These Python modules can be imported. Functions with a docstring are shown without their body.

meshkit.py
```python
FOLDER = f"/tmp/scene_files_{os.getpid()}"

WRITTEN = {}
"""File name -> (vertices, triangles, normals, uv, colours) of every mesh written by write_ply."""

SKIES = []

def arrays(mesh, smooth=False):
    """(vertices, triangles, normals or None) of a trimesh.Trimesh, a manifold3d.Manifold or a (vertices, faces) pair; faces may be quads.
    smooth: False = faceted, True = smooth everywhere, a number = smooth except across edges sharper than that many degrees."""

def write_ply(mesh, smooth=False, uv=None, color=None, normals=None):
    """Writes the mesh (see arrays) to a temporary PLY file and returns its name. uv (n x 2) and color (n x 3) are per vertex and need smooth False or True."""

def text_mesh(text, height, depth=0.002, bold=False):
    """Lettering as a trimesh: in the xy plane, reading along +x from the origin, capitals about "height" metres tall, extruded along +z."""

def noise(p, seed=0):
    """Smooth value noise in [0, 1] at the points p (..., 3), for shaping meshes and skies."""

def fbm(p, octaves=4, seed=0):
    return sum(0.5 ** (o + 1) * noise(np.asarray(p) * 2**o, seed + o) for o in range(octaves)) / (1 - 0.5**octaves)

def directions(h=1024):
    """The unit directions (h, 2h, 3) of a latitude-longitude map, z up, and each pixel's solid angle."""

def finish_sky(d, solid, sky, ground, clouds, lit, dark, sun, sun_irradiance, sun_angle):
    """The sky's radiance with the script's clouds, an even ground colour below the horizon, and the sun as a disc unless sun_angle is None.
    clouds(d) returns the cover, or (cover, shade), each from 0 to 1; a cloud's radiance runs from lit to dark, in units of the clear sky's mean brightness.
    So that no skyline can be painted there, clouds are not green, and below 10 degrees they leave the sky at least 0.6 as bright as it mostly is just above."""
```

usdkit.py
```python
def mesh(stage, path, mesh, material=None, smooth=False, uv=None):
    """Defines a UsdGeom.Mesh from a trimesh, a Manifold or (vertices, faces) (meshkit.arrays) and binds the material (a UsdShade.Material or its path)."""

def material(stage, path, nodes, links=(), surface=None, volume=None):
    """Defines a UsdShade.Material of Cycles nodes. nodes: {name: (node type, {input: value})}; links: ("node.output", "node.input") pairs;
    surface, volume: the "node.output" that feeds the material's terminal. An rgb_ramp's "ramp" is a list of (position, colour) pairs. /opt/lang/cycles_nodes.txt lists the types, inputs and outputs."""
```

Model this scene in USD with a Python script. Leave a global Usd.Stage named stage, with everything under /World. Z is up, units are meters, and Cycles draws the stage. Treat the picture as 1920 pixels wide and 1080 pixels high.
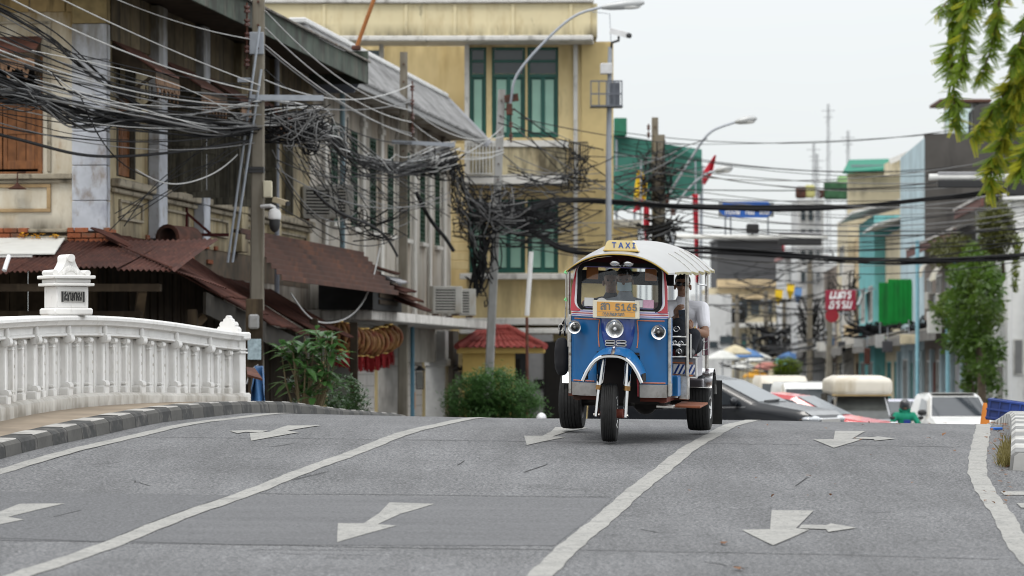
import math, random
import numpy as np, trimesh, usdkit, meshkit
import manifold3d as m3
from shapely.geometry import Polygon, LineString, box as sbox
from shapely.ops import unary_union
from scipy.interpolate import CubicSpline
from pxr import Usd, UsdGeom, UsdLux, UsdShade, Gf, Sdf, Vt

stage = Usd.Stage.CreateInMemory()
UsdGeom.SetStageUpAxis(stage, 'Z'); UsdGeom.SetStageMetersPerUnit(stage, 1.0)
UsdGeom.Xform.Define(stage, '/World'); UsdGeom.Scope.Define(stage, '/World/Looks')
random.seed(7); rng = np.random.default_rng(7)
pi = math.pi

# ---------------------------------------------------------------- camera, sky, sun, exposure
F, CX, CY, CZ = 6500.0, 960.0, 690.0, 2.45            # focal length and optical axis in pixels of the 1920 wide photograph
cam = UsdGeom.Camera.Define(stage, '/World/camera')
cam.CreateHorizontalApertureAttr(36.0); cam.CreateVerticalApertureAttr(20.25)
cam.CreateFocalLengthAttr(F/1920*36.0)
cam.CreateVerticalApertureOffsetAttr((CY-540)/1920*36.0)
cam.CreateFStopAttr(3.2); cam.CreateFocusDistanceAttr(34.2)
cam.CreateClippingRangeAttr(Gf.Vec2f(0.5, 5000))
cam.AddTranslateOp().Set(Gf.Vec3d(0, 0, CZ)); cam.AddRotateXOp().Set(90.0)
cam.CreateExposureAttr(EXPOSURE if 'EXPOSURE' in globals() else 0.0)

SUN_EL, SUN_AZ = math.radians(58), math.radians(205)   # high hazy sun behind the camera's left shoulder
usdkit.material(stage, '/World/Looks/sky', {
    'tc': ('texture_coordinate', {}), 'sp': ('separate_xyz', {}),
    'sky': ('sky_texture', {'sky_type': 'single_scattering', 'sun_disc': False, 'sun_elevation': SUN_EL, 'sun_rotation': SUN_AZ}),
    'el': ('map_range', {'from_min': 0.0, 'from_max': 1.0, 'to_min': 0.0, 'to_max': 1.0, 'clamp': True}),
    'cl': ('mix_color', {'a': (8.0, 8.3, 8.35), 'b': (22.0, 22.4, 22.8)}),
    'n': ('noise_texture', {'scale': 1.6, 'detail': 5.0, 'roughness': 0.5}),
    'nr': ('map_range', {'from_min': 0.3, 'from_max': 0.7, 'to_min': 0.95, 'to_max': 1.04, 'clamp': True}),
    'var': ('vector_math', {'math_type': 'scale'}),
    'mix': ('mix_color', {'fac': 0.9}),
    'bg': ('background_shader', {'strength': 0.1})},
    [('tc.generated', 'sp.vector'), ('sp.z', 'el.value'), ('el.result', 'cl.fac'), ('tc.generated', 'n.vector'), ('n.fac', 'nr.value'),
     ('cl.result', 'var.vector1'), ('nr.result', 'var.scale'), ('sky.color', 'mix.a'), ('var.vector', 'mix.b'), ('mix.result', 'bg.color')], surface='bg.background')
sky = UsdLux.DomeLight.Define(stage, '/World/sky')
UsdShade.MaterialBindingAPI.Apply(sky.GetPrim()).Bind(UsdShade.Material.Get(stage, '/World/Looks/sky'))
sky.GetPrim().SetCustomDataByKey('kind', 'structure')
sun = UsdLux.DistantLight.Define(stage, '/World/sun')
sun.CreateNormalizeAttr(True); sun.CreateIntensityAttr(0.35); sun.CreateAngleAttr(16.0); sun.CreateColorAttr(Gf.Vec3f(1.0, 0.96, 0.9))
_sd = np.array([math.sin(SUN_AZ)*math.cos(SUN_EL), math.cos(SUN_AZ)*math.cos(SUN_EL), math.sin(SUN_EL)])
_q = Gf.Rotation(Gf.Vec3d(0, 0, 1), Gf.Vec3d(*_sd.tolist()))
sun.AddTransformOp().Set(Gf.Matrix4d().SetRotate(_q))

# ---------------------------------------------------------------- naming and prims
_used = {}
def numbered(parent, name):
    k = (parent, name); n = _used.get(k, 0); _used[k] = n+1
    return f'{parent}/{name}' if n == 0 else f'{parent}/{name}_{n:03d}'
def tag(prim, label=None, cat=None, group=None, kind=None):
    for k, v in (('label', label), ('category', cat), ('group', group), ('kind', kind)):
        if v: prim.SetCustomDataByKey(k, v)
class Thing:
    """An Xform at the thing's base; its parts are meshes below it."""
    def __init__(s, name, label, cat, group=None, loc=(0, 0, 0), rz=0.0, kind=None):
        s.path = numbered('/World', name); x = UsdGeom.Xform.Define(stage, s.path); s.prim = x.GetPrim()
        s.loc = np.array(loc, float); s.rz = rz
        x.AddTranslateOp().Set(Gf.Vec3d(*map(float, loc)))
        x.AddRotateZOp().Set(math.degrees(rz))
        tag(s.prim, label, cat, group, kind)
    def add(s, name, mesh, mat, parent=None, smooth=False, local=False, label=None, kind=None):
        v, f = arr(mesh)
        if not local:
            v = v - s.loc; c, q = math.cos(-s.rz), math.sin(-s.rz)
            v = np.stack([v[:, 0]*c-v[:, 1]*q, v[:, 0]*q+v[:, 1]*c, v[:, 2]], 1)
        p = numbered(parent or s.path, name)
        m = usdkit.mesh(stage, p, (v, f), mat, smooth=smooth)
        tag(m.GetPrim(), label, kind=kind)
        return p
    def copy(s, label=None, loc=(0, 0, 0), rz=0.0, group=None, scale=None):
        was = s.prim.GetCustomData(); base = s.path.split('/')[-1]
        path = numbered('/World', base); x = UsdGeom.Xform.Define(stage, path)
        x.AddTranslateOp().Set(Gf.Vec3d(*map(float, loc))); x.AddRotateZOp().Set(math.degrees(rz))
        x.GetPrim().GetReferences().AddInternalReference(s.path); x.GetPrim().SetInstanceable(True)
        tag(x.GetPrim(), label or was['label'], was['category'], group or was.get('group'))
        return x.GetPrim()
def solo(name, mesh, mat, label, cat, group=None, smooth=False, kind=None):
    v, f = arr(mesh)
    m = usdkit.mesh(stage, numbered('/World', name), (v, f), mat, smooth=smooth)
    tag(m.GetPrim(), label, cat, group, kind); return m
def struct(name, mesh, mat, smooth=False, kind='structure'):
    v, f = arr(mesh)
    m = usdkit.mesh(stage, numbered('/World', name), (v, f), mat, smooth=smooth)
    tag(m.GetPrim(), kind=kind); return str(m.GetPath())
def sub(parent, name, mesh, mat, smooth=False, label=None, kind=None):
    v, f = arr(mesh)
    p = numbered(parent, name); m = usdkit.mesh(stage, p, (v, f), mat, smooth=smooth); tag(m.GetPrim(), label, kind=kind); return p

# ---------------------------------------------------------------- geometry
def arr(m):
    if isinstance(m, B): m = m.mesh()
    if hasattr(m, 'to_mesh'):
        q = m.to_mesh(); return np.array(q.vert_properties[:, :3], float), np.array(q.tri_verts, int)
    if isinstance(m, tuple): return np.asarray(m[0], float), np.asarray(m[1], int)
    return np.array(m.vertices, float), np.array(m.faces, int)
def frame(z, x=None):
    z = np.asarray(z, float); z = z/np.linalg.norm(z)
    x = np.array([0, 0, 1.0]) if x is None else np.asarray(x, float)
    if abs(x@z) > .95: x = np.array([1.0, 0, 0])
    x = x-z*(x@z); x /= np.linalg.norm(x)
    return x, np.cross(z, x), z
BOXF = np.array([[0,2,3],[0,3,1],[4,5,7],[4,7,6],[0,1,5],[0,5,4],[2,6,7],[2,7,3],[0,4,6],[0,6,2],[1,3,7],[1,7,5]])
class B:
    """Collects pieces into one mesh."""
    def __init__(s): s.V = []; s.Fc = []; s.n = 0
    def raw(s, v, f):
        v = np.asarray(v, float); s.V.append(v); s.Fc.append(np.asarray(f, int)+s.n); s.n += len(v); return s
    def mesh(s): return (np.vstack(s.V), np.vstack(s.Fc)) if s.V else (np.zeros((0, 3)), np.zeros((0, 3), int))
    def add(s, m): v, f = arr(m); return s.raw(v, f)
    def box(s, c, d, R=None):
        q = np.array([[i, j, k] for i in (-.5, .5) for j in (-.5, .5) for k in (-.5, .5)])*np.asarray(d, float)
        if R is not None: q = q@np.asarray(R).T
        return s.raw(q+np.asarray(c, float), BOXF)
    def bbox(s, c, d, b=.01, R=None):
        """box with chamfered edges"""
        d = np.asarray(d, float)/2; b = min(b, d.min()*.45); pts = []
        for i in (-1, 1):
            for j in (-1, 1):
                for k in (-1, 1):
                    sg = np.array([i, j, k])
                    for ax in range(3):
                        o = d-b; o[ax] = d[ax]; pts.append(sg*o)
        h = hull(np.array(pts)); v, f = arr(h)
        if R is not None: v = v@np.asarray(R).T
        return s.raw(v+np.asarray(c, float), f)
    def bar(s, p, q, w, h, up=None):
        p, q = np.asarray(p, float), np.asarray(q, float); x, y, z = frame(q-p, up)
        return s.box((p+q)/2, (h, w, np.linalg.norm(q-p)), np.stack([x, y, z], 1))
    def tube(s, pts, r, n=6, cap=True):
        pts = np.asarray(pts, float); r = np.broadcast_to(r, len(pts))
        t = np.gradient(pts, axis=0); x, y, z = frame(t[0]); V = []
        for i in range(len(pts)):
            z = t[i]/max(np.linalg.norm(t[i]), 1e-9); x = x-z*(x@z); x /= np.linalg.norm(x); y = np.cross(z, x)
            a = np.arange(n)*2*pi/n
            V.append(pts[i]+r[i]*(np.cos(a)[:, None]*x+np.sin(a)[:, None]*y))
        V = np.vstack(V); Fc = []
        for i in range(len(pts)-1):
            for j in range(n):
                a, b = i*n+j, i*n+(j+1) % n; Fc += [[a, b, b+n], [a, b+n, a+n]]
        if cap:
            k = len(V); V = np.vstack([V, pts[:1], pts[-1:]]); e = (len(pts)-1)*n
            for j in range(n): Fc += [[k, (j+1) % n, j], [k+1, e+j, e+(j+1) % n]]
        return s.raw(V, Fc)
    def cyl(s, p, q, r, n=12, r2=None): return s.tube([p, q], [r, r if r2 is None else r2], n)
    def lathe(s, prof, o=(0, 0, 0), axis=(0, 0, 1), n=20, up=None):
        x, y, z = frame(axis, up); a = np.arange(n)*2*pi/n; V = []
        for r, h in prof: V.append(np.asarray(o, float)+z*h+max(r, 1e-4)*(np.cos(a)[:, None]*x+np.sin(a)[:, None]*y))
        V = np.vstack(V); Fc = []
        for i in range(len(prof)-1):
            for j in range(n):
                p, q = i*n+j, i*n+(j+1) % n; Fc += [[p, q, q+n], [p, q+n, p+n]]
        return s.raw(V, Fc)
    def prism(s, poly, o, ax, ay, depth, holes=None):
        """extrude a 2d outline (ax, ay) along ax x ay by depth, starting at o"""
        P = poly if not isinstance(poly, (list, np.ndarray)) else Polygon(poly, holes or [])
        ax, ay = np.asarray(ax, float), np.asarray(ay, float); az = np.cross(ax, ay)
        for g in getattr(P, 'geoms', [P]):
            if g.is_empty or g.area < 1e-9: continue
            m = trimesh.creation.extrude_polygon(g, abs(depth), engine='earcut'); v = np.array(m.vertices); f = np.array(m.faces)
            if depth < 0: v[:, 2] *= -1; f = f[:, ::-1]
            s.raw(np.asarray(o, float)+v[:, :1]*ax+v[:, 1:2]*ay+v[:, 2:]*az, f)
        return s
    def grid(s, P, flip=False, wrap=False):
        P = np.asarray(P, float); nu, nv = P.shape[:2]; Fc = []
        for i in range(nu-1):
            for j in range(nv if wrap else nv-1):
                a, b, c, d = i*nv+j, i*nv+(j+1) % nv, (i+1)*nv+(j+1) % nv, (i+1)*nv+j
                Fc += [[a, c, b], [a, d, c]] if flip else [[a, b, c], [a, c, d]]
        return s.raw(P.reshape(-1, 3), Fc)
    def slab(s, P, t):
        """a grid surface P given a thickness vector t"""
        P = np.asarray(P, float); t = np.asarray(t, float); Q = P+t; nu, nv = P.shape[:2]
        s.grid(P); s.grid(Q, True)
        ring = [P[0, j] for j in range(nv)]+[P[i, -1] for i in range(1, nu)]+[P[-1, j] for j in range(nv-2, -1, -1)]+[P[i, 0] for i in range(nu-2, 0, -1)]
        ring = np.array(ring+ring[:1]); s.grid(np.stack([ring, ring+t]), True); return s
def hull(pts): return m3.Manifold.hull_points(np.asarray(pts, float)) if hasattr(m3.Manifold, 'hull_points') else trimesh.convex.convex_hull(pts)
def rotz(a): c, s = math.cos(a), math.sin(a); return np.array([[c, -s, 0], [s, c, 0], [0, 0, 1.0]])
def rotx(a): c, s = math.cos(a), math.sin(a); return np.array([[1.0, 0, 0], [0, c, -s], [0, s, c]])
def roty(a): c, s = math.cos(a), math.sin(a); return np.array([[c, 0, s], [0, 1.0, 0], [-s, 0, c]])
def W(px, py, D): return np.array([(px-CX)/F*D, D, CZ+(CY-py)/F*D])
class Fac:
    """A wall plane: a runs along it, h up, off outwards."""
    def __init__(s, o, head):
        s.o = np.array([o[0], o[1], o[2] if len(o) > 2 else 0.0], float); s.d = np.array([math.sin(head), math.cos(head), 0]); s.z = np.array([0, 0, 1.0]); s.n = np.cross(s.d, s.z)
    def p(s, a, h, off=0.0): return s.o+s.d*a+s.z*h+s.n*off
    def box(s, b, a0, a1, h0, h1, d0, d1):
        return b.box(s.p((a0+a1)/2, (h0+h1)/2, (d0+d1)/2), (a1-a0, h1-h0, d1-d0), np.stack([s.d, s.z, s.n], 1))
    def bbox(s, b, a0, a1, h0, h1, d0, d1, bv=.015):
        return b.bbox(s.p((a0+a1)/2, (h0+h1)/2, (d0+d1)/2), (a1-a0, h1-h0, d1-d0), bv, np.stack([s.d, s.z, s.n], 1))
    def poly(s, b, pts, d0, d1, holes=None): return b.prism(pts, s.p(0, 0, d0), s.d, s.z, d1-d0, holes)
    def a(s, px, off=0.0):
        o = s.o+s.n*off; k = (px-CX)/F; return (k*o[1]-o[0])/(s.d[0]-k*s.d[1])
    def h(s, px, py, off=0.0):
        q = s.p(s.a(px, off), 0, off); return CZ+(CY-py)/F*q[1]-s.o[2]

# ---------------------------------------------------------------- materials
_mats = {}
def M(name, col, rough=.6, metal=0.0, var=.12, scale=4.0, dirt=None, dscale=1.2, dstretch=(1, 1, .22), damt=.5, dsoft=.16, bump=0.0, bscale=None, bdist=.01,
      spec=.5, coat=0.0, rnd=0.0, zg=()):
    if name in _mats: return _mats[name]
    if rough >= .6 and spec == .5: spec = .18
    col = np.array(col, float); nodes = {'g': ('geometry', {}), 'p': ('principled_bsdf', {'roughness': rough, 'metallic': metal, 'specular_ior_level': spec, 'coat_weight': coat})}
    links = []
    nodes['n'] = ('noise_texture', {'scale': scale, 'detail': 5.0, 'roughness': .6}); links.append(('g.position', 'n.vector'))
    nodes['nr'] = ('map_range', {'from_min': .3, 'from_max': .7, 'clamp': True}); links.append(('n.fac', 'nr.value'))
    nodes['mx'] = ('mix_color', {'a': tuple(col*(1-var)), 'b': tuple(np.minimum(col*(1+var), .95))}); links.append(('nr.result', 'mx.fac')); out = 'mx.result'
    for i, dd in enumerate(([dirt] if dirt is not None and not isinstance(dirt, list) else dirt or [])):
        if not isinstance(dd, dict): dd = dict(col=dd, scale=dscale, stretch=dstretch, amt=damt, soft=dsoft)
        nodes[f'mp{i}'] = ('mapping', {'scale': dd.get('stretch', dstretch), 'location': (3.1*i, 1.7*i, .5*i)}); links.append(('g.position', f'mp{i}.vector'))
        nodes[f'd{i}'] = ('noise_texture', {'scale': dd.get('scale', dscale), 'detail': 7.0, 'roughness': .65}); links.append((f'mp{i}.vector', f'd{i}.vector'))
        c = .72-.4*dd.get('amt', damt); sf = dd.get('soft', dsoft)
        nodes[f'dr{i}'] = ('map_range', {'from_min': c-sf/2, 'from_max': c+sf/2, 'to_max': dd.get('max', .9), 'clamp': True}); links.append((f'd{i}.fac', f'dr{i}.value'))
        nodes[f'dm{i}'] = ('mix_color', {'b': tuple(dd['col'])}); links += [(out, f'dm{i}.a'), (f'dr{i}.result', f'dm{i}.fac')]; out = f'dm{i}.result'
    for i, (zc, z0, z1, zm) in enumerate(zg):   # second colour mixed in towards one height, broken up by noise
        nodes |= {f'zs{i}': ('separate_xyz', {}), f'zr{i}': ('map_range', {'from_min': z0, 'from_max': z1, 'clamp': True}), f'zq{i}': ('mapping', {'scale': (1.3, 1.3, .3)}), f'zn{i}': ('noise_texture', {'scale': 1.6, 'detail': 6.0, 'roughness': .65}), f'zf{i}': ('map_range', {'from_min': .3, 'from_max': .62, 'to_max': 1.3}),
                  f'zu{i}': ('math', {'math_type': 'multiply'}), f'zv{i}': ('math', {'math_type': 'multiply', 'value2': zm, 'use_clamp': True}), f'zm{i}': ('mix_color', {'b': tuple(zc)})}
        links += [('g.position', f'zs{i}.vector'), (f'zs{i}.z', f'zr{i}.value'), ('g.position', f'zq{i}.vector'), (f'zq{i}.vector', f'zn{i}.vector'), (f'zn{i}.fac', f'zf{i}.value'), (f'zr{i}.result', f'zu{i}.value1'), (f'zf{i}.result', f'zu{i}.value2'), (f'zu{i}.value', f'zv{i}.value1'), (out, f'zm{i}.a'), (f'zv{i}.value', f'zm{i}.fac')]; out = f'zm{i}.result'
    if rnd:
        nodes['oi'] = ('object_info', {}); nodes['rr'] = ('map_range', {'to_min': 1-rnd, 'to_max': 1+rnd}); nodes['hs'] = ('hsv', {})
        links += [('oi.random', 'rr.value'), ('rr.result', 'hs.value'), (out, 'hs.color')]; out = 'hs.color'
    links.append((out, 'p.base_color'))
    if bump:
        nodes['bn'] = ('noise_texture', {'scale': bscale or scale*4, 'detail': 6.0, 'roughness': .6}); nodes['bp'] = ('bump', {'strength': bump, 'distance': bdist})
        links += [('g.position', 'bn.vector'), ('bn.fac', 'bp.height'), ('bp.normal', 'p.normal')]
    _mats[name] = usdkit.material(stage, '/World/Looks/'+name, nodes, links, surface='p.BSDF')
    return _mats[name]
def Mglass(name, tint=(.75, .8, .8), refl=1.45, rough=.02, tr=1.0):
    if name in _mats: return _mats[name]
    _mats[name] = usdkit.material(stage, '/World/Looks/'+name, {'t': ('transparent_bsdf', {'color': tuple(np.array(tint)*tr)}), 'g': ('glossy_bsdf', {'roughness': rough, 'color': (1, 1, 1)}), 'f': ('fresnel', {'IOR': refl}), 'm': ('mix_closure', {})},
        [('f.fac', 'm.fac'), ('t.BSDF', 'm.closure1'), ('g.BSDF', 'm.closure2')], surface='m.closure')
    return _mats[name]
def Mleaf(name, c1, c2, c3=None, scale=1.2, tr=.35, rough=.45):
    if name in _mats: return _mats[name]
    st = [(0.25, c1), (0.75, c2)]+([(.9, c3)] if c3 is not None else [])
    _mats[name] = usdkit.material(stage, '/World/Looks/'+name, {'g': ('geometry', {}), 'n': ('noise_texture', {'scale': scale, 'detail': 4.0}), 'ri': ('math', {'math_type': 'multiply_add', 'value2': .45, 'value3': -.22}),
        'ad': ('math', {'math_type': 'add'}), 'r': ('rgb_ramp', {'ramp': st}), 'p': ('principled_bsdf', {'roughness': rough, 'specular_ior_level': .35}), 't': ('translucent_bsdf', {}), 'm': ('mix_closure', {'fac': tr})},
        [('g.position', 'n.vector'), ('g.random_per_island', 'ri.value1'), ('n.fac', 'ad.value1'), ('ri.value', 'ad.value2'), ('ad.value', 'r.fac'), ('r.color', 'p.base_color'), ('r.color', 't.color'), ('p.BSDF', 'm.closure1'), ('t.BSDF', 'm.closure2')], surface='m.closure')
    return _mats[name]
# ---------------------------------------------------------------- the bridge road: a curve in plan, a hump in profile
_kn = [-30, 8, 15, 20, 25, 30, 35, 38, 41, 44, 46, 48.5, 52, 56, 60, 65, 70, 75, 80, 90]
_zz = [-1.30, -1.27, -1.258, -1.247, -1.117, -.906, -.679, -.600, -.585, -.64, -.72, -.83, -1.00, -1.19, -1.35, -1.53, -1.72, -2.0, -2.28, -2.45]
_zf = CubicSpline(_kn, _zz)
US = np.arange(-30, 92.01, .25)
_t = np.clip(US, 13, 52)-32; TH = .1438+.00129*_t-.00033*_t*_t
_X = np.concatenate([[0], np.cumsum(np.sin(TH[:-1])*.25)]); _Y = np.concatenate([[0], np.cumsum(np.cos(TH[:-1])*.25)])
_i = int(np.argmin(abs(US-32))); _X += -1.54706-_X[_i]; _Y += 32-_Y[_i]
def R(u, o, dz=0.0):
    """a point of the road: u metres along it, o metres right of the left lane line, dz above it"""
    h = np.interp(u, US, TH)
    return np.array([np.interp(u, US, _X)+o*math.cos(h), np.interp(u, US, _Y)-o*math.sin(h), CZ+float(_zf(u))-.01316*np.clip(o, -6, 9)+dz])

asphalt = usdkit.material(stage, '/World/Looks/asphalt', {
    'g': ('geometry', {}), 'n': ('noise_texture', {'scale': 42.0, 'detail': 5.0, 'roughness': .8}), 'v': ('voronoi_texture', {'scale': 130.0}),
    'big': ('noise_texture', {'scale': .55, 'detail': 5.0, 'roughness': .6}), 'mp': ('mapping', {'scale': (1.1, .05, 1.0), 'rotation': (0, 0, .13)}), 'oil': ('noise_texture', {'scale': 1.1, 'detail': 6.0, 'roughness': .7}), 'or': ('map_range', {'from_min': .6, 'from_max': .68, 'to_min': 1.0, 'to_max': .72, 'clamp': True}), 'mo': ('math', {'math_type': 'multiply'}), 'st': ('noise_texture', {'scale': 3.0, 'detail': 5.0, 'roughness': .65}),
    'r': ('rgb_ramp', {'ramp': [(.36, (.02, .021, .023)), (.5, (.105, .106, .11)), (.64, (.27, .27, .272))]}),
    'br': ('map_range', {'from_min': .3, 'from_max': .7, 'to_min': .8, 'to_max': 1.15}), 'sr': ('map_range', {'from_min': .3, 'from_max': .7, 'to_min': .84, 'to_max': 1.12}),
    'mu': ('math', {'math_type': 'multiply'}), 'hs': ('hsv', {}), 'bp': ('bump', {'strength': .6, 'distance': .006}), 'p': ('principled_bsdf', {'roughness': .8, 'specular_ior_level': .3})},
    [('g.position', 'n.vector'), ('g.position', 'v.vector'), ('g.position', 'big.vector'), ('g.position', 'mp.vector'), ('mp.vector', 'st.vector'), ('n.fac', 'r.fac'), ('big.fac', 'br.value'), ('st.fac', 'sr.value'),
     ('br.result', 'mu.value1'), ('sr.result', 'mu.value2'), ('g.position', 'oil.vector'), ('oil.fac', 'or.value'), ('mu.value', 'mo.value1'), ('or.result', 'mo.value2'), ('mo.value', 'hs.value'), ('r.color', 'hs.color'), ('hs.color', 'p.base_color'), ('n.fac', 'bp.height'), ('bp.normal', 'p.normal')], surface='p.BSDF')
asphalt_old = M('asphalt_patch', (.112, .113, .117), .85, var=.5, scale=45, dirt=[dict(col=(.15, .15, .155), scale=2.2, stretch=(.2, 1.2, 1), amt=.4, soft=.35, max=.45), dict(col=(.06, .06, .063), scale=1.4, stretch=(.25, 1.0, 1), amt=.25, soft=.3, max=.4)], bump=.4, bscale=120, bdist=.004)
crackm = M('crack_tar', (.035, .035, .036), .8)
paint_line = M('road_paint', (.285, .28, .262), .7, var=.1, scale=5, dirt=[dict(col=(.19, .19, .18), scale=3, stretch=(1, 1, 1), amt=.35, max=.6), dict(col=(.11, .11, .112), scale=30, stretch=(1, 1, 1), amt=.33, soft=.1, max=.85)], bump=.2, bscale=90, bdist=.003)
ground_m = M('ground_concrete', (.2, .195, .185), .9, scale=.4, var=.2, bump=.2)
concrete = M('concrete', (.3, .29, .27), .85, scale=2.5, var=.18, dirt=(.12, .11, .1), damt=.35, bump=.35, bscale=25)
paving = M('paving', (.25, .205, .155), .9, scale=1.3, var=.16, dirt=[dict(col=(.17, .14, .11), scale=1.1, stretch=(1, 1, 1), amt=.4, max=.6)], bump=.35, bscale=45)

g = B(); gx = np.array([-900, -300, -120, -60, -30, 0, 30, 60, 120, 300, 900.]); gy = np.array([-300, -60, 0, 30, 60, 90, 150, 300, 600, 1200, 2500.])
g.grid([[(x, y, -.03) for x in gx] for y in gy], True)
struct('ground', g, ground_m)
# carriageway of the bridge with its deck edges
us = np.concatenate([np.arange(-30, 14, 2.0), np.arange(14, 60, .4), np.arange(60, 90, 1.0)])
def skirt(b, pts, zlow=-.4):
    pts = np.array(pts); low = pts.copy(); low[:, 2] = zlow; b.grid(np.stack([pts, low]))
offs = np.array([-7.2, -5, -3, -1.5, 0, 1.5, 3.05, 4.5, 5.8, 7, 9])
def wob(u, o): return .006*math.sin(u*1.3+o*.7)+.005*math.sin(u*.55-o*1.1)
rd = B(); P_ = [[R(u, o, wob(u, o)) for o in offs] for u in us]
rd.grid(P_, True); skirt(rd, [p[0] for p in P_]); skirt(rd, [p[-1] for p in P_][::-1])
road = struct('bridge_road', rd, asphalt, smooth=True)
st_ = B()
def flat(b, x0, x1, y0, y1, z, nx=6, ny=24):
    b.grid([[(x, y, z) for x in np.linspace(x0, x1, nx)] for y in np.linspace(y0, y1, ny)], True)
flat(st_, -40, 24, 88, 620, 0.0); street = struct('street', st_, asphalt)

def ribbon(us, o0, o1, dz):
    b = B(); b.grid([[R(u, o, dz+wob(u, o)) for o in np.linspace(o0(u) if callable(o0) else o0, o1(u) if callable(o1) else o1, 3)] for u in us], True); return b
lw = .082
def jag(ph): return lambda u: .006*math.sin(u*7.1+ph)+.004*math.sin(u*17.3+2*ph)
def line_of(o, us, ph): j, k = jag(ph), jag(ph+2); return ribbon(us, lambda u: o(u)-lw+j(u), lambda u: o(u)+lw+k(u), .005)
uu = np.arange(12, 64, .3)
sub(road, 'lane_line', line_of(lambda u: 0.0, uu, 0), paint_line)
sub(road, 'lane_line', line_of(lambda u: 3.05, uu, 1), paint_line)
sub(road, 'edge_line', line_of(lambda u: -2.55, uu, 2), paint_line)
_re = np.array([[10, 6.6], [23.84, 6.08], [26.7, 6.01], [29.6, 5.87], [31.2, 5.8], [33.3, 5.78], [38.9, 5.79], [70, 5.8]])
sub(road, 'edge_line', line_of(lambda u: float(np.interp(u, _re[:, 0], _re[:, 1])), uu, 3), paint_line)
def marking(pts, dz=.006, name='arrow', mat=None):
    """a painted outline (u, o) laid on the road"""
    P = Polygon([(o, u) for u, o in pts]); b = B()
    m = trimesh.creation.triangulate_polygon(P, engine='earcut'); v, f = m
    # subdivide so that it follows the hump
    t = trimesh.Trimesh(np.c_[v, np.zeros(len(v))], f, process=False)
    t = t.subdivide_to_size(.35)
    Q = np.array([R(q[1], q[0], dz+wob(q[1], q[0])) for q in t.vertices]); n = np.cross(Q[t.faces[0, 1]]-Q[t.faces[0, 0]], Q[t.faces[0, 2]]-Q[t.faces[0, 0]])
    b.raw(Q, t.faces if n[2] > 0 else t.faces[:, ::-1]); return sub(road, name, b, mat or paint_line)
for du in (0, -10.1, 10.1):
    # turn arrow of the middle lane
    if du <= 0: marking([(37.24+du, 1.27), (37.19+du, 1.63), (36.2+du, 1.52), (35.2+du, 1.51), (35.12+du, 1.66), (33.7+du, 1.46), (35.2+du, 1.22), (35.25+du, 1.4), (36.2+du, 1.36)])
    # straight and turn arrow of the right lane
    if du <= 0:
        marking([(37.16+du, 4.25), (37.16+du, 4.57), (35.6+du, 4.5), (35.5+du, 4.6), (34.0+du, 4.4), (35.4+du, 4.12), (35.5+du, 4.32)])
        marking([(35.92+du, 4.53), (35.9+du, 4.71), (36.05+du, 4.74), (35.7+du, 4.93), (35.3+du, 4.74), (35.55+du, 4.72), (35.6+du, 4.52)], .007)
    if du <= 0: marking([(36.4+du, -1.46), (36.5+du, -1.13), (35.2+du, -1.22), (35.0+du, -1.05), (33.7+du, -1.26), (34.8+du, -1.52), (35.0+du, -1.36)])
    if du == 0: marking([(35.1, -1.8), (35.3, -1.62), (35.2, -1.42), (34.9, -1.42), (34.95, -1.6), (34.7, -1.62)], .007)
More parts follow.
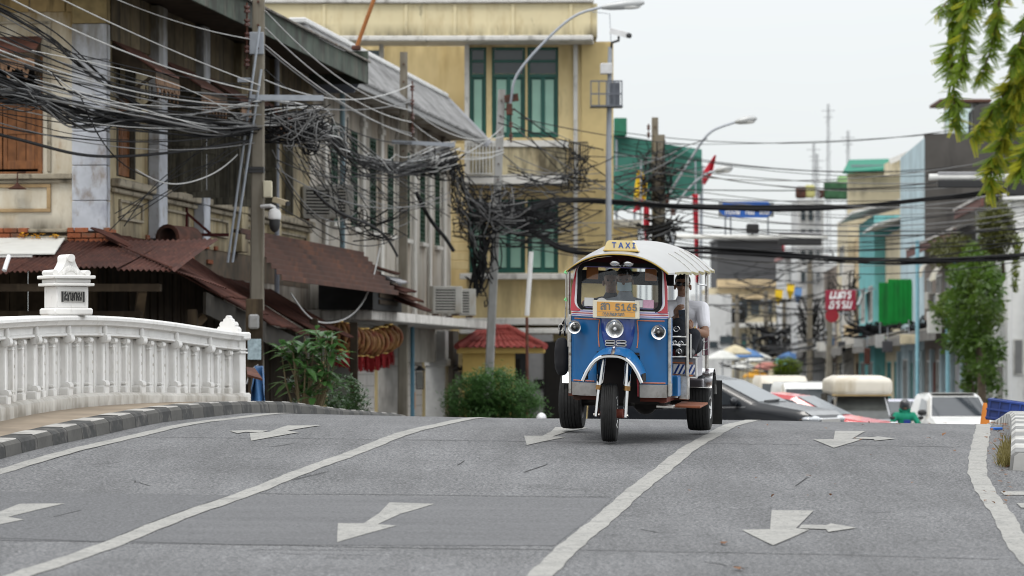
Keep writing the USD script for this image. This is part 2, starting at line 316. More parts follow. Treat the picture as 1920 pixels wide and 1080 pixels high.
marking([(29.35, 6.0), (29.55, 6.9), (29.1, 6.92), (28.98, 6.03)], name='hatching'); marking([(28.1, 6.12), (28.1, 6.95), (27.6, 6.98), (27.62, 6.15)], name='hatching')
# resurfaced strip, joints and cracks
marking([(27.6, .1), (27.95, 2.94), (23.6, 2.94), (23.25, .1)], .0025, 'repair_patch', asphalt_old)
marking([(27.6, -2.4), (27.6, -.1), (23.3, -.1), (23.2, -2.4)], .0025, 'repair_patch', M('asphalt_mid', (.108, .109, .113), .85, var=.55, scale=45, bump=.4, bscale=120, bdist=.004))
def crack(pts, w, name='crack'):
    P = LineString([(u, o) for u, o in pts]).buffer(w/2, cap_style=2); marking([(x, y) for x, y in P.exterior.coords[:-1]], .004, name, crackm)
def jline(u0, o0, u1, o1, n=14, a=.03, seed=0):
    r = np.random.default_rng(seed); return [(u0+(u1-u0)*t+r.normal(0, a), o0+(o1-o0)*t) for t in np.linspace(0, 1, n)]
crack(jline(34.0, -2.4, 34.6, 5.6, 22, .03, 1), .022, 'joint'); crack(jline(23.4, -2.4, 23.2, 5.9, 24, .03, 2), .022, 'joint'); crack(jline(27.8, .1, 28.0, 2.9, 10, .01, 3), .02, 'joint')
for i, (u, o, du, do) in enumerate([(29.2, .1, .9, .12), (30.4, 1.9, 1.0, .07), (31.1, 1.2, .6, -.03), (28.9, -1.2, -.5, .25), (27.0, 4.9, .02, .3), (29.6, 4.3, .9, .05), (26.4, -1.9, .7, -.12), (30.2, -2.1, .5, .3), (33.0, -.9, .5, .12), (32.0, 5.0, .05, .3), (22.95, 1.0, .15, .9), (22.75, 1.05, -.06, .85), (25.2, -.9, .6, .05), (22.5, 4.0, -.4, .3), (24.9, 3.6, .3, -.2)]):
    crack(jline(u, o, u+du, o+do, 7, .02, 10+i), .013)

# left kerb, painted black and white, and the pavement behind it
kw = M('kerb_white', (.36, .35, .33), .8, scale=8, var=.12, dirt=[dict(col=(.2, .19, .18), scale=5, stretch=(1, 1, 1), amt=.42, max=.8)], bump=.3)
kb = M('kerb_black', (.05, .05, .049), .8, scale=8, var=.25, dirt=[dict(col=(.16, .15, .14), scale=6, stretch=(1, 1, 1), amt=.35, max=.7)], bump=.3)
kgr = M('kerb_grey', (.095, .092, .086), .85, scale=8, var=.2, dirt=[dict(col=(.07, .068, .064), scale=4, stretch=(1, 1, 1), amt=.4, max=.8)], bump=.3)
_kz = np.array([[-30, .14], [42, .14], [44, .16], [46, .17], [48.5, .2], [52, .3], [56, .42], [60, .45], [66, .4], [72, .25], [80, .14]])
_ko = np.array([[-30, -2.95], [41, -2.95], [44, -2.9], [49, -2.75], [60, -2.7], [80, -2.7]])
def kerb_o(u): return float(np.interp(u, _ko[:, 0], _ko[:, 1]))
def kerb_z(u): return float(np.interp(u, _kz[:, 0], _kz[:, 1]))
u = 18.0; k = 0
pave = B(); pv = []
for u_ in np.arange(16, 62, 1.0): pv.append([R(u_, kerb_o(u_)-.26, kerb_z(u_)-.003), R(u_, -3.9, kerb_z(u_)), R(u_, -4.6, kerb_z(u_)), R(u_, -6.5, kerb_z(u_))])
pave.grid(pv, False); pave_p = struct('pavement', pave, paving)
while u < 62:
    L_ = .52 if u < 50 else 1.0; u1 = u+L_; b = B()
    def sec(uu): z0 = kerb_z(uu); o = kerb_o(uu); return [R(uu, o+.03, -.05), R(uu, o+.012, z0-.03), R(uu, o-.015, z0-.003), R(uu, o-.04, z0+.006), R(uu, o-.25, z0+.006), R(uu, o-.25, -.05)]
    b.grid([sec(u+.006), sec(u1-.006)], True); c0, c1 = sec(u+.006), sec(u1-.006)
    b.raw(c0, [[0, i, i+1] for i in range(1, 5)]); b.raw(c1, [[0, i+1, i] for i in range(1, 5)])
    ks = sub(pave_p, 'kerb_stone', b, kgr if k % 2 else kb)
    if k % 2:
        t_ = B(); t_.grid([[R(uu, kerb_o(uu)+o_, kerb_z(uu)+z_) for o_, z_ in ((-.008, -.012), (-.04, .0095), (-.25, .0095))] for uu in (u+.01, u1-.01)], True); sub(ks, 'painted_top', t_, kw)
    u = u1; k += 1

# right hand island with its striped kerb
isl = B(); io = lambda u: 6.12+max(0, 33.0-u)*.0
isec = lambda u, hz: [R(u, 6.1, -.05), R(u, 6.12, hz-.03), R(u, 6.16, hz), R(u, 9.5, hz), R(u, 9.5, -.1)]
isl.grid([isec(u, .155) for u in np.arange(31.6, 62, 1.0)], True); c0 = isec(31.6, .155); isl.raw(c0, [[0, 1, 2], [0, 2, 3], [0, 3, 4]])
isl_p = struct('traffic_island', isl, M('island_concrete', (.36, .355, .34), .85, scale=3, dirt=(.16, .15, .14), damt=.3, bump=.3))
isw = M('island_white', (.46, .46, .44), .75, scale=6, dirt=(.22, .21, .19), damt=.4, bump=.2); isg = M('island_grey', (.2, .2, .195), .8, scale=6, var=.2)
u = 31.62; k = 0
while u < 58:
    L_ = .55; b = B(); hz = .165
    S_ = lambda uu: [R(uu, 6.075, -.04), R(uu, 6.09, hz-.035), R(uu, 6.13, hz), R(uu, 6.75, hz), R(uu, 6.75, .1)]
    c0, c1 = S_(u+.004), S_(u+L_-.004); b.grid([c0, c1], True); b.raw(c0, [[0, 1, 2], [0, 2, 3], [0, 3, 4]]); b.raw(c1, [[0, 2, 1], [0, 3, 2], [0, 4, 3]])
    sub(isl_p, 'kerb_stone', b, isw if k % 2 else isg); u += L_; k += 1
# litter along the island
lm = Mleaf('dry_leaf', (.16, .07, .03), (.3, .16, .06), (.4, .25, .1), 5, .1, .7)
lr = np.random.default_rng(5); lf = B()
def leafcard(b, c, L, w, az, tilt, bend=.25):
    d = np.array([math.cos(az)*math.cos(tilt), math.sin(az)*math.cos(tilt), math.sin(tilt)]); s_ = np.array([-math.sin(az), math.cos(az), 0]); up = np.cross(d, s_)
    b.raw([c, c+d*L*.45+s_*w/2+up*L*bend*.4, c+d*L*.45-s_*w/2+up*L*bend*.4, c+d*L], [[0, 1, 2], [1, 3, 2]])
for i in range(130):
    u = lr.uniform(28, 44); o = 6.07-abs(lr.normal(0, .1)) if i < 100 else lr.uniform(3.2, 6)
    leafcard(lf, R(u, o, .012), lr.uniform(.03, .09), lr.uniform(.02, .05), lr.uniform(0, 6.3), lr.uniform(-.2, .5))
struct('fallen_leaves', lf, lm, kind='stuff')
gr = B()
for i in range(900):
    u = 31.9+abs(lr.normal(0, 1.3)); o = 6.05+lr.normal(0, .035); leafcard(gr, R(u, o, 0), lr.uniform(.05, .15), .012, lr.uniform(0, 6.3), lr.uniform(.7, 1.5), .1)
struct('kerb_weeds', gr, Mleaf('dry_grass', (.12, .1, .03), (.2, .17, .06), (.28, .2, .08), 6, .2, .6), kind='stuff')
bw = B(); bw.bbox(R(38.3, 5.93, .02), (.12, .08, .03), .01, rotz(.5)); solo('litter_wrapper', bw, M('blue_plastic', (.02, .12, .45), .4), 'small crumpled blue wrapper lying on the asphalt beside the striped island kerb', 'litter')
for i, (u_, o_) in enumerate([(23.9, 4.05), (21.9, 4.25)]):
    b = B(); leafcard(b, R(u_, o_, .014), .09, .06, 1+i, .15); leafcard(b, R(u_, o_+.03, .014), .06, .05, 2.6+i, .2)
    solo('fallen_leaf', b, lm, ['orange brown dry leaf by the tail of the nearest straight arrow', 'small red brown leaf on the asphalt below the nearest straight arrow'][i], 'leaf')
# ---------------------------------------------------------------- shared materials
chrome = M('chrome', (.72, .72, .72), .12, 1.0, var=.05, scale=20)
chrome_w = M('worn_steel', (.5, .48, .45), .3, 1.0, var=.2, scale=30, dirt=(.12, .09, .06), damt=.25, dstretch=(1, 1, 1), dscale=14)
rubber = M('rubber', (.018, .018, .018), .75, var=.25, scale=20, spec=.2, bump=.2)
blackp = M('black_plastic', (.015, .015, .016), .45)
blackf = M('black_fabric', (.017, .017, .019), .85, bump=.3, bscale=90)
lensg = Mglass('lamp_glass', (.9, .9, .9), 1.5, .03)
skin = M('skin', (.22, .115, .07), .5, var=.1, scale=25); skin2 = M('skin_dark', (.2, .105, .065), .5, var=.1, scale=25)
hairm = M('hair', (.012, .011, .01), .6, var=.3, scale=60)

# ---------------------------------------------------------------- lettering
GL = {'ก': [[(.1,0),(.1,.6),(0,.7),(.18,.95),(.5,1),(.68,.8),(.68,0)]],
 'ส': [[(.1,.75),(.3,1),(.55,.92),(.64,.7),(.64,0)], [(.64,.5),(.4,.62),(.15,.45),(.14,.1),(.3,.02),(.32,.25),(.16,.28)], [(.5,.9),(.8,1.12)]],
 'ร': [[(.62,.95),(.32,1),(.15,.8),(.3,.66),(.58,.6),(.6,.1),(.48,.02),(.4,.16),(.58,.22)]], 'ุ': [[(.42,-.12),(.42,-.35)]],
 'ง': [[(.05,.45),(.28,0),(.56,.35),(.56,.85),(.38,1),(.3,.75),(.52,.72)]], 'เ': [[(.2,1),(.2,.12),(.32,.02),(.42,.14),(.3,.25),(.2,.2)]],
 'ท': [[(.0,.85),(.15,1),(.18,.0),(.2,.55),(.45,.98),(.64,.8),(.64,0)]], 'พ': [[(.02,.85),(.15,.98),(.16,0),(.36,.6),(.56,0),(.68,1)]],
 'ม': [[(.02,.88),(.18,.98),(.18,.1),(.06,.05),(.05,.22),(.25,.24),(.66,0),(.66,1)]], 'ห': [[(.02,.88),(.16,.98),(.17,0),(.18,.35),(.5,.6),(.66,.95)], [(.45,.58),(.64,.35),(.64,0)]],
 'า': [[(.1,.82),(.28,1),(.5,.85),(.5,0)]], 'น': [[(.02,.88),(.16,.98),(.17,.1),(.4,.16),(.66,0),(.66,1)]], 'ค': [[(.08,0),(.06,.7),(.33,1),(.64,.72),(.64,0)], [(.1,.28),(.36,.5),(.36,.24)]],
 'ต': [[(.08,.0),(.04,.65),(.2,1),(.35,.78),(.5,1),(.66,.75),(.66,0)], [(.1,.05),(.3,.15),(.32,.42),(.16,.4)]], 'ธ': [[(.66,.95),(.32,1),(.13,.82),(.28,.66),(.62,.6),(.62,.03),(.13,.03),(.13,.42),(.28,.4)]],
 'ะ': [[(.1,.75),(.3,.62),(.45,.8)], [(.1,.2),(.3,.05),(.45,.25)]], 'จ': [[(.1,.8),(.35,1),(.6,.75),(.6,.1),(.45,.0),(.4,.4),(.15,.4)]], 'ล': [[(.1,.75),(.3,1),(.6,.8),(.62,0)], [(.62,.5),(.4,.62),(.15,.45),(.14,.1),(.3,.02)]]}
def thai(text, h, w=.16, sx=1.0, slant=0.0):
    """stroke lettering as a shapely outline with its left end at the origin"""
    out = []; x = 0.0
    for c in text:
        if c == ' ': x += .4; continue
        if c == 'ุ': x -= .78
        for s in GL[c]: out.append(LineString([((x+px)*sx+slant*py, py) for px, py in s]).buffer(w/2, cap_style=2, join_style=1, quad_segs=2))
        x += .78 if c not in 'เาะ' else .58
    from shapely import affinity
    return affinity.scale(unary_union(out), h, h, origin=(0, 0)), x*sx*h
def latin(text, h, bold=True, depth=.003): return meshkit.text_mesh(text, h, depth, bold)
def place_text(b, m, o, ax, ay):
    ax, ay = np.asarray(ax, float), np.asarray(ay, float); az = np.cross(ax, ay); v = np.array(m.vertices)
    return b.raw(np.asarray(o, float)+v[:, :1]*ax+v[:, 1:2]*ay+v[:, 2:]*az, m.faces)

# ---------------------------------------------------------------- people
def body(bones, smooth=6, res=.035):
    ms = []
    for p, q, r0, r1 in bones:
        a = m3.Manifold.sphere(r0, 14).translate(list(map(float, p))); c = m3.Manifold.sphere(r1, 14).translate(list(map(float, q)))
        ms.append(m3.Manifold.batch_hull([a, c]))
    m = m3.Manifold.batch_boolean(ms, m3.OpType.Add).refine_to_length(res)
    v, f = arr(m); t = trimesh.Trimesh(v, f, process=True); trimesh.smoothing.filter_taubin(t, .5, .53, smooth); return np.array(t.vertices), np.array(t.faces)
def ell(c, r, n=2, Rm=None):
    t = trimesh.creation.icosphere(n); v = np.array(t.vertices)*np.asarray(r, float)
    if Rm is not None: v = v@np.asarray(Rm).T
    return v+np.asarray(c, float), np.array(t.faces)
def head_bones(c, f, up=(0, 0, 1), k=1.0):
    """skull, jaw, nose, ears and neck root; c = centre of the head, f = where the face looks"""
    c = np.asarray(c, float); f = np.asarray(f, float)/np.linalg.norm(f); up = np.asarray(up, float); s = np.cross(f, up); s /= np.linalg.norm(s); up = np.cross(s, f)
    P = lambda a, b, d: c+k*(f*a+s*b+up*d)
    return [(P(-.025, 0, .035), P(.015, 0, .04), .078*k, .072*k), (P(.0, 0, .02), P(.035, 0, -.065), .07*k, .043*k), (P(.05, .012, -.06), P(.05, -.012, -.06), .038*k, .038*k),
            (P(.078, 0, .015), P(.098, 0, -.018), .01*k, .016*k), (P(-.01, .076, .0), P(-.005, .08, -.03), .016*k, .012*k), (P(-.01, -.076, .0), P(-.005, -.08, -.03), .016*k, .012*k),
            (P(.07, .03, .03), P(.07, -.03, .03), .022*k, .022*k), (P(-.02, 0, -.03), P(-.03, 0, -.15), .052*k, .055*k)], P, s, up
def hand_bones(w, d, n, curl=.5, k=1.0, side=1):
    """palm and five unequal bent fingers: w wrist, d pointing direction, n back of the hand"""
    w = np.asarray(w, float); d = np.asarray(d, float)/np.linalg.norm(d); n = np.asarray(n, float); n = n-d*(n@d); n /= np.linalg.norm(n); s = np.cross(d, n)*side
    out = [(w, w+d*.05*k, .022*k, .028*k), (w+d*.05*k+s*.022*k, w+d*.085*k+s*.03*k, .018*k, .014*k), (w+d*.05*k-s*.022*k, w+d*.085*k-s*.03*k, .018*k, .014*k)]
    for i, L in enumerate((.07, .08, .074, .056)):
        b = w+d*.085*k+s*(.03-.02*i)*k; a = curl*.7; e1 = b+(d*math.cos(a)-n*math.sin(a))*L*.5*k; a2 = curl*1.7; e2 = e1+(d*math.cos(a2)-n*math.sin(a2))*L*.5*k
        out += [(b, e1, .0095*k, .009*k), (e1, e2, .009*k, .0078*k)]
    t0 = w+d*.025*k+s*.028*k; t1 = t0+(d*.6+s*.8-n*.2)*.035*k; out += [(t0, t1, .014*k, .011*k), (t1, t1+(d*.9+s*.1-n*.5)*.03*k, .011*k, .009*k)]
    return out

# ---------------------------------------------------------------- the three-wheeled taxi
PSI = .145; TO = np.array([(1150-CX)/F*33.8, 33.8, CZ-.7228])
tuk = Thing('three_wheeled_taxi', 'blue three wheeled taxi with silver canopy and TAXI sign at the road crest', 'three-wheeled taxi', loc=TO, rz=-PSI)
def tl(mesh, roll=True):
    v, f = arr(mesh); v = v.copy(); v[:, 2] += .036*v[:, 1]-(.034*(v[:, 0]-.02) if roll else .012*v[:, 0]); return v, f
def ta(name, mesh, mat, parent=None, smooth=30, roll=True, label=None): return tuk.add(name, tl(mesh, roll), mat, parent, smooth, True, label)
blue = M('taxi_blue', (.001, .085, .24), .32, var=.1, scale=3, coat=.15, spec=.4, dirt=[dict(col=(.02, .08, .18), scale=5, stretch=(1, 1, .4), amt=.3, max=.5)])
darkblue = M('taxi_dark_blue', (.01, .04, .2), .25, coat=.6, var=.1)
redp = M('taxi_red', (.42, .015, .03), .3, coat=.5, var=.08); whitep = M('taxi_white', (.72, .72, .74), .3, coat=.3, var=.05)
lilac = M('taxi_lilac', (.2, .17, .42), .35); orange = M('taxi_orange', (.55, .17, .06), .4); bare = M('bumper_metal', (.3, .29, .28), .38, .85, var=.15, scale=12, dirt=(.12, .1, .09), damt=.35, dstretch=(1, 1, 1), dscale=6)
darkin = M('taxi_inside', (.02, .017, .017), .8); frame_red = M('frame_red_oxide', (.12, .03, .02), .6, dirt=(.05, .03, .02), var=.25)
def ys(x, z=0): return .27+.13*(abs(x-.015)/.475)**4+.03*max(0, z-.5)
def fpanel(x0, x1, z0, z1, t=.02, nx=14, nz=4, dy=0.0, cx=None):
    P = [[(x, ys(x, z)+dy, z) for x in np.linspace(x0, x1, nx)] for z in np.linspace(z0, z1, nz)]; return B().slab(np.array(P)[::-1], (0, t, 0))
sh = B()
for x0, x1, z0, z1 in ((-.46, -.2, .56, 1.21), (.23, .49, .56, 1.21), (-.2, .23, .84, 1.21)): sh.add(fpanel(x0, x1, z0, z1))
for s in (-1, 1): sh.add(B().slab([[(.015+s*(.475+.012*(i/4)), .4+.09*i, z) for i in range(5)] for z in (.56, .9, 1.21)], (-.02*s, 0, 0)))
body_p = ta('front_body', sh, blue)
for x0, x1 in ((-.455, -.2), (.23, .485)): ta('bumper', fpanel(x0, x1, .43, .558, .03, 12, 4, -.012), bare)
b = B()
for s in (-1, 1): b.slab([[(.015+s*(.474+.012*i/4), .4+.09*i, z) for i in range(5)] for z in (.44, .558)], (-.03*s, 0, 0))
ta('side_sill', b, bare)
for s in (-1, 1):
    b = B(); b.bbox((.015+s*.492, .43, .83), (.03, .07, .78), .01); ta('corner_trim', b, chrome_w)
    # pin stripes framing the blue panel
    b = B(); x0, x1 = (-.43, -.17) if s < 0 else (.2, .46)
    b.tube([(x, ys(x, 1.185)-.004, 1.185) for x in np.linspace(x0, x1, 8)], .005, 5)
    xs = -.17 if s < 0 else .2
    b.tube([(xs+s*.0+(-s)*.0+(.012*math.sin(t*3)*s), ys(xs, z)-.004, z) for t, z in [(q/6, 1.185-.27*q/6) for q in range(7)]], .005, 5)
    b.tube([(x, ys(x, .575)-.004, .575) for x in np.linspace(*((-.44, -.22) if s < 0 else (.25, .47)), 8)], .005, 5)
    ta('pinstripe', b, orange, body_p)
b = B(); b.slab([[(x*w+.012, ys(0, z)-.075*(1-x*x)**.7, z) for x in np.linspace(-1, 1, 11)] for z, w in zip((1.21, 1.12, 1.03, .95, .9), (.165, .17, .16, .14, .12))], (0, .02, 0)); cowl = ta('nose_cowl', b, darkblue)
b = B(); b.slab([[(x, ys(x, z)-.008, z) for x in np.linspace(-.465, .497, 15)] for z in (1.275, 1.21)], (0, .02, 0)); wb = ta('waist_band', b, whitep)
for z, m_ in ((1.222, lilac), (1.262, lilac), (1.242, redp)):
    b = B(); b.slab([[(x, ys(x, q)-.011, q) for x in np.linspace(-.464, .496, 15)] for q in (z+.005, z-.005)], (0, .006, 0)); ta('stripe', b, m_, wb)
# windscreen surround: red panel, white band, black gasket, clear glass
def rr(hw, z0, z1, r, cx=.02, tw=1.0): return Polygon([(cx-hw, z0), (cx+hw, z0), (cx+hw*tw, z1), (cx-hw*tw, z1)]).buffer(-r).buffer(r, quad_segs=5)
SL = .14; wax, way = np.array([1.0, 0, 0]), np.array([0, SL, 1.0])/math.hypot(1, SL)
def wp(b, poly, y, t):  # x, z outline on the leaning windscreen plane
    from shapely import affinity
    return b.prism(affinity.translate(poly, 0, -1.26), (0, y, 1.26), wax, way, -t)
glass_o = rr(.385, 1.298, 1.712, .06, tw=.985); gask = glass_o.buffer(.038, quad_segs=4); wband = Polygon([(-.43, 1.272), (.475, 1.272), (.45, 1.73), (-.41, 1.73)]).buffer(-.09).buffer(.09, quad_segs=5)
surround = Polygon([(-.465, 1.262), (.497, 1.262), (.492, 1.5), (.465, 1.67), (.42, 1.735), (.3, 1.79), (.04, 1.83), (-.22, 1.79), (-.36, 1.735), (-.42, 1.67), (-.455, 1.5)])
ta('screen_surround', wp(B(), surround.difference(gask.buffer(-.005)), .34, .02), redp)
ta('white_band', wp(B(), wband.difference(gask.buffer(-.004)), .337, .006), whitep)
b = wp(B(), wband.buffer(-.022).difference(wband.buffer(-.03)), .335, .006); ta('stripe', b, lilac)
ta('header_panel', wp(B(), Polygon([(-.36, 1.735), (.4, 1.735), (.28, 1.79), (.04, 1.83), (-.2, 1.79)]), .333, .012), M('maroon_trim', (.05, .01, .012), .6))
ta('gasket', wp(B(), gask.difference(glass_o), .328, .03), rubber)
ta('windscreen', wp(B(), glass_o.buffer(.004), .338, .004), Mglass('screen_glass', (.88, .9, .9), 1.33, .02))
amber = M('amber_visor', (.42, .13, .02), .4, var=.1, scale=10)
for x0, x1, z0, z1 in ((-.315, -.2, 1.58, 1.7), (.265, .38, 1.58, 1.7)): ta('amber_visor', wp(B(), sbox(x0, z0, x1, z1).buffer(-.01).buffer(.01), .37, .01), amber)
stk = M('paper_sticker', (.75, .75, .74), .6, var=.04); pinks = M('pink_sticker', (.68, .4, .52), .6, var=.1, scale=60)
for nm, poly, m_ in (('sticker', sbox(-.328, 1.312, -.235, 1.395), stk), ('sticker', sbox(.175, 1.315, .25, 1.385), stk), ('sticker', sbox(.255, 1.31, .36, 1.39), pinks)): ta(nm, wp(B(), poly, .333, .003), m_, label='pink permit sticker in the corner of the windscreen' if m_ is pinks else None)
q = Polygon([(-.155+.058*math.cos(a), 1.34+.058*math.sin(a)) for a in np.linspace(0, 2*pi, 24)[:-1]]); em = ta('emblem_sticker', wp(B(), q, .3325, .003), stk)
bb = wp(B(), Polygon([(-.18, 1.325), (-.13, 1.325), (-.14, 1.35), (-.155, 1.37), (-.17, 1.35)]), .3315, .003); ta('emblem', bb, M('emblem_brown', (.25, .12, .06), .6), em)
# plate
pl = ta('number_plate', B().bbox((.005, .2, 1.288), (.46, .03, .175), .012), M('plate_cream', (.62, .58, .46), .5, var=.05))
por = M('plate_orange', (.58, .3, .07), .5, var=.05); pgr = M('plate_grey', (.13, .14, .14), .5)
b = B(); b.box((.005, .183, 1.315), (.375, .006, .092)); b.box((.005, .183, 1.242), (.375, .006, .046)); ta('plate_panel', b, por, pl)
b = B(); P_, w_ = thai('สก', .062, .2); b.prism(P_, (-.15, .181, 1.283), (1, 0, 0), (0, 0, 1), .003)
place_text(b, latin('5165', .064, True), (-.01, .1785, 1.283), (1, 0, 0), (0, 0, 1)); ta('plate_number', b, pgr, pl, smooth=False)
b = B(); P_, w_ = thai('กรุงเทพมหานคร', .03, .18, .8); b.prism(P_, (-.125, .181, 1.227), (1, 0, 0), (0, 0, 1), .003); ta('plate_province', b, pgr, pl, smooth=False)
# lamps
def lamp(c, r, chromed=True):
    c = np.array(c); b = B().lathe([(.0, .09), (r*.7, .085), (r*.98, .03), (r, 0), (r*1.02, -.02)], c, (0, 1, 0), 24); h = ta('lamp', b, blackp if not chromed else blue)
    ta('lamp_ring', B().lathe([(r*1.02, .01), (r*1.06, -.015), (r*1.0, -.035), (r*.86, -.03), (r*.84, -.012)], c, (0, 1, 0), 28), chrome, h)
    ta('reflector', B().lathe([(.001, .03), (r*.3, .025), (r*.6, .005), (r*.86, -.012)], c, (0, 1, 0), 24), M('lamp_reflector', (.42, .42, .4), .25, 1.0) if chromed else M('lamp_reflector_dark', (.1, .1, .09), .3, 1.0), h)
    ta('bulb', B().add(ell(c+(0, -.005, 0), (r*.2, .02, r*.2), 2)), whitep if chromed else M('bulb_grey', (.2, .2, .19), .3), h)
    ta('lens', B().lathe([(r*.86, -.02), (r*.6, -.038), (r*.3, -.047), (.001, -.05)], c, (0, 1, 0), 24), lensg, h); return h
lamp((-.003, .165, 1.1), .088); lamp((-.41, .235, 1.102), .064, False); lamp((.42, .235, 1.079), .07, False)
b = B()
for x in (-.055, .055):
    for z in (.944, .974): b.tube([(x+sx*.048, .2, z+sz*.011) for sx, sz in ((-1, .5), (-.8, 1), (.8, 1), (1, .5), (1, -.5), (.8, -1), (-.8, -1), (-1, -.5), (-1, .5))], .005, 6, False)
ta('vent_trim', b, chrome); ta('vent', B().box((0, .222, .959), (.2, .02, .05)), blackp)
# front mudguard
P_ = []
for i, yy in enumerate(np.linspace(-.23, .2, 7)):
    hw = .285; dz = -.08*max(0, (-yy+.02)/.25)**1.6
    P_.append([(.015+hw*x, yy, .925+dz-.25*abs(x)**2.9) for x in np.linspace(-1, 1, 15)])
mg = ta('front_mudguard', B().slab(P_, (0, 0, -.012)), blue)
b = B(); row = [(p[0], p[1]-.006, p[2]) for p in P_[0]]; b.tube(row, .02, 6); b.tube([(q[0], q[1], q[2]+.004) for q in [P_[k][7] for k in range(7)]], [.02]*7, 6); ta('mudguard_trim', b, chrome, mg)
b = B()
for s in (-1, 1): b.slab([[(.015+s*.283, y, .68), (.015+s*.285, y, .6)] for y in (-.2, -.05, .1)], (.01, 0, 0))
ta('mudguard_flap', b, rubber, mg)
# fork and front wheel
for s, xt, xb in ((-1, -.105, -.165), (1, .145, .115)):
    fk = ta('fork_leg', B().cyl((xt, .04, .84), (xt+(xb-xt)*.55, .02, .53), .034, 16), chrome); ta('fork_seal', B().cyl((xt+(xb-xt)*.52, .02, .55), (xt+(xb-xt)*.6, .018, .505), .037, 16), M('brass', (.35, .2, .08), .35, 1.0), fk)
    ta('fork_slider', B().cyl((xt+(xb-xt)*.55, .02, .53), (xb, 0, .245), .022, 14), chrome, fk); ta('axle_bolt', B().cyl((xb-.03, 0, .262), (xb+.03, 0, .262), .014, 8), chrome_w, fk)
def wheel(c, r, w, yaw=0.0, ribs=5, spokes=True, outer=1):
    ax = np.array([math.cos(yaw), math.sin(yaw), 0]); rim = r*.6; pr = [(rim, -w*.42), (r*.8, -w*.5), (r*.94, -w*.47), (r*.985, -w*.38)]
    for i in range(ribs):
        t0, t1 = -w*.36+i*w*.72/ribs, -w*.36+(i+1)*w*.72/ribs; cr = lambda t: r-.012*(2*t/w)**2
        pr += [(cr(t0), t0+.002), (cr(t1), t1-.006), (cr(t1)-.009, t1-.005), (cr(t1)-.009, t1-.001)]
    pr = pr[:-2]+[(r*.985, w*.38), (r*.94, w*.47), (r*.8, w*.5), (rim, w*.42)]
    t = ta('wheel', B().lathe(pr, c, ax, 40), rubber, roll=False)
    ta('rim', B().lathe([(rim, -w*.43), (rim*.9, -w*.3), (rim*.9, w*.3), (rim, w*.43), (rim*.93, w*.44), (rim*.86, w*.2), (rim*.3, w*.16), (.03, w*.2), (.001, w*.2)], np.array(c), ax*outer, 32), M('wheel_dark', (.03, .03, .03), .5), t, roll=False)
    if spokes:
        b = B(); u_ = np.array([-math.sin(yaw), math.cos(yaw), 0])*outer
        for k in range(8):
            a = k*pi/4+.2; d = u_*math.cos(a)+np.array([0, 0, 1])*math.sin(a); e = u_*math.cos(a+.18)+np.array([0, 0, 1])*math.sin(a+.18); b.bar(np.array(c)+ax*outer*w*.26+d*.03, np.array(c)+ax*outer*w*.4+e*rim*.95, .03, .018, ax)
        b.lathe([(.05, .2*w), (.05, .34*w), (.001, .36*w)], np.array(c), ax*outer, 16); b.lathe([(rim*.95, w*.38), (rim*1.0, w*.43), (rim*.97, w*.46), (rim*.91, w*.42)], np.array(c), ax*outer, 32); ta('spokes', b, chrome, t, roll=False)
    return t
wheel((-.035, 0, .287), .287, .155, .06, 6); wheel((-.68, 2.2, .292), .29, .24, 0, 5, True, -1); wheel((.645, 2.2, .292), .29, .24, 0, 5)
ta('front_hub', B().cyl((-.12, .02, .28), (.1, -.01, .28), .045, 16), frame_red, roll=False)
# chassis, axle, engine and dark inside of the wheel arch
b = B()
for s in (-1, 1): b.bar((.015+s*.42, .42, .41), (.015+s*.46, 2.4, .41), .05, .07)
b.bar((-.45, .45, .41), (.48, .45, .41), .05, .05); b.bar((-.6, 1.25, .4), (.62, 1.25, .4), .05, .05); ta('chassis', b, frame_red)
ta('rear_axle', B().cyl((-.6, 2.2, .29), (.58, 2.2, .29), .045, 14).add(ell((.08, 2.2, .29), (.13, .12, .13), 2)).bbox((.2, 1.6, .36), (.36, .5, .2), .05), M('oily_metal', (.04, .036, .033), .5, .6, var=.3), roll=False)
ta('inner_arch', B().box((.015, .42, .62), (.4, .04, .5)).box((-.2, .36, .65), (.015, .14, .42)).box((.23, .36, .65), (.015, .14, .42)).box((.015, .34, .86), (.42, .14, .02)), darkin)
ta('floor', B().box((.015, 1.3, .46), (.9, 1.75, .03)), darkin)
ta('brake_bar', B().bar((.21, .3, .74), (.215, .34, .44), .03, .03), redp)
# canopy roof
yst = np.array([-.02, .3, .75, 1.2, 1.62, 2.0, 2.36, 2.62]); hws = np.interp(yst, [0, .4, 1.2, 2.6], [.5, .54, .61, .705]); crn = np.interp(yst, [0, .5, 1.3, 2.2, 2.62], [1.842, 1.885, 1.93, 1.975, 1.955]); ecn = np.interp(yst, [0, .3, 2.6], [1.665, 1.665, 1.685])
def roof_pt(y, x, dz=0.0):
    hw = np.interp(y, yst, hws); k = np.clip((y-.75)/.5, 0, 1); ph = np.interp(y, [.75, 1.2, 1.62, 2.0, 2.36, 2.62], [0, 1, 2, 3, 4, 5]); bul = k*.03*math.sin(pi*(ph % 1.0)); ed = max(0, abs(x)-.55)/.45
    z = np.interp(y, yst, ecn)+(np.interp(y, yst, crn)-np.interp(y, yst, ecn))*(1-abs(x)**2.4)-k*.02*math.sin(pi*(ph % 1.0))*ed
    return (.04+x*(hw+bul*ed), y, z+dz)
yy = np.linspace(-.02, 2.62, 60); P_ = [[roof_pt(y, x) for x in np.linspace(-1, 1, 41)] for y in yy]
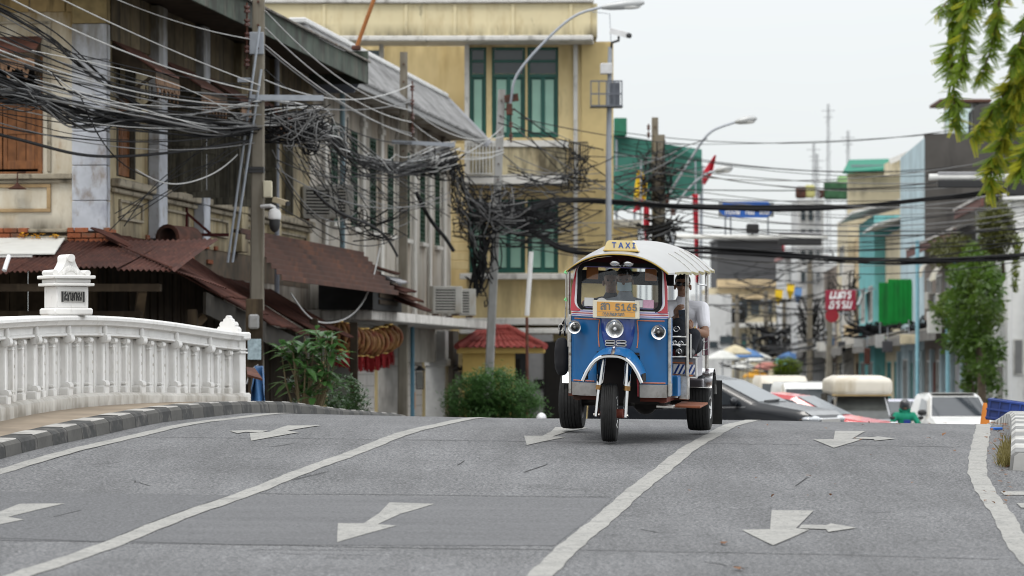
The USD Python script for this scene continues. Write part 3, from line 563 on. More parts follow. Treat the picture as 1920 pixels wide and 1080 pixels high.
roof = ta('canopy_roof', B().slab(P_, (0, 0, -.018)), M('canopy_vinyl', (.29, .29, .285), .42, var=.05, scale=2, dirt=[dict(col=(.2, .2, .19), scale=2.2, stretch=(1, 1, 1), amt=.25, max=.5)], coat=.2), smooth=50)
gold = M('gold_piping', (.36, .24, .05), .35, .6); b = B(); b.tube([np.add(p, (0, -.006, -.012)) for p in P_[0]], .006, 6); ta('piping', b, gold, roof)
for s in (0, -1): ta('valance', B().slab([[np.add(p[s], (0, 0, .004)), np.add(p[s], (0, 0, -.02-.008*math.sin(30*p[s][1])))] for p in P_[8:]], (.006, 0, 0)), M('valance_gold', (.26, .22, .1), .35, .7, var=.4, scale=25), roof)
ta('roof_lining', B().grid([[np.add(roof_pt(y, x), (0, 0, -.03)) for x in np.linspace(-.97, .97, 21)] for y in np.linspace(.0, 2.58, 14)]), M('lining', (.045, .012, .014), .8), roof, smooth=True)
ta('rear_curtain', B().slab([[(x, 2.56, z) for x in np.linspace(-.66, .34, 9)] for z in (1.5, 1.58, 1.64)], (0, .01, 0)), blackf, roof)  # panel added to keep the cab dark, no real curtain of the taxi
for y in (1.2, 1.62, 2.0, 2.36): ta('roof_rib', B().tube([np.add(roof_pt(y, x), (0, 0, .002)) for x in np.linspace(.62, 1, 8)], .006, 5), chrome_w, roof)
# roof sign
sg = B(); prof = [(-.165, 0), (.165, 0), (.16, .02), (.135, .085), (.11, .1), (-.11, .1), (-.135, .085), (-.16, .02)]; ax = .045
sg.prism(Polygon(prof).buffer(-.012).buffer(.012, quad_segs=4), (ax, .22, 1.868), (1, 0, 0), (0, 0, 1), -.13)
ts = ta('taxi_sign', sg, M('sign_cream', (.62, .5, .24), .35, var=.05, coat=.3)); ta('sign_base', B().bbox((ax, .285, 1.866), (.35, .15, .012), .004), M('sign_rim', (.4, .26, .05), .4), ts)
b = B(); place_text(b, latin('T A X I', .052, True, .004), (ax-.088, .219, 1.895), (1, 0, 0), (0, 0, 1)); ta('sign_lettering', b, M('sign_blue', (.02, .08, .32), .5), ts, smooth=False)
b = B()
for x in (-.09, .18): b.bar((x, .26, 1.862), (x*.6+.02, .27, 1.83), .008, .008)
b.bar((-.08, .26, 1.835), (.17, .26, 1.835), .008, .008); ta('sign_rack', b, blackp, ts)
for s in (-1, 1):
    mr = ta('mirror', B().add(ell((.068+s*.068, .12, 1.752), (.052, .045, .042), 3)), chrome); ta('mirror_arm', B().tube([(.068+s*.045, .12, 1.735), (.068+s*.02, .15, 1.72), (.068, .2, 1.77)], .012, 8), chrome, mr)
# posts, rails and ornaments
for x, y in ((.606, 1.2), (.694, 2.45), (-.5, .5), (-.59, 1.2), (-.64, 2.45)):
    ta('roof_post', B().cyl((x, y, .62 if y > .6 else .9), (x, y, 1.66), .02 if x > 0 else .016, 12), chrome_w)
ta('grab_bracket', B().tube([(.62, 2.3, 1.61), (.62, 2.3, 1.53), (.7, 2.35, 1.52)], .01, 6).tube([(.69, 2.38, 1.62), (.69, 2.38, 1.53)], .01, 6), chrome)
def scroll(b, c, r, s=1, turns=1.4, n=18):
    b.tube([(c[0]+s*r*(1-t*.75)*math.cos(turns*2*pi*t), c[1], c[2]+r*(1-t*.75)*math.sin(turns*2*pi*t)) for t in np.linspace(0, 1, n)], .005, 5)
b = B()
for z in (1.02, .94, .82): b.tube([(.45, .85, z), (.6, 1.15, z-.005)], .008, 6)
for c, r, s in (((.52, .98, 1.09), .035, 1), ((.56, .98, .95), .028, 1), ((.55, .98, .87), .028, -1), ((.5, .98, .96), .02, 1)): scroll(b, c, r, s)
b.tube([(.45, .95, 1.0), (.49, .98, .95), (.56, .98, .92)], .005, 5); b.tube([(.64, 1.25, .8), (.64, 1.25, 1.04), (.6, 1.3, 1.06), (.6, 1.3, .85)], .008, 6); ta('ornamental_rail', b, chrome)
# seat boxes
bx = ta('seat_box', B().bbox((.49, 1.65, .7), (.41, .6, .2), .012).bbox((-.46, 1.65, .7), (.3, .6, .2), .012), M('box_grey', (.2, .19, .21), .4, .5, var=.1))
ta('chrome_edge', B().box((.49, 1.345, .802), (.41, .02, .014)).box((.49, 1.345, .6), (.41, .02, .014)).box((.69, 1.345, .7), (.016, .02, .2)), chrome, bx)
ta('orange_edge', B().box((.47, 1.346, .745), (.36, .01, .012)).box((.47, 1.346, .618), (.36, .01, .012)), orange, bx)
ta('stripe_board', B().box((.565, 1.343, .68), (.22, .008, .1)), whitep, bx)
for k in range(6):
    q = Polygon([(.455+.045*k, .63), (.477+.045*k, .63), (.527+.045*k, .73), (.505+.045*k, .73)]).intersection(sbox(.456, .631, .674, .729))
    if q.area > 1e-5: ta('stripe', B().prism(q, (0, 1.338, 0), (1, 0, 0), (0, 0, 1), -.004), darkblue, bx, smooth=False)
lb = ta('tool_box', B().bbox((.47, 1.05, .52), (.15, .3, .21), .01), blue); ta('tool_box_edge', B().box((.47, .895, .42), (.15, .02, .02)), chrome, lb)
ta('tank_cover', B().bbox((.57, 1.28, .5), (.1, .14, .25), .01), chrome_w)
ta('running_board', B().bbox((.645, 1.2, .33), (.27, .85, .022), .006), M('board_brown', (.2, .07, .035), .6, var=.25, scale=8)); ta('step_plate', B().bbox((.45, .62, .335), (.17, .2, .03), .008), chrome_w)
for s in (1, -1):
    P_ = [[(.02-.0+s*(.7-.05+.1*k), 2.2-.33*math.cos(a), .3+.36*math.sin(a)) for k in (-1.2, .4, 1.0, 1.25)] for a in np.linspace(.5, 2.9, 12)]
    fd = ta('rear_mudguard', B().slab(P_, (0, 0, .008)), chrome); ta('mud_flap', B().box((.015+s*.75, 2.56, .3), (.16 if s > 0 else .2, .012, .46)), rubber, fd)
sp = ta('side_board', B().bbox((.71, 2.3, .93), (.03, .25, .26), .008), M('side_board_dark', (.12, .05, .07), .5, var=.3, scale=20)); b = B()
for z in (.85, .93, 1.01): b.tube([(.69, 2.17, z), (.725, 2.17, z+.02)], .007, 5)
b.tube([(.68, 2.17, .8), (.68, 2.17, 1.06), (.735, 2.17, 1.06), (.735, 2.17, .8), (.68, 2.17, .8)], .007, 5); ta('side_trim', b, chrome, sp)
# inside: seats, handlebar, dash
ta('driver_seat', B().bbox((.0, 1.12, .76), (.42, .36, .12), .04).bbox((.0, 1.32, 1.0), (.4, .09, .42), .04), blackf); ta('rear_bench', B().bbox((.015, 2.0, .8), (1.2, .5, .12), .05).bbox((.015, 2.3, 1.08), (1.22, .1, .5), .05), M('bench_red', (.16, .02, .025), .55, var=.15))
ta('dashboard', B().bbox((.015, .52, 1.2), (.86, .22, .14), .04), darkin); ta('handlebar', B().tube([(-.32, .78, 1.16), (-.15, .66, 1.2), (.15, .66, 1.2), (.32, .78, 1.16)], .014, 8), blackp)
ta('handle_chain', B().tube([(-.545, .62, 1.64), (-.55, .63, 1.3), (-.56, .65, 1.05)], .008, 5), chrome_w)
for z in (1.63, 1.36): ta('green_ribbon', B().tube([(-.53, .5, z+.02), (-.545, .49, z), (-.52, .49, z-.005)], .01, 6), M('ribbon_green', (.2, .6, .25), .6))
# ---- the bag on its side
hb = Thing('hanging_bag', 'black fabric bag hanging from the left side rail of the three wheeled taxi', 'bag', loc=TO, rz=-PSI)
t_ = trimesh.creation.icosphere(3); v = np.array(t_.vertices); v = np.sign(v)*np.abs(v)**.7*np.array([.07, .1, .19])*(1+.25*np.clip(-v[:, 2:], -1, 1)*.6)+(-.6, .72, .82); v += .012*(meshkit.fbm(v*14)[:, None]-.5)*2
bagp = hb.add('bag_body', tl((v, t_.faces)), blackf, None, True, True); hb.add('strap', tl(B().tube([(-.62, .7, 1.0), (-.6, .68, 1.1), (-.56, .66, 1.16)], .01, 6).tube([(-.57, .72, 1.0), (-.57, .68, 1.1), (-.56, .66, 1.16)], .01, 6)), blackf, None, True, True); hb.add('clip', tl(B().tube([(-.6+.025*math.cos(a), .66, 1.08+.035*math.sin(a)) for a in np.linspace(0, 6.3, 14)], .006, 5)), chrome_w, None, True, True)

# ---------------------------------------------------------------- people in the taxi
def person(label, o, rz, group=None): return Thing('person', label, 'person', group, o, rz)
def cloth(bones, grow): return [(p, q, r0+grow, r1+grow) for p, q, r0, r1 in bones]
def seated(label, hip, head, face, lean, skinm, shirt, trousers, arms, knees, feet, hips=.13, hair=True, mask=False, shades=False):
    """hip, head centres; arms: two (shoulder, elbow, wrist, hand direction); local taxi coordinates"""
    P = person(label, TO, -PSI); hip = np.array(hip, float); head = np.array(head, float); hb_, HP, hs, hu = head_bones(head, face)
    neck = HP(-.03, 0, -.15); chest = hip+(neck-hip)*.72; tors = [(hip+(-.08, 0, 0), hip+(.08, 0, 0), .115, .115), (hip, chest, .13, .135), (chest+(-.08, 0, .0), chest+(.08, 0, 0), .115, .115), (chest, neck, .11, .06)]
    leg = []; arm = []; hands = []
    for (s, e, w, hd, hn, sd) in arms:
        arm += [(s, e, .056, .043), (e, w, .043, .029)]; tors.append((neck+(np.array(s)-neck)*.3-(0, 0, .05), s, .06, .062)); hands += hand_bones(w, hd, hn, .75, 1.0, sd)
    for kx, ft in zip(knees, feet):
        kx = np.array(kx, float); sgn = np.sign(kx[0]-hip[0]) or 1; leg += [(hip+(sgn*.08, -.02, 0), kx, .1, .065), (kx, ft, .06, .042), (ft, np.array(ft)+(0, -.14, -.02), .04, .033)]
    v, f = body(hb_+tors+arm+hands+leg, 5, .03)
    P.add('body', tl((v, f)), skinm, None, True, True)
    sl = []
    for (s, e, w, hd, hn, sd) in arms: s, e = np.array(s), np.array(e); sl.append((s, s+(e-s)*.62, .06, .052))
    P.add('shirt', tl(body(cloth(tors, .012)+cloth(sl, .013), 4, .035)), shirt, None, True, True)
    P.add('trousers', tl(body(cloth([b_ for i, b_ in enumerate(leg) if i % 3 < 2], .014)+[(hip+(-.08, 0, 0), hip+(.08, 0, 0), .128, .128)], 4, .035)), trousers, None, True, True)
    P.add('shoes', tl(body(cloth(leg[2::3], .01), 3, .03)), blackp, None, True, True)
    if hair: P.add('hair', tl(body([(HP(-.03, 0, .05), HP(.005, 0, .068), .083, .07), (HP(-.05, 0, .02), HP(-.055, 0, -.04), .07, .05)], 4, .02)), hairm, None, True, True)
    fd = np.asarray(face, float)/np.linalg.norm(face)
    ey = B()
    for s in (-1, 1): ey.add(ell(HP(.082, .031*s, .018), (.014, .014, .011), 2))
    P.add('eyes', tl(ey), M('eye_dark', (.03, .025, .02), .3), None, True, True)
    P.add('mouth', tl(B().add(ell(HP(.078, 0, -.058), (.02, .008, .007) if abs(fd[0]) < .5 else (.008, .02, .007), 2))), M('lips', (.22, .08, .07), .5), None, True, True)
    if mask: P.add('face_mask', tl(B().slab([[HP(.1-.05*abs(x)**2*1.4-.01*abs(t-.5), .072*x, -.012-.085*t) for x in np.linspace(-1, 1, 11)] for t in np.linspace(0, 1, 6)], (0, .004, 0))), M('mask_blue', (.6, .74, .8), .8, var=.06), None, True, True)
    if shades:
        b = B()
        for s in (-1, 1): b.add(ell(HP(.094, .034*s, .022), (.033, .013, .024), 2))
        b.tube([HP(.098, -.08, .028), HP(.102, 0, .034), HP(.098, .08, .028)], .005, 5); P.add('sunglasses', tl(b), M('shades_black', (.008, .008, .009), .12, coat=.5), None, True, True)
    return P
jeans = M('dark_trousers', (.022, .024, .03), .85, var=.2, scale=30, bump=.3); wsh = M('white_shirt', (.68, .68, .72), .8, var=.05, scale=12, bump=.3, bscale=14, bdist=.02); gsh = M('driver_shirt', (.4, .43, .48), .8, var=.1, scale=20, bump=.3)
seated('person at the handlebar of the taxi in a grey shirt and pale blue face mask', (0, 1.08, .9), (.0, .98, 1.565), (0, -1, -.12), 0, skin2, gsh, jeans,
       [((-.2, 1.02, 1.3), (-.32, .85, 1.1), (-.3, .76, 1.17), (.05, -1, -.1), (0, 0, 1), 1), ((.2, 1.02, 1.3), (.32, .85, 1.1), (.3, .76, 1.17), (-.05, -1, -.1), (0, 0, 1), -1)], [(-.18, .72, .88), (.18, .72, .88)], [(-.2, .68, .52), (.2, .68, .52)], mask=True, hair=True)
seated('person in white shirt and sunglasses holding a phone in the taxi rear', (.5, 1.98, .93), (.5, 1.86, 1.515), (.05, -1, -.03), 0, skin, wsh, jeans,
       [((.7, 1.86, 1.29), (.745, 1.7, 1.03), (.62, 1.5, 1.08), (-.45, -.3, .75), (.3, -.9, .3), 1), ((.33, 1.86, 1.29), (.36, 1.62, 1.1), (.47, 1.5, 1.2), (.25, -.2, .9), (-.6, -.7, 0), -1)], [(.5, 1.45, 1.12), (.64, 1.5, 1.02)], [(.52, 1.42, .86), (.62, 1.45, .86)], shades=True)
seated('dark haired person half hidden behind the driver on the taxi bench', (-.3, 2.02, .93), (-.25, 1.95, 1.53), (.1, -1, 0), 0, skin, M('dark_shirt', (.05, .05, .06), .8), jeans,
       [((-.48, 1.96, 1.28), (-.5, 1.75, 1.05), (-.4, 1.55, .98), (.3, -.9, 0), (0, 0, 1), 1), ((-.1, 1.96, 1.28), (-.08, 1.75, 1.05), (-.18, 1.55, .98), (-.3, -.9, 0), (0, 0, 1), -1)], [(-.4, 1.55, .9), (-.2, 1.55, .9)], [(-.4, 1.48, .52), (-.2, 1.48, .52)])
ph = Thing('phone', 'dark phone with camera lenses held by the person in the white shirt', 'phone', loc=TO, rz=-PSI)
Rp = rotx(.25)@roty(-.1)
ph.add('phone_body', tl(B().bbox((.545, 1.425, 1.2), (.078, .01, .16), .008, Rp)), M('phone_grey', (.035, .045, .06), .3, coat=.4), None, False, True); b = B()
for dx, dz in ((-.018, .05), (-.018, .022), (.004, .036)): b.add(ell(np.array((.545+dx, 1.412, 1.2+dz)), (.009, .004, .009), 2))
ph.add('lens', tl(b), blackp, None, True, True)
wt = Thing('wrist_watch', 'gold wrist watch on the arm of the person in the white shirt', 'watch', loc=TO, rz=-PSI); wt.add('band', tl(B().tube([(.645+.03*math.cos(a)*.5, 1.53+.036*math.sin(a), 1.075+.034*math.cos(a)) for a in np.linspace(0, 2*pi, 14)], .008, 5)), M('watch_gold', (.5, .35, .12), .25, 1.0), None, True, True)
# ---------------------------------------------------------------- white balustrade of the bridge
stucco = M('white_stucco', (.66, .65, .63), .7, zg=[((.34, .31, .26), 2.3, 1.98, .7)], var=.06, scale=5, dirt=[dict(col=(.42, .39, .34), scale=2.5, stretch=(1, 1, .3), amt=.22, max=.6), dict(col=(.3, .28, .25), scale=12, stretch=(1, 1, .5), amt=.12, max=.5)], bump=.25, bscale=40, bdist=.004)
stucco_d = M('stained_stucco', (.56, .54, .5), .75, zg=[((.2, .18, .15), 2.2, 1.97, .9)], var=.1, scale=5, dirt=[dict(col=(.3, .27, .23), scale=5, stretch=(1, 1, .5), amt=.38, max=.7)], bump=.3, bscale=40, bdist=.004)
_w = np.array([[-6.3, 24.0, -.75, .05], [-5.75, 29.5, -.64, .26], [-5.42, 33.0, -.52, .44], [-5.2, 35.2, -.455, .514], [-4.99, 36.8, -.405, .555], [-4.70, 38.2, -.378, .575], [-4.125, 40.5, -.393, .535], [-3.6, 42.5, -.418, .455], [-3.45, 43.0, -.428, .44]])
_wl = np.concatenate([[0], np.cumsum(np.linalg.norm(np.diff(_w[:, :2], axis=0), axis=1))]); WL = _wl[-1]; _ws = CubicSpline(_wl, _w)
def wall_at(t, n, z_top=None, z_bot=None):
    q = _ws(t); d = _ws(t, 1)[:2]; d = d/np.linalg.norm(d); nn = np.array([d[1], -d[0]])
    z = CZ+(q[3]+z_top if z_top is not None else q[2]+z_bot); return np.array([q[0]+nn[0]*n, q[1]+nn[1]*n, z])
def wall_dirs(t): d = _ws(t, 1)[:2]; d = d/np.linalg.norm(d); return np.array([d[0], d[1], 0]), np.array([d[1], -d[0], 0])
bal = Thing('bridge_balustrade', 'long white stucco balustrade with pilasters and scrolls along the pavement of the bridge', 'balustrade', loc=wall_at(WL/2, 0, None, 0))
ts_ = np.linspace(0, WL, 70)
def loft(prof, ts=ts_, close=True):
    """prof: (n, kind, dz) points; kind 't' measured from the top, 'b' from the base"""
    G = np.array([[wall_at(t, n, dz if k == 't' else None, dz if k == 'b' else None) for n, k, dz in prof] for t in ts]); b = B(); b.grid(G, False, True)
    m = len(prof)
    for e, fl in ((0, False), (-1, True)): b.raw(G[e], [[0, i+1, i] if fl else [0, i, i+1] for i in range(1, m-1)])
    return b
bal.add('coping', loft([(-.16, 't', -.0), (.17, 't', -.0), (.19, 't', -.02), (.19, 't', -.05), (.165, 't', -.07), (.15, 't', -.1), (.12, 't', -.115), (-.16, 't', -.115)]), stucco, None, 35)
bal.add('frieze', loft([(-.12, 't', -.112), (.115, 't', -.112), (.1, 't', -.125), (.1, 't', -.185), (.125, 't', -.195), (.13, 't', -.215), (.1, 't', -.23), (-.12, 't', -.23)]), stucco, None, 35)
bal.add('panel', loft([(-.1, 't', -.228), (.04, 't', -.228), (.04, 'b', .1), (-.1, 'b', .1)]), stucco)
bal.add('plinth', loft([(-.16, 'b', -.1), (.19, 'b', -.1), (.19, 'b', .07), (.16, 'b', .095), (.12, 'b', .105), (-.16, 'b', .105)]), stucco_d, None, 35)
def oriented(fn, t):
    d, n = wall_dirs(t); b = B(); fn(b, t, d, n, np.stack([d, n, [0, 0, 1]], 1)); return b
SP = .392; t0 = WL-.36; k = 0; t = t0
while t > 2.0:
    d, n = wall_dirs(t); Rm = np.stack([d, n, np.array([0, 0, 1.0])], 1); top = wall_at(t, 0, -.23)[2]; bot = wall_at(t, 0, None, .1)[2]; H = top-bot
    at = lambda nn, z, tt=t: np.array([*wall_at(tt, nn, None, 0)[:2], z])
    b = B()
    if k % 3 == 2:
        b.bbox(at(.055, (top+bot)/2), (.075, .11, H-.02), .012, Rm); b.bbox(at(.075, bot+.02), (.16, .15, .13), .015, Rm)
        pil = bal.add('buttress', b, stucco, None, 40)
        for z, r, nn in ((top-.015, .05, .125), (bot+.1, .04, .12)):
            c = at(nn, z); bb = B().cyl(c-d*.06, c+d*.06, r, 14); bb.cyl(c-d*.066, c+d*.066, r*.55, 10); bal.add('scroll', bb, stucco, pil, 40)
        bb = B().add((ell((0, 0, 0), (.035, .03, .075), 2)[0]@Rm.T+at(.12, top+.07), ell((0, 0, 0), (1, 1, 1), 2)[1])); bal.add('acanthus', bb, stucco, pil, True)
    else:
        b.bbox(at(.055, (top+bot)/2), (.058, .07, H-.02), .01, Rm); b.bbox(at(.055, bot+.035), (.12, .1, .09), .012, Rm); b.bbox(at(.05, bot+.11), (.095, .085, .03), .01, Rm); b.bbox(at(.05, top-.1), (.095, .085, .02), .008, Rm)
        pil = bal.add('pilaster', b, stucco, None, 40); c = at(.08, top-.035)
        bal.add('capital', B().cyl(c-d*.05, c+d*.05, .036, 12).bbox(at(.05, top-.03), (.12, .09, .05), .01, Rm), stucco, pil, 40)
    for q_ in (.5-.13, .5+.13): c = np.array([*wall_at(t-SP*q_, .04, None, 0)[:2], (top+bot)/2]); bal.add('fillet', B().bbox(c, (.018, .02, H-.02), .004, Rm), stucco)
    # little garland in the field beside it
    bb = B(); m_ = t-SP*.45
    for j in range(6): c = np.array([*wall_at(m_, .02+.008*(j % 2), None, 0)[:2], bot+H*(.3+.085*j)]); bb.add((ell((0, 0, 0), (.028-.003*abs(j-3), .02, .026), 1)[0]@Rm.T+c, ell((0, 0, 0), (1, 1, 1), 1)[1]))
    bal.add('garland', bb, stucco_d, None, True); t -= SP; k += 1
# end pier with a lobed finial
d, n = wall_dirs(WL); Rm = np.stack([d, n, np.array([0, 0, 1.0])], 1); zt = wall_at(WL, 0, 0)[2]; zb = wall_at(WL, 0, None, 0)[2]; at = lambda t_, nn, z: np.array([*wall_at(min(t_, WL), nn, None, 0)[:2], z])+d*max(0, t_-WL)
b = B(); b.bbox(at(WL-.02, .0, (zt+zb)/2-.02), (.2, .26, zt-zb-.06), .012, Rm); b.bbox(at(WL-.02, .01, zb+.04), (.26, .36, .16), .02, Rm); b.bbox(at(WL-.02, .0, zt-.25), (.24, .3, .025), .01, Rm); b.bbox(at(WL-.02, .0, zt-.21), (.22, .29, .02), .008, Rm); b.bbox(at(WL-.02, .015, zt-.045), (.26, .35, .1), .02, Rm)
pier = bal.add('end_pier', b, stucco, None, 40)
lob = [(-.135, 0), (-.135, .035), (-.115, .06), (-.085, .065), (-.1, .09), (-.085, .12), (-.05, .125), (-.045, .155), (-.02, .165), (-.012, .19), (0, .2)]
lob = lob+[(-x, y) for x, y in lob[-2::-1]]; bal.add('finial', B().prism(Polygon(lob).buffer(.006, quad_segs=3), at(WL-.1, .0, zt+.004), n, (0, 0, 1), .12), stucco, pier, 40)
# pedestal with its inscription
tp = float(np.interp(37.6, _w[:, 1], _wl)); n = np.array([.5, -.866, 0]); d = np.array([.866, .5, 0]); Rm = np.stack([d, n, np.array([0, 0, 1.0])], 1); zt = wall_at(tp, 0, 0)[2]
ped = Thing('pedestal', 'white moulded pedestal with scrolled top and dark inscribed plaque standing on the balustrade', 'pedestal', loc=wall_at(tp, 0, 0))
c0 = wall_at(tp, .0, 0); L_, Wd = .37, .36
def pb(b, l, w, z0, z1, bv=.012):
    z0, z1 = z0*.88, z1*.88; return b.bbox(c0+np.array([0, 0, (z0+z1)/2]), (l, w, z1-z0), bv, Rm)
b = B(); pb(b, L_+.08, Wd+.08, .001, .09, .03); pb(b, L_, Wd, .085, .36); ped.add('die', b, stucco, None, 40)
b = B(); pb(b, L_+.1, Wd+.1, .36, .395, .012); pb(b, L_+.04, Wd+.04, .394, .45, .012); pb(b, L_+.12, Wd+.12, .449, .49, .014); ped.add('cornice', b, stucco, None, 40)
half = [(-.52, 0), (-.52, .06), (-.48, .085), (-.42, .08), (-.4, .055), (-.33, .06), (-.24, .12), (-.17, .2), (-.13, .27), (-.12, .33), (-.09, .37), (-.04, .385), (0, .388)]
half = [(x*.41, y*.58) for x, y in half]; out = half+[(-x, y) for x, y in half[-2::-1]]; top = ped.add('scrolled_top', B().prism(out, c0+np.array([0, 0, .43])-n*.12, d, (0, 0, 1), .24), stucco, None, 40)
b = B()
for l, z, r in ((-.19, .03, .032), (.19, .03, .032), (0, .19, .042)): c = c0+d*l+np.array([0, 0, .43+z]); b.cyl(c-n*.15, c+n*.15, r, 16)
ped.add('roll', b, stucco, top, 40)
b = B()
for j in range(9): c = c0+n*.12+d*(.02*(j-4))+np.array([0, 0, .43+.08-.003*(j-4)**2]); b.add((ell((0, 0, 0), (.016, .015, .035), 1)[0]@Rm.T+c, ell((0, 0, 0), (1, 1, 1), 1)[1]))
ped.add('leaf_carving', b, stucco, top, True)
pf = c0+n*(Wd/2+.004)+np.array([0, 0, .16]); pq = ped.add('plaque', B().bbox(c0+n*(Wd/2+.002)+np.array([0, 0, .2]), (.27, .014, .12), .004, Rm), M('plaque_stone', (.34, .33, .31), .6, var=.2, scale=40))
b = B(); P_, w_ = thai('สะพานหกหลง', .085, .2); from shapely import affinity
P_ = affinity.scale(P_, .21/w_, 1, origin=(0, 0)); b.prism(P_, c0+n*(Wd/2+.008)-d*.105+np.array([0, 0, .16]), d, (0, 0, 1), .006); ped.add('inscription', b, M('inscription_dark', (.035, .035, .035), .6), pq)
b = B()
for l in (-.123, .123): b = B().box(c0+n*(Wd/2+.008)+d*l+np.array([0, 0, .2]), (.022, .01, .11), Rm); ped.add('plaque_border', b, M('inscription_dark', (.03, .03, .03), .6), pq)

# ---------------------------------------------------------------- old corner house
FA = Fac((-6.853, 58.0), .129); FL = Fac((-6.853, 58.0), pi/2+.129)
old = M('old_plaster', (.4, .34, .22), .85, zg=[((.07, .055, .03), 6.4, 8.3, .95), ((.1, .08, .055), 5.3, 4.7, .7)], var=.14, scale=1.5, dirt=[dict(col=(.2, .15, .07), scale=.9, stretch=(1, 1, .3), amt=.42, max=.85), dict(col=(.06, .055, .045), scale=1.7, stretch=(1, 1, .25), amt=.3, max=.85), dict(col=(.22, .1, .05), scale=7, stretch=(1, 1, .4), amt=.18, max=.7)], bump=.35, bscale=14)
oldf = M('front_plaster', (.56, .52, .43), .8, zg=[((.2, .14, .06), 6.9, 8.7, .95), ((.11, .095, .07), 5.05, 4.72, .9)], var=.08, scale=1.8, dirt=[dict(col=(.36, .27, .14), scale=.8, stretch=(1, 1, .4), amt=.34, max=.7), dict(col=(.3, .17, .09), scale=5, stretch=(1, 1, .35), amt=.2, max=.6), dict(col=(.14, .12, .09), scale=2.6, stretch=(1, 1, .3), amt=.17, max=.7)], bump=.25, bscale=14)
bluew = M('blue_white_paint', (.44, .46, .5), .75, zg=[((.12, .105, .075), 6.6, 8.5, .85)], var=.15, scale=2.5, dirt=[dict(col=(.26, .27, .32), scale=2.0, stretch=(1, 1, .6), amt=.3, max=.8), dict(col=(.18, .13, .08), scale=4, stretch=(1, 1, .5), amt=.22, max=.7)], bump=.25, bscale=20)
upper = M('grimy_boards', (.1, .077, .045), .85, var=.35, scale=3, dirt=[dict(col=(.035, .03, .024), scale=1.6, stretch=(1.5, 1.5, .15), amt=.4, max=.85), dict(col=(.2, .15, .06), scale=2.2, stretch=(1.5, 1.5, .15), amt=.22, max=.6)], bump=.4, bscale=20, rnd=.25)
teak = M('teak', (.2, .085, .035), .6, var=.3, scale=5, dirt=[dict(col=(.1, .05, .03), scale=3, stretch=(6, 6, .3), amt=.4, max=.7)], bump=.3, bscale=30, rnd=.1)
greyw = M('grey_wood', (.1, .093, .072), .8, var=.3, scale=4, dirt=[dict(col=(.03, .028, .024), scale=2, stretch=(5, 5, .3), amt=.42, max=.85), dict(col=(.22, .21, .17), scale=3, stretch=(4, 4, .25), amt=.2, max=.6)], bump=.4, bscale=25, rnd=.15)
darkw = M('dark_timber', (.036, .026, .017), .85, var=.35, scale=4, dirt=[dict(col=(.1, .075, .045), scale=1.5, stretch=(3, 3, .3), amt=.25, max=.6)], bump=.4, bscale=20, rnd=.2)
brickm = M('old_brick', (.26, .085, .04), .9, var=.3, scale=8, dirt=[dict(col=(.1, .08, .06), scale=4, stretch=(1, 1, 1), amt=.35, max=.8)], bump=.5, bscale=30, rnd=.25)
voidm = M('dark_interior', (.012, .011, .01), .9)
mould = M('ledge_plaster', (.33, .29, .22), .85, var=.2, scale=3, dirt=[dict(col=(.07, .06, .045), scale=3, stretch=(1, 1, 1), amt=.4, max=.85)], bump=.3)
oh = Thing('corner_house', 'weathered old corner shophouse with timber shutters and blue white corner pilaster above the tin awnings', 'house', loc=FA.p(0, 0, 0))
# front face, to the left of the corner
awr, awl, wh0, wh1 = FL.a(77), FL.a(-80), FL.h(60, 322), FL.h(60, 100)
LB = 4.72; bays = [(1.0, 2.25), (4.55, 6.2), (8.0, 9.7), (11.5, 13.1), (15.0, 16.6)]
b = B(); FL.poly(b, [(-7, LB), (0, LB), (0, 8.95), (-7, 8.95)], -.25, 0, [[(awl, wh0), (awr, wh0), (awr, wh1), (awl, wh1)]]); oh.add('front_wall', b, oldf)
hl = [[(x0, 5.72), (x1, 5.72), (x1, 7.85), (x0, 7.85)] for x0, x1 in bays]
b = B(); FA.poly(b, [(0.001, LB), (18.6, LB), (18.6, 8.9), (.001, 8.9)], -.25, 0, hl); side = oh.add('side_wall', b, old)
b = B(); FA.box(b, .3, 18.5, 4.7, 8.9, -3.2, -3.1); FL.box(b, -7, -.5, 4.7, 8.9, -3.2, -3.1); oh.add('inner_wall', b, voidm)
# boarded band below the eaves on the side face, one board after the other
a_ = .45
while a_ < 18.3:
    w_ = .62+.14*((a_*7) % 1); b = B(); FA.box(b, a_+.012, a_+w_-.012, 7.98, 8.88, .003, .035+.012*((a_*3) % 1)); oh.add('board', b, upper, side); a_ += w_
a_ = FL.a(0)-.1
while a_ < -.55:
    b = B(); FL.box(b, a_+.012, a_+.6, 8.42, 8.9, .003, .03); oh.add('board', b, M('ochre_boards', (.27, .19, .085), .8, var=.25, scale=3, dirt=[dict(col=(.09, .065, .03), scale=2, stretch=(1.5, 1.5, .3), amt=.35)], rnd=.15)); a_ += .62
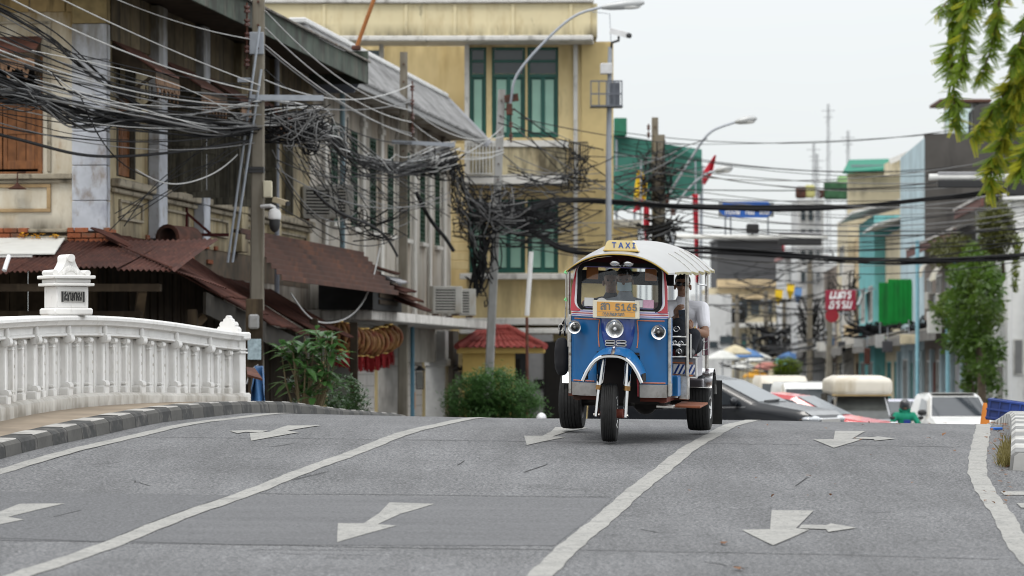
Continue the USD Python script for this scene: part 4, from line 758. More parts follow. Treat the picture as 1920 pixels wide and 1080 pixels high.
# corner pilaster in blocks
ca = FL.a(138)
for i, (h0, h1) in enumerate([(4.74, 5.24), (5.25, 5.83), (5.84, 6.4), (6.41, 7.0), (7.01, 7.6), (7.61, 8.2), (8.21, 8.93)]):
    b = B(); FL.bbox(b, ca, .1, h0, h1, .002, .12, .012); FA.bbox(b, -.09, .14, h0, h1, .002, .1, .012); oh.add('pilaster_block', b, bluew if i < 6 else M('ochre_plaster', (.2, .15, .07), .85, var=.3))
for p0, p1 in ((3.3, 3.95), (6.95, 7.5), (10.4, 11.0), (13.9, 14.4)):
    b = B()
    for i, (h0, h1) in enumerate([(4.74, 5.5), (5.51, 6.4), (6.41, 7.3), (7.31, 8.86)]): FA.bbox(b, p0, p1, h0, h1, .002, .2, .012)
    oh.add('pilaster', b, bluew if p0 < 9 else old)
for (p0, p1) in ((.56, 3.29), (3.96, 6.94), (7.51, 10.39), (11.01, 13.89), (14.41, 18.5)):
    b = B(); FA.bbox(b, p0, p1, 5.52, 5.66, .002, .16, .02); FA.bbox(b, p0, p1, 5.42, 5.5, .002, .09, .02); oh.add('ledge', b, mould)
    m_ = (p0+p1)/2; b = B(); x0, x1, z0, z1 = p0+.55, p1-.5, 4.98, 5.33
    for q in ((x0, x1, z1-.05, z1), (x0, x1, z0, z0+.05), (x0, x0+.06, z0+.051, z1-.051), (x1-.06, x1, z0+.051, z1-.051)): FA.bbox(b, *q, .002, .05, .01)
    oh.add('panel_moulding', b, mould)
b = B(); FL.bbox(b, -7, ca-.002, FL.h(100, 336), FL.h(100, 326), .002, .12, .015); FL.bbox(b, -7, ca-.002, FL.h(100, 343), FL.h(100, 337), .002, .06, .01); oh.add('ledge', b, mould)
b = B(); x1 = FL.a(96); z0, z1 = FL.h(50, 398), FL.h(50, 345)
for q in ((-5, x1, z1-.06, z1), (-5, x1, z0, z0+.06), (x1-.07, x1, z0+.061, z1-.061)): FL.bbox(b, *q, .002, .04, .01)
oh.add('panel_moulding', b, M('tan_moulding', (.34, .24, .13), .8, var=.2))
b = B(); FL.bbox(b, FL.a(89), FL.a(96), FL.h(90, 322), FL.h(90, 45), .002, .035, .008); FL.bbox(b, -5, FL.a(96), FL.h(90, 44), FL.h(90, 40), .002, .035, .008); oh.add('window_border', b, mould)
for h0, h1, d1 in ((LB+.0, LB+.06, .1), (LB-.14, LB-.06, .08)): b = B(); FL.bbox(b, -7, FL.a(128), h0, h1, .002, d1, .012); oh.add('string_course', b, mould)
# exposed bricks at the foot of the corner
rb = np.random.default_rng(3)
for f_, a0, a1 in ((FL, FL.a(130), .1), (FA, .0, 9.0), (FL, -3.5, FL.a(50))):
    for i in range(4):
        h0 = LB-.16+.092*i-.12; a_ = a0-(.12 if i % 2 else 0)
        while a_ < a1:
            if rb.random() < (.85 if f_ is FL else .6-.05*a_):
                b = B(); f_.bbox(b, max(a_, a0), min(a_+.23, a1+.05), h0, h0+.078, -.05, .02+rb.uniform(0, .025) if f_ is FA else .13+rb.uniform(0, .012), .006)
                if min(a_+.23, a1+.05)-max(a_, a0) > .05: oh.add('brick', b, brickm)
            a_ += .245
b = B(); FL.box(b, -7, .1, 4.2, LB-.002, -.25, -.01); FA.box(b, .0, 18.5, 4.2, LB-.002, -.24, -.012); oh.add('lower_band', b, M('bare_masonry', (.14, .105, .075), .9, var=.3, scale=6, dirt=[dict(col=(.08, .07, .055), scale=3, stretch=(1, 1, 1), amt=.45)], bump=.6, bscale=20))
# shutters
def shutter(f_, a0, a1, h0, h1, off, mat, name='shutter', parts=True):
    """a timber leaf of frame, planks and a raised panel in the plane of f_"""
    b = B()
    for q in ((a0, a0+.07, h0, h1), (a1-.07, a1, h0, h1), (a0+.071, a1-.071, h1-.09, h1), (a0+.071, a1-.071, h0, h0+.14), (a0+.071, a1-.071, h0+(h1-h0)*.45, h0+(h1-h0)*.45+.08)): f_.bbox(b, *q, off, off+.045, .006)
    p = oh.add(name, b, mat); n_ = max(2, int((a1-a0-.14)/.13)); w_ = (a1-a0-.14)/n_
    for i in range(n_): b = B(); f_.bbox(b, a0+.07+i*w_+.004, a0+.07+(i+1)*w_-.004, h0+.1, h1-.05, off+.008, off+.028+.004*(i % 2), .004); oh.add('plank', b, mat, p)
    return p
mid = awr-.68
shutter(FL, mid+.01, awr-.05, wh0+.05, wh0+1.35, -.1, teak); shutter(FL, mid-.64, mid-.01, wh0+.05, wh0+1.35, -.1, teak)
b = B(); FL.bbox(b, awr-.05, awr+.03, wh0, wh1, -.12, .03, .01); FL.bbox(b, awl, awr+.03, wh0-.07, wh0-.002, -.12, .08, .012); oh.add('window_frame', b, teak)
shutter(FA, 1.02, 1.62, 5.76, 7.1, -.12, teak); shutter(FA, 1.64, 2.22, 5.76, 7.1, -.12, teak)
for x0, x1 in bays:
    b = B(); FA.bbox(b, x0-.03, x0+.05, 5.72, 7.85, -.15, .02, .01); FA.bbox(b, x1-.05, x1+.03, 5.72, 7.85, -.15, .02, .01); FA.bbox(b, x0-.03, x1+.03, 7.85, 7.92, -.15, .02, .01); oh.add('window_frame', b, greyw)
for a_, wd, h0, h1, sw in ((4.6, .68, 5.62, 7.45, .12), (6.15, .62, 5.6, 7.4, -.3), (8.02, .66, 5.55, 7.35, .1), (9.65, .6, 5.6, 7.3, -.4), (11.55, .66, 5.6, 7.35, .1)):
    ff = Fac(FA.p(a_, 0, .02), math.atan2(FA.n[0], FA.n[1])+sw); shutter(ff, 0.02, wd, h0, h1, -.02, greyw, 'open_shutter')
# canopies with carved valances over the windows
rustr = M('rusty_sheet', (.09, .038, .027), .75, var=.35, scale=5, dirt=[dict(col=(.04, .025, .02), scale=2, stretch=(1, 1, 1), amt=.4), dict(col=(.17, .07, .035), scale=4, stretch=(1, 1, 1), amt=.2, max=.6)], bump=.3, rnd=.1)
def valance(f_, a0, a1, h, off, parent):
    n_ = max(2, round((a1-a0)/.28)); w_ = (a1-a0)/n_
    for i in range(n_):
        x = a0+i*w_; pts = [(x+.005, h), (x+w_-.005, h), (x+w_-.005, h-.16), (x+w_*.82, h-.2), (x+w_*.7, h-.17), (x+w_*.6, h-.3), (x+w_*.5, h-.36), (x+w_*.4, h-.3), (x+w_*.3, h-.17), (x+w_*.18, h-.2), (x+.005, h-.16)]
        hole = [(x+w_*.5+.03*math.cos(t), h-.15+.05*math.sin(t)) for t in np.linspace(0, 2*pi, 9)[:-1]]
        b = B(); f_.poly(b, pts, off, off+.02, [hole]); oh.add('carved_pendant', b, M('carved_wood', (.17, .1, .06), .8, var=.3, scale=8, dirt=(.05, .035, .025), damt=.35, dstretch=(1, 1, 1), dscale=5), parent)
def canopy(f_, a0, a1, hw, off, drop):
    b = B(); P0, P1, P2, P3 = f_.p(a0, hw, .0), f_.p(a1, hw, .0), f_.p(a1, hw-drop, off), f_.p(a0, hw-drop, off); b.slab([[P0, P1], [P3, P2]], (0, 0, .035)); c = oh.add('window_canopy', b, rustr)
    b = B(); f_.bbox(b, a0, a1, hw-drop-.14, hw-drop-.02, off-.03, off+.01, .01)
    for a_ in (a0+.03, a1-.03): b.bar(f_.p(a_, hw-drop-.1, off-.05), f_.p(a_, hw-drop-.55, .02), .05, .05); b.prism([(0, 0), (0, -.35), (off, -drop-.1), (off, -drop)], f_.p(a_, hw-.02, 0), f_.n, (0, 0, 1), .02)
    oh.add('canopy_frame', b, darkw, c); valance(f_, a0, a1, hw-drop-.1, off, c); b = B()
    for k in range(7): b.bar(f_.p(a1, hw-drop-.1, off*(k+.5)/7), f_.p(a1, hw-drop-.36+.03*(k % 2), off*(k+.5)/7), .03, .02)
    oh.add('canopy_side', b, darkw, c)
canopy(FL, awl, FL.a(80), FL.h(50, 72), .5, .28)
for (x0, x1) in bays[:4]: canopy(FA, x0-.35, x1+.2, 7.98, .75, .5)
# eaves and roof
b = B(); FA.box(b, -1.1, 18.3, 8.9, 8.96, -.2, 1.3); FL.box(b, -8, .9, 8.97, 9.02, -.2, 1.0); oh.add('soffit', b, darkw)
fasc = M('fascia_green', (.06, .075, .06), .8, var=.3, scale=2, dirt=[dict(col=(.03, .028, .024), scale=1.5, stretch=(1, 1, .4), amt=.45), dict(col=(.13, .12, .1), scale=3, stretch=(1, 1, .3), amt=.25, max=.6)], bump=.3)
for i in range(6): b = B(); a0 = -1.1+i*3.25; FA.bbox(b, a0, min(a0+3.24, 18.3), 8.68, 9.14, 1.3, 1.34, .01); oh.add('fascia_board', b, fasc)
FA.box(b := B(), 18.3, 18.36, 8.68, 9.4, -.3, 1.35); oh.add('fascia_board', b, fasc)
oldroof = M('old_roof_sheet', (.17, .16, .145), .85, var=.25, scale=2, dirt=[dict(col=(.06, .055, .05), scale=1.5, stretch=(1, 1, 1), amt=.4, max=.8), dict(col=(.1, .05, .03), scale=3, stretch=(1, 1, 1), amt=.18)], bump=.3, rnd=.12)
def corr(f_, a0, a1, p0, p1, amp, wl, th=.006, jit=0.0, along=False):
    """corrugated sheet between the edge lines p0=(h, off) and p1; waves across a, or across the slope when along"""
    (h0, o0), (h1, o1) = p0, p1; L_ = math.hypot(h1-h0, o1-o0); nh, no = (o0-o1)/L_, (h1-h0)/L_
    if along: na, ns = 7, int(L_/wl*6)+1
    else: na, ns = int((a1-a0)/wl*6)+1, 4
    G = []
    for i in range(na):
        row = []
        for j in range(ns):
            a = a0+(a1-a0)*i/(na-1); t = j/(ns-1); w = amp*math.sin(2*pi*((t*L_ if along else a)/wl)) + jit*(meshkit.noise(np.array([a*.9, t*2, 1.7]))-.5)
            row.append(f_.p(a, h0+(h1-h0)*t+w*nh, o0+(o1-o0)*t+w*no))
        G.append(row)
    n = np.array(f_.n)*no+np.array([0, 0, 1])*nh; return B().slab(G, n*-th)
for i in range(20):
    a0 = -1.1+i*.97
    for j, (p0, p1) in enumerate((((9.15, 1.42), (10.3, -.9)), ((10.27, -.8), (11.9, -4.0)))): oh.add('roof_sheet', corr(FA, a0, a0+1.0, p0, p1, .022, .13), oldroof, None, 40)
b = B(); FA.box(b, -1, 18.3, 11.85, 12.0, -4.2, -3.9); oh.add('ridge_cap', b, fasc); b = B(); FA.poly(B(), [(0, 0), (1, 0), (1, 1)], 0, .1)
b.prism([(0, 0), (4.5, 0), (0, 2.9)], FA.p(18.3, 9.0, -4.1), FA.n, (0, 0, 1), .05); oh.add('gable', b, fasc)
FL.box(b := B(), -8, .2, 9.02, 11.5, -4.0, -3.8); oh.add('roof_back', b, darkw)
# lamp under the window
lp = Thing('wall_lamp', 'small rusty conical lamp hanging below the teak shuttered window', 'lamp', loc=FL.p(FL.a(40), FL.h(40, 355), .2)); a_ = FL.a(40)
lp.add('shade', B().lathe([(.01, .08), (.03, .05), (.06, .02), (.16, -.03), (.155, -.035), (.02, .0)], FL.p(a_, FL.h(40, 352), .25), (0, 0, 1), 20), rustr, None, 40); lp.add('stem', B().tube([FL.p(a_, FL.h(40, 345), .25), FL.p(a_, FL.h(40, 325), .24), FL.p(a_+.12, FL.h(40, 323), .02)], .012, 6), rustr)

# ---------------------------------------------------------------- white row house further along
rowm = M('row_plaster', (.43, .4, .35), .85, zg=[((.1, .075, .05), 7.4, 8.9, .8), ((.1, .08, .06), 5.6, 4.0, .7)], var=.1, scale=1.5, dirt=[dict(col=(.24, .18, .12), scale=1.0, stretch=(1, 1, .3), amt=.38, max=.7), dict(col=(.13, .11, .09), scale=2.5, stretch=(1, 1, .25), amt=.22, max=.8)], bump=.3)
rowl = M('row_pilaster', (.56, .54, .5), .8, zg=[((.14, .11, .08), 7.6, 8.9, .7)], var=.08, scale=2, dirt=[dict(col=(.3, .26, .2), scale=2.0, stretch=(1, 1, .25), amt=.3, max=.7)], bump=.2)
gsh_m = M('green_shutter', (.022, .06, .04), .7, var=.25, scale=6, dirt=[dict(col=(.05, .055, .03), scale=6, stretch=(3, 3, .4), amt=.35)], bump=.3, rnd=.1)
rh = Thing('row_house', 'pale two storey row house with dark green shutters and grey tiled roof', 'house', loc=FA.p(18.7, 0, 0))
wins = [21.2+2.62*i for i in range(7)]
b = B(); FA.poly(b, [(18.62, 3.3), (39.9, 3.3), (39.9, 8.85), (18.62, 8.85)], -.25, -.001, [[(w, 5.8), (w+.85, 5.8), (w+.85, 8.05), (w, 8.05)] for w in wins]); rw = rh.add('wall', b, rowm)
b = B(); b.box(FA.p(39.8, 6.1, -2.6), (.1, 5.0, 5.2), np.stack([FA.n, FA.d, FA.z], 1)@np.diag([1, 1, 1.0]) if False else np.stack([FA.d, FA.n, FA.z], 1)); rh.add('end_wall', b, rowm)
for w in wins:
    s = B()
    for q in ((w, w+.06, 5.8, 8.05), (w+.79, w+.85, 5.8, 8.05), (w+.395, w+.455, 5.81, 8.04), (w+.061, w+.789, 7.98, 8.05), (w+.061, w+.789, 5.8, 5.88), (w+.061, w+.789, 6.9, 6.98)): FA.box(s, *q, -.05, .01)
    p = rh.add('shutter', s, gsh_m); ls = B(); FA.box(ls, w+.03, w+.82, 5.85, 8.0, -.1, -.06)
    rh.add('shutter_back', ls, gsh_m, p)
    for k in range(18): q = B(); z = 5.92+.116*k; FA.box(q, w+.06, w+.79, z, z+.05, -.06, -.01); rh.add('slat', q, gsh_m, p)
    b = B(); FA.bbox(b, w-.08, w+.93, 5.68, 5.79, .0, .1, .012); rh.add('sill', b, rowl)
for a_ in [20.2]+[w+1.35 for w in wins]:
    b = B(); FA.bbox(b, a_-.13, a_+.22, 3.7, 8.84, .001, .09, .015); FA.bbox(b, a_-.18, a_+.27, 8.2, 8.35, .001, .13, .015); rh.add('pilaster', b, rowl)
tile = M('grey_roof_tile', (.25, .25, .25), .8, var=.2, scale=3, dirt=[dict(col=(.1, .1, .1), scale=1.6, stretch=(1, 1, 1), amt=.35, max=.7)], bump=.2, rnd=.14)
b = B(); FA.box(b, 18.7, 40.1, 8.86, 8.9, -.2, .86); rh.add('soffit', b, rowl); b = B(); FA.bbox(b, 18.7, 40.15, 8.7, 8.86, .84, .92, .015); rh.add('gutter', b, M('gutter_grey', (.25, .25, .25), .6))
sl = np.array([10.08-8.84, -.25-.95]); 
for j in range(4):
    t0_, t1_ = j/4, (j+1)/4+.03
    for i in range(22):
        a0 = 18.72+i*.972; rh.add('roof_tile', corr(FA, a0, a0+.985, (8.86+sl[0]*t0_+.012*0, .95+sl[1]*t0_+.02), (8.86+sl[0]*t1_+.012, .95+sl[1]*t1_), .05, .2, .012), tile, None, 40)
for i in range(8): b = B(); a0 = 18.7+i*2.68; FA.bbox(b, a0, a0+2.67, 10.07, 10.2, -.5, -.1, .03); rh.add('ridge_tile', b, M('ridge_white', (.55, .55, .54), .7, var=.1))
b = B(); b.bar(FA.p(40.2, 8.75, 1.05), FA.p(40.2, 10.2, -.35), .1, .22); rh.add('verge_board', b, M('verge_white', (.42, .43, .46), .7, var=.1)); b = B(); b.slab([[FA.p(18.5, 8.5, .2), FA.p(18.5, 8.5, 1.0)], [FA.p(18.5, 9.0, -.3), FA.p(18.5, 9.0, 1.3)]], FA.d*.05); rh.add('verge_flashing', b, M('flashing', (.12, .13, .16), .5, .3))
for a_, r, m_ in ((21.0, .06, 'pipe_blue'), (13.4, .05, 'pipe_grey')): rh.add('drain_pipe', B().cyl(FA.p(a_, 3.7, .3), FA.p(a_, 8.8, .3), r, 10), M(m_, (.13, .2, .23) if 'blue' in m_ else (.25, .27, .32), .5))
# house between them, in the shade of the old roof
b = B(); FA.poly(b, [(11.0, 3.3), (18.6, 3.3), (18.6, LB-.01), (11.0, LB-.01)], -.3, -.02); rh.add('lower_wall', b, rowm)
# air conditioners
acm = M('ac_casing', (.36, .35, .32), .6, var=.08, scale=3, dirt=[dict(col=(.25, .22, .17), scale=4, stretch=(1, 1, .5), amt=.3, max=.6)]); acd = M('ac_dark', (.02, .02, .02), .7)
def ac_unit(label, o, rz, w=.8, h=.62, d=.3):
    t = Thing('air_conditioner', label, 'air conditioner', 'outdoor air conditioner units', o, rz)
    t.add('casing', B().bbox((0, 0, h/2), (w, d, h), .02), acm, None, False, True); t.add('grille_back', B().box((-.08*w, -d/2-.004, h/2), (w*.66, .006, h*.86)), acd, None, False, True)
    for k in range(9): t.add('slat', B().box((-.08*w, -d/2-.014, h*.1+k*h*.1), (w*.66, .014, h*.045)), acm, None, False, True)
    t.add('side_panel', B().box((w*.36, -d/2-.006, h/2), (w*.2, .01, h*.9)), acm, None, False, True); t.add('bracket', B().bar((-w*.35, -d*.6, -.03), (-w*.35, d*.9, -.03), .04, .04).bar((w*.35, -d*.6, -.03), (w*.35, d*.9, -.03), .04, .04), rustr, None, False, True); return t
acz = -.129+.5
ac0 = ac_unit('air conditioner on the pale row house wall, left of the pair above the rusty sheet', FA.p(FA.a(597, .35), FA.h(597, 410, .35), .35), acz, .8, .7)
for i, (px, py, off, lab) in enumerate(((628, 405, .35, 'air conditioner on the row house wall beside the blue drain pipe'), (836, 588, 1.2, 'air conditioner on the canopy edge at the row house end, left one of two'), (862, 592, 1.3, 'air conditioner on the canopy edge beside the leaning pole, right one of two'))):
    ac0.copy(lab, FA.p(FA.a(px, off), FA.h(px, py, off), off), acz)

# ---------------------------------------------------------------- ground floor: canopy band, shops, tin awnings
sf = Thing('shop_front', 'tiled shop front with white streaked canopy and grey columns below the row house', 'shop', loc=FA.p(28, 0, 0))
band = M('streaked_canopy', (.5, .48, .45), .8, var=.08, dirt=[dict(col=(.13, .12, .1), scale=3.5, stretch=(4, 4, .3), amt=.4, max=.8)], bump=.2)
b = B(); FA.bbox(b, 18.0, 37.0, 3.5, 3.72, .0, 1.5, .02); sf.add('canopy', b, band); b = B(); FA.box(b, 18, 40, 2.6, 3.49, -.2, .0); sf.add('lintel', b, M('lintel_grey', (.3, .29, .26), .85, var=.15, dirt=(.14, .13, .12), damt=.3))
tw = M('shop_tile', (.42, .4, .38), .35, var=.06, scale=5, dirt=[dict(col=(.28, .26, .24), scale=2, stretch=(1, 1, .4), amt=.35, max=.6)], rnd=.04)
for a0, a1 in ((23.2, 28.8), (30.6, 36.5)):
    b = B(); FA.box(b, a0, a1, 0, 2.6, -.32, -.3); back = sf.add('tiled_wall', b, M('tile_joint', (.2, .19, .18), .8)); n_ = int((a1-a0)/.56)
    for i in range(n_):
        for j in range(9): b = B(); x = a0+i*(a1-a0)/n_; FA.box(b, x+.012, x+(a1-a0)/n_-.012, .02+j*.285, .02+j*.285+.27, -.3, -.285); sf.add('wall_tile', b, tw, back)
for a_, m_ in ((22.6, concrete), (29.6, concrete), (37.4, M('pilaster_grey', (.36, .36, .35), .8, dirt=(.2, .19, .18), damt=.3))): b = B(); FA.bbox(b, a_-.25, a_+.35, 0, 3.48, -.3, .25, .02); FA.bbox(b, a_-.3, a_+.4, 2.5, 2.7, -.32, .3, .02); sf.add('column', b, m_)
b = B(); FA.box(b, 39, 40, 0, 3.49, -.3, .2); sf.add('back_wall', b, M('back_wall', (.07, .06, .05), .9, var=.3))
sf.add('drain_pipe', B().cyl(FA.p(31, 0, .32), FA.p(31, 3.5, .32), .055, 10), M('pipe_teal', (.06, .16, .22), .5)); b = B(); FA.bbox(b, 34.6, 35.1, 1.35, 1.8, -.28, -.25, .01); sf.add('orange_notice', b, M('notice_orange', (.5, .2, .02), .5, var=.15, scale=20))
for a_ in (31.6, 38.3, 39.3):
    t = Thing('wall_lantern', ['black iron lantern on the first tiled shop column', 'black iron lantern left of the blue sign at the row house end', 'black iron lantern under the blue sign edge at the row house end'][(31.6, 38.3, 39.3).index(a_)], 'lantern', loc=FA.p(a_, 2.2, .4)); b = B(); c = FA.p(a_, 2.15, .42)
    for dx in (-.09, .09):
        for dy in (-.09, .09): b.bar(c+(dx, dy, -.22), c+(dx*1.1, dy*1.1, .22), .02, .02)
    t.add('frame', b.box(c+(0, 0, .24), (.26, .26, .03)).box(c+(0, 0, -.23), (.2, .2, .03)).lathe([(.15, .25), (.02, .36)], c, (0, 0, 1), 8), blackp); t.add('bracket', B().bar(c+(0, 0, .35), FA.p(a_, 2.55, .2), .02, .02), blackp)
    t.add('pane', B().box(c, (.15, .15, .4)), M('lantern_glass', (.2, .2, .18), .2))
bs = Thing('hanging_sign', 'dark blue box sign hung on the row house end beside the red tiled kiosk', 'sign', loc=FA.p(39.5, 2.4, .5)); b = B(); FA.bbox(b, 39.0, 39.9, 1.5, 3.0, .5, .62, .01); bs.add('board', b, M('sign_navy', (.02, .04, .14), .4)); b = B(); FA.bbox(b, 38.95, 39.95, 3.0, 3.05, .48, .64, .01); bs.add('top_trim', b, blackp)

# dark timber store under the awnings
store = Thing('timber_store', 'dark timber shack with plank walls and raking struts under the rusty awnings', 'shack', loc=FA.p(0, 0, 0))
pr = np.random.default_rng(12)
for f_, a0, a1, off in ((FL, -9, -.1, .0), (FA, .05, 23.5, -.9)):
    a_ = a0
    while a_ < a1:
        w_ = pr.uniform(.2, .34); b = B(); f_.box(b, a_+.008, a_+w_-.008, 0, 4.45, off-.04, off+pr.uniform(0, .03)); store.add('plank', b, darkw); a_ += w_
for (p, q, w_) in ((FL.p(FL.a(245), 2.0, .2), FL.p(FL.a(330), 3.7, 2.4), .14), (FA.p(-2.5, 1.4, .4), FA.p(-1.2, 3.3, 2.0), .12), (FA.p(1.5, 1.5, -.5), FA.p(2.4, 3.3, 1.8), .13), (FA.p(5, 1.6, -.5), FA.p(5.5, 3.4, 1.6), .12)): store.add('strut', B().bar(p, q, w_, w_), M('strut_timber', (.1, .075, .05), .85, var=.3, scale=4, dirt=(.04, .03, .02), damt=.4))
for p in (FL.p(-.4, 0, .2), FA.p(-1.6, 0, 1.9), FA.p(3.6, 0, 1.9), FA.p(9, 0, 1.9), FA.p(14, 0, 1.8)): store.add('post', B().bbox(p+(0, 0, 1.7), (.16, .16, 3.4), .01), darkw)
b = B(); b.bar(FL.p(-9, 3.75, 3.0), FL.p(1.7, 3.72, 3.0), .16, .12); b.bar(FL.p(-9, 3.35, 2.2), FL.p(1.2, 3.3, 2.2), .2, .12); store.add('beam', b, darkw)
b = B(); FL.bbox(b, FL.a(0)-.5, FL.a(62), 2.2, 3.3, .35, .4, .01); store.add('plank_panel', b, M('brown_board', (.075, .05, .03), .8, var=.3, scale=3, dirt=(.03, .022, .015), dstretch=(.3, .3, 4), damt=.4))
rust = M('rust_red', (.07, .028, .021), .8, var=.3, scale=4, dirt=[dict(col=(.045, .022, .018), scale=1.5, stretch=(1, 1, 1), amt=.4, max=.8), dict(col=(.15, .06, .035), scale=4, stretch=(1, 1, 1), amt=.22, max=.6), dict(col=(.2, .18, .16), scale=14, stretch=(1, 1, 1), amt=.04, max=.5)], bump=.25, rnd=.12)
aw = Thing('tin_awning', 'dark red rusty corrugated tin awning wrapped around the corner below the old house', 'awning', loc=FL.p(0, 3.9, 2))
for i in range(10):
    a0 = 1.95-(i+1)*.88; sk = B(); G = corr(FL, a0, a0+.93, (LB-.14, .12), (3.98+.04*math.sin(i*1.7), 3.35+.12*math.sin(i*2.3)), .018, .09, .004, .05); aw.add('sheet', G, rust, None, 40)
# hip sheets turning round the corner
cH = FL.p(.12, LB-.1, .12); e0 = FL.p(1.95, 4.0, 3.35); e1 = FA.p(-1.0, 3.75, 2.35)
def tri_sheet(p, q, r_, n=16, amp=.014, name='sheet', t=aw, mat=None):
    p, q, r_ = map(np.asarray, (p, q, r_)); G = []
    nn = np.cross(q-p, r_-p); nn /= np.linalg.norm(nn); nn = nn if nn[2] > 0 else -nn
    for i in range(n*3+1):
        s = i/(n*3); e = q+(r_-q)*s; G.append([p+(e-p)*k+nn*amp*math.sin(2*pi*s*n)*k for k in np.linspace(.02, 1, 4)])
    t.add(name, B().slab(G, -nn*.005), mat or rust, None, 40)
tri_sheet(cH, e0, e1, 22)
b = B(); b.tube([FL.p(.1, LB-.1, .13), FL.p(.9, 4.36, 1.7), e0+(0, 0, .03)], .018, 6); aw.add('hip_cap', b, rust)
for i in range(8):
    a0 = -1.0+i*.9; aw.add('sheet', corr(FA, a0, a0+.95, (4.76-.03*i, .05), (3.62-.07*i+.06*math.sin(i*2.1), 2.25-.02*i+.06*math.sin(i*1.3)), .02, .1, .004, .06), rust, None, 40)
for i in range(6):
    a0 = 7.0+i*.95; aw.add('sheet', corr(FA, a0, a0+1.0, (4.2-.03*i, .3), (3.05+.02*i+.07*math.sin(i*2.1), 2.0+.1*math.sin(i*1.3)), .02, .1, .004, .08), rust, None, 40)
b = B(); FA.bbox(b, -1.4, 6.6, 3.25, 3.5, 2.1, 2.2, .01) if False else b.bar(FA.p(-1.7, 3.5, 2.12), FA.p(6.4, 2.84, 2.02), .05, .36); aw.add('valance_board', b, M('mouldy_board', (.022, .019, .015), .9, var=.35, scale=3, dirt=[dict(col=(.1, .09, .075), scale=2.5, stretch=(1, 1, .5), amt=.16, max=.5), dict(col=(.014, .013, .012), scale=3, stretch=(1, 1, 1), amt=.4)], bump=.4))
ws = Thing('white_sheet', 'white flat sheet lying on the tin awning at the left edge of view', 'sheet', loc=FL.p(-2, 4.5, 1)); b = B(); b.slab([[FL.p(-7, 4.62, .3), FL.p(FL.a(130), 4.6, .3)], [FL.p(-7, 4.29, 1.9), FL.p(FL.a(100, 1.9)+.02, 4.29, 1.9)]], (0, 0, .02)); ws.add('sheet', b, M('sheet_white', (.6, .6, .57), .6, var=.05, dirt=(.35, .3, .24), damt=.15)); b = B(); b.bar(FL.p(-7, 4.26, 2.0), FL.p(FL.a(60, 2), 4.26, 2.0), .05, .03); ws.add('batten', b, M('batten', (.6, .6, .58), .6))
for i, px in enumerate((56, 95)):
    b = B(); c = FL.p(FL.a(px, .4), 4.63, .4)
    for k in range(16): leafcard(b, c+pr.normal(0, .07, 3)*(1.3, .6, .3), .09, .07, pr.uniform(0, 6), .3)
    solo('marigold_garland', b, M('marigold', (.6, .3, .02), .7), ['yellow marigold garland on the white sheet, left of the two', 'yellow marigold garland on the white sheet, right of the two'][i], 'garland')
tb = Thing('white_tube', 'short white plastic tube hanging from the awning edge at far left', 'tube', loc=W(10, 490, 54)); tb.add('tube', B().cyl(W(17, 480, 54.4), W(8, 507, 54.2), .035, 10), whitep); tb.add('cap', B().cyl(W(8.3, 506, 54.2), W(7.8, 508, 54.2), .038, 10), M('cap_grey', (.3, .3, .3), .5))
# big rusty ribbed sheet hung further along, and the scraps around it
rs = Thing('ribbed_rust_sheet', 'large sloping sheet of brown ribbed iron hung right of the thick concrete pole', 'roof sheet', loc=FA.p(10, 4.5, 1.5))
rbrown = M('rust_brown', (.06, .026, .017), .75, var=.3, scale=2, dirt=[dict(col=(.025, .014, .011), scale=1.0, stretch=(1, 1, 1), amt=.42, max=.8), dict(col=(.15, .055, .022), scale=1.3, stretch=(1, 1, .6), amt=.24, max=.6)], bump=.2, rnd=.1)
for i in range(5):
    a0, a1 = 4.8+i*2.6, 4.8+(i+1)*2.6+.05; G = []
    for a in np.linspace(a0, a1, 5): G.append([FA.p(a, 4.98-(.95)*t+.02*math.sin(2*pi*t*9), 1.3+.85*t+.02*math.sin(2*pi*t*9)) for t in np.linspace(0, 1, 73)])
    rs.add('sheet', B().slab(np.array(G)[::-1], FA.n*-.006), rbrown, None, 40)
b = B(); b.bar(FA.p(4.8, 4.93, 1.22), FA.p(18, 4.95, 1.22), .06, .06); rs.add('rail', b, darkw)
sc = Thing('roof_scraps', 'heap of bent tin scraps and dark tarpaulin at the right end of the ribbed iron', 'scrap', loc=FA.p(19, 4.3, 1.6))
for i in range(5): b = corr(FA, 17.6+.6*i, 19.4+.5*i, (4.85-.12*i, .9), (4.55-.2*i, 1.9+.1*i), .03, .2, .005, .15); sc.add('tin_scrap', b, [rbrown, M('zinc', (.3, .3, .31), .5, .6, var=.2, dirt=(.2, .08, .03), damt=.3), rust, rbrown, rust][i], None, 40)
tarp = M('dark_tarp', (.015, .015, .016), .6, var=.3, bump=.4, bscale=6); b = B(); FA.box(b, 17.5, 21.4, 3.72, 4.5, .4, 1.6); sc.add('tarpaulin', b, tarp)
for i in range(4): b = B(); FA.bbox(b, 18.2, 20.6, 3.85+.14*i, 3.95+.14*i, 1.6, 1.64, .01); sc.add('slat', b, darkw)
tk = Thing('rusty_drum', 'short rusty pipe section lying on the awning below the second window', 'pipe', loc=FA.p(5.5, 4.7, .5)); tk.add('shell', B().lathe([(.2, 0), (.22, .02), (.22, .95), (.2, 1.0), (.17, 1.0), (.17, .05), (.17, 0), (.2, 0)], FA.p(2.4, 4.72, .55), FA.d+np.array([0.25, 0, 0]), 18), rustr, None, 40); tk.add('rim', B().lathe([(.22, 0), (.235, .01), (.22, .03)], FA.p(2.4, 4.72, .55), FA.d+np.array([.25, 0, 0]), 18), rust)
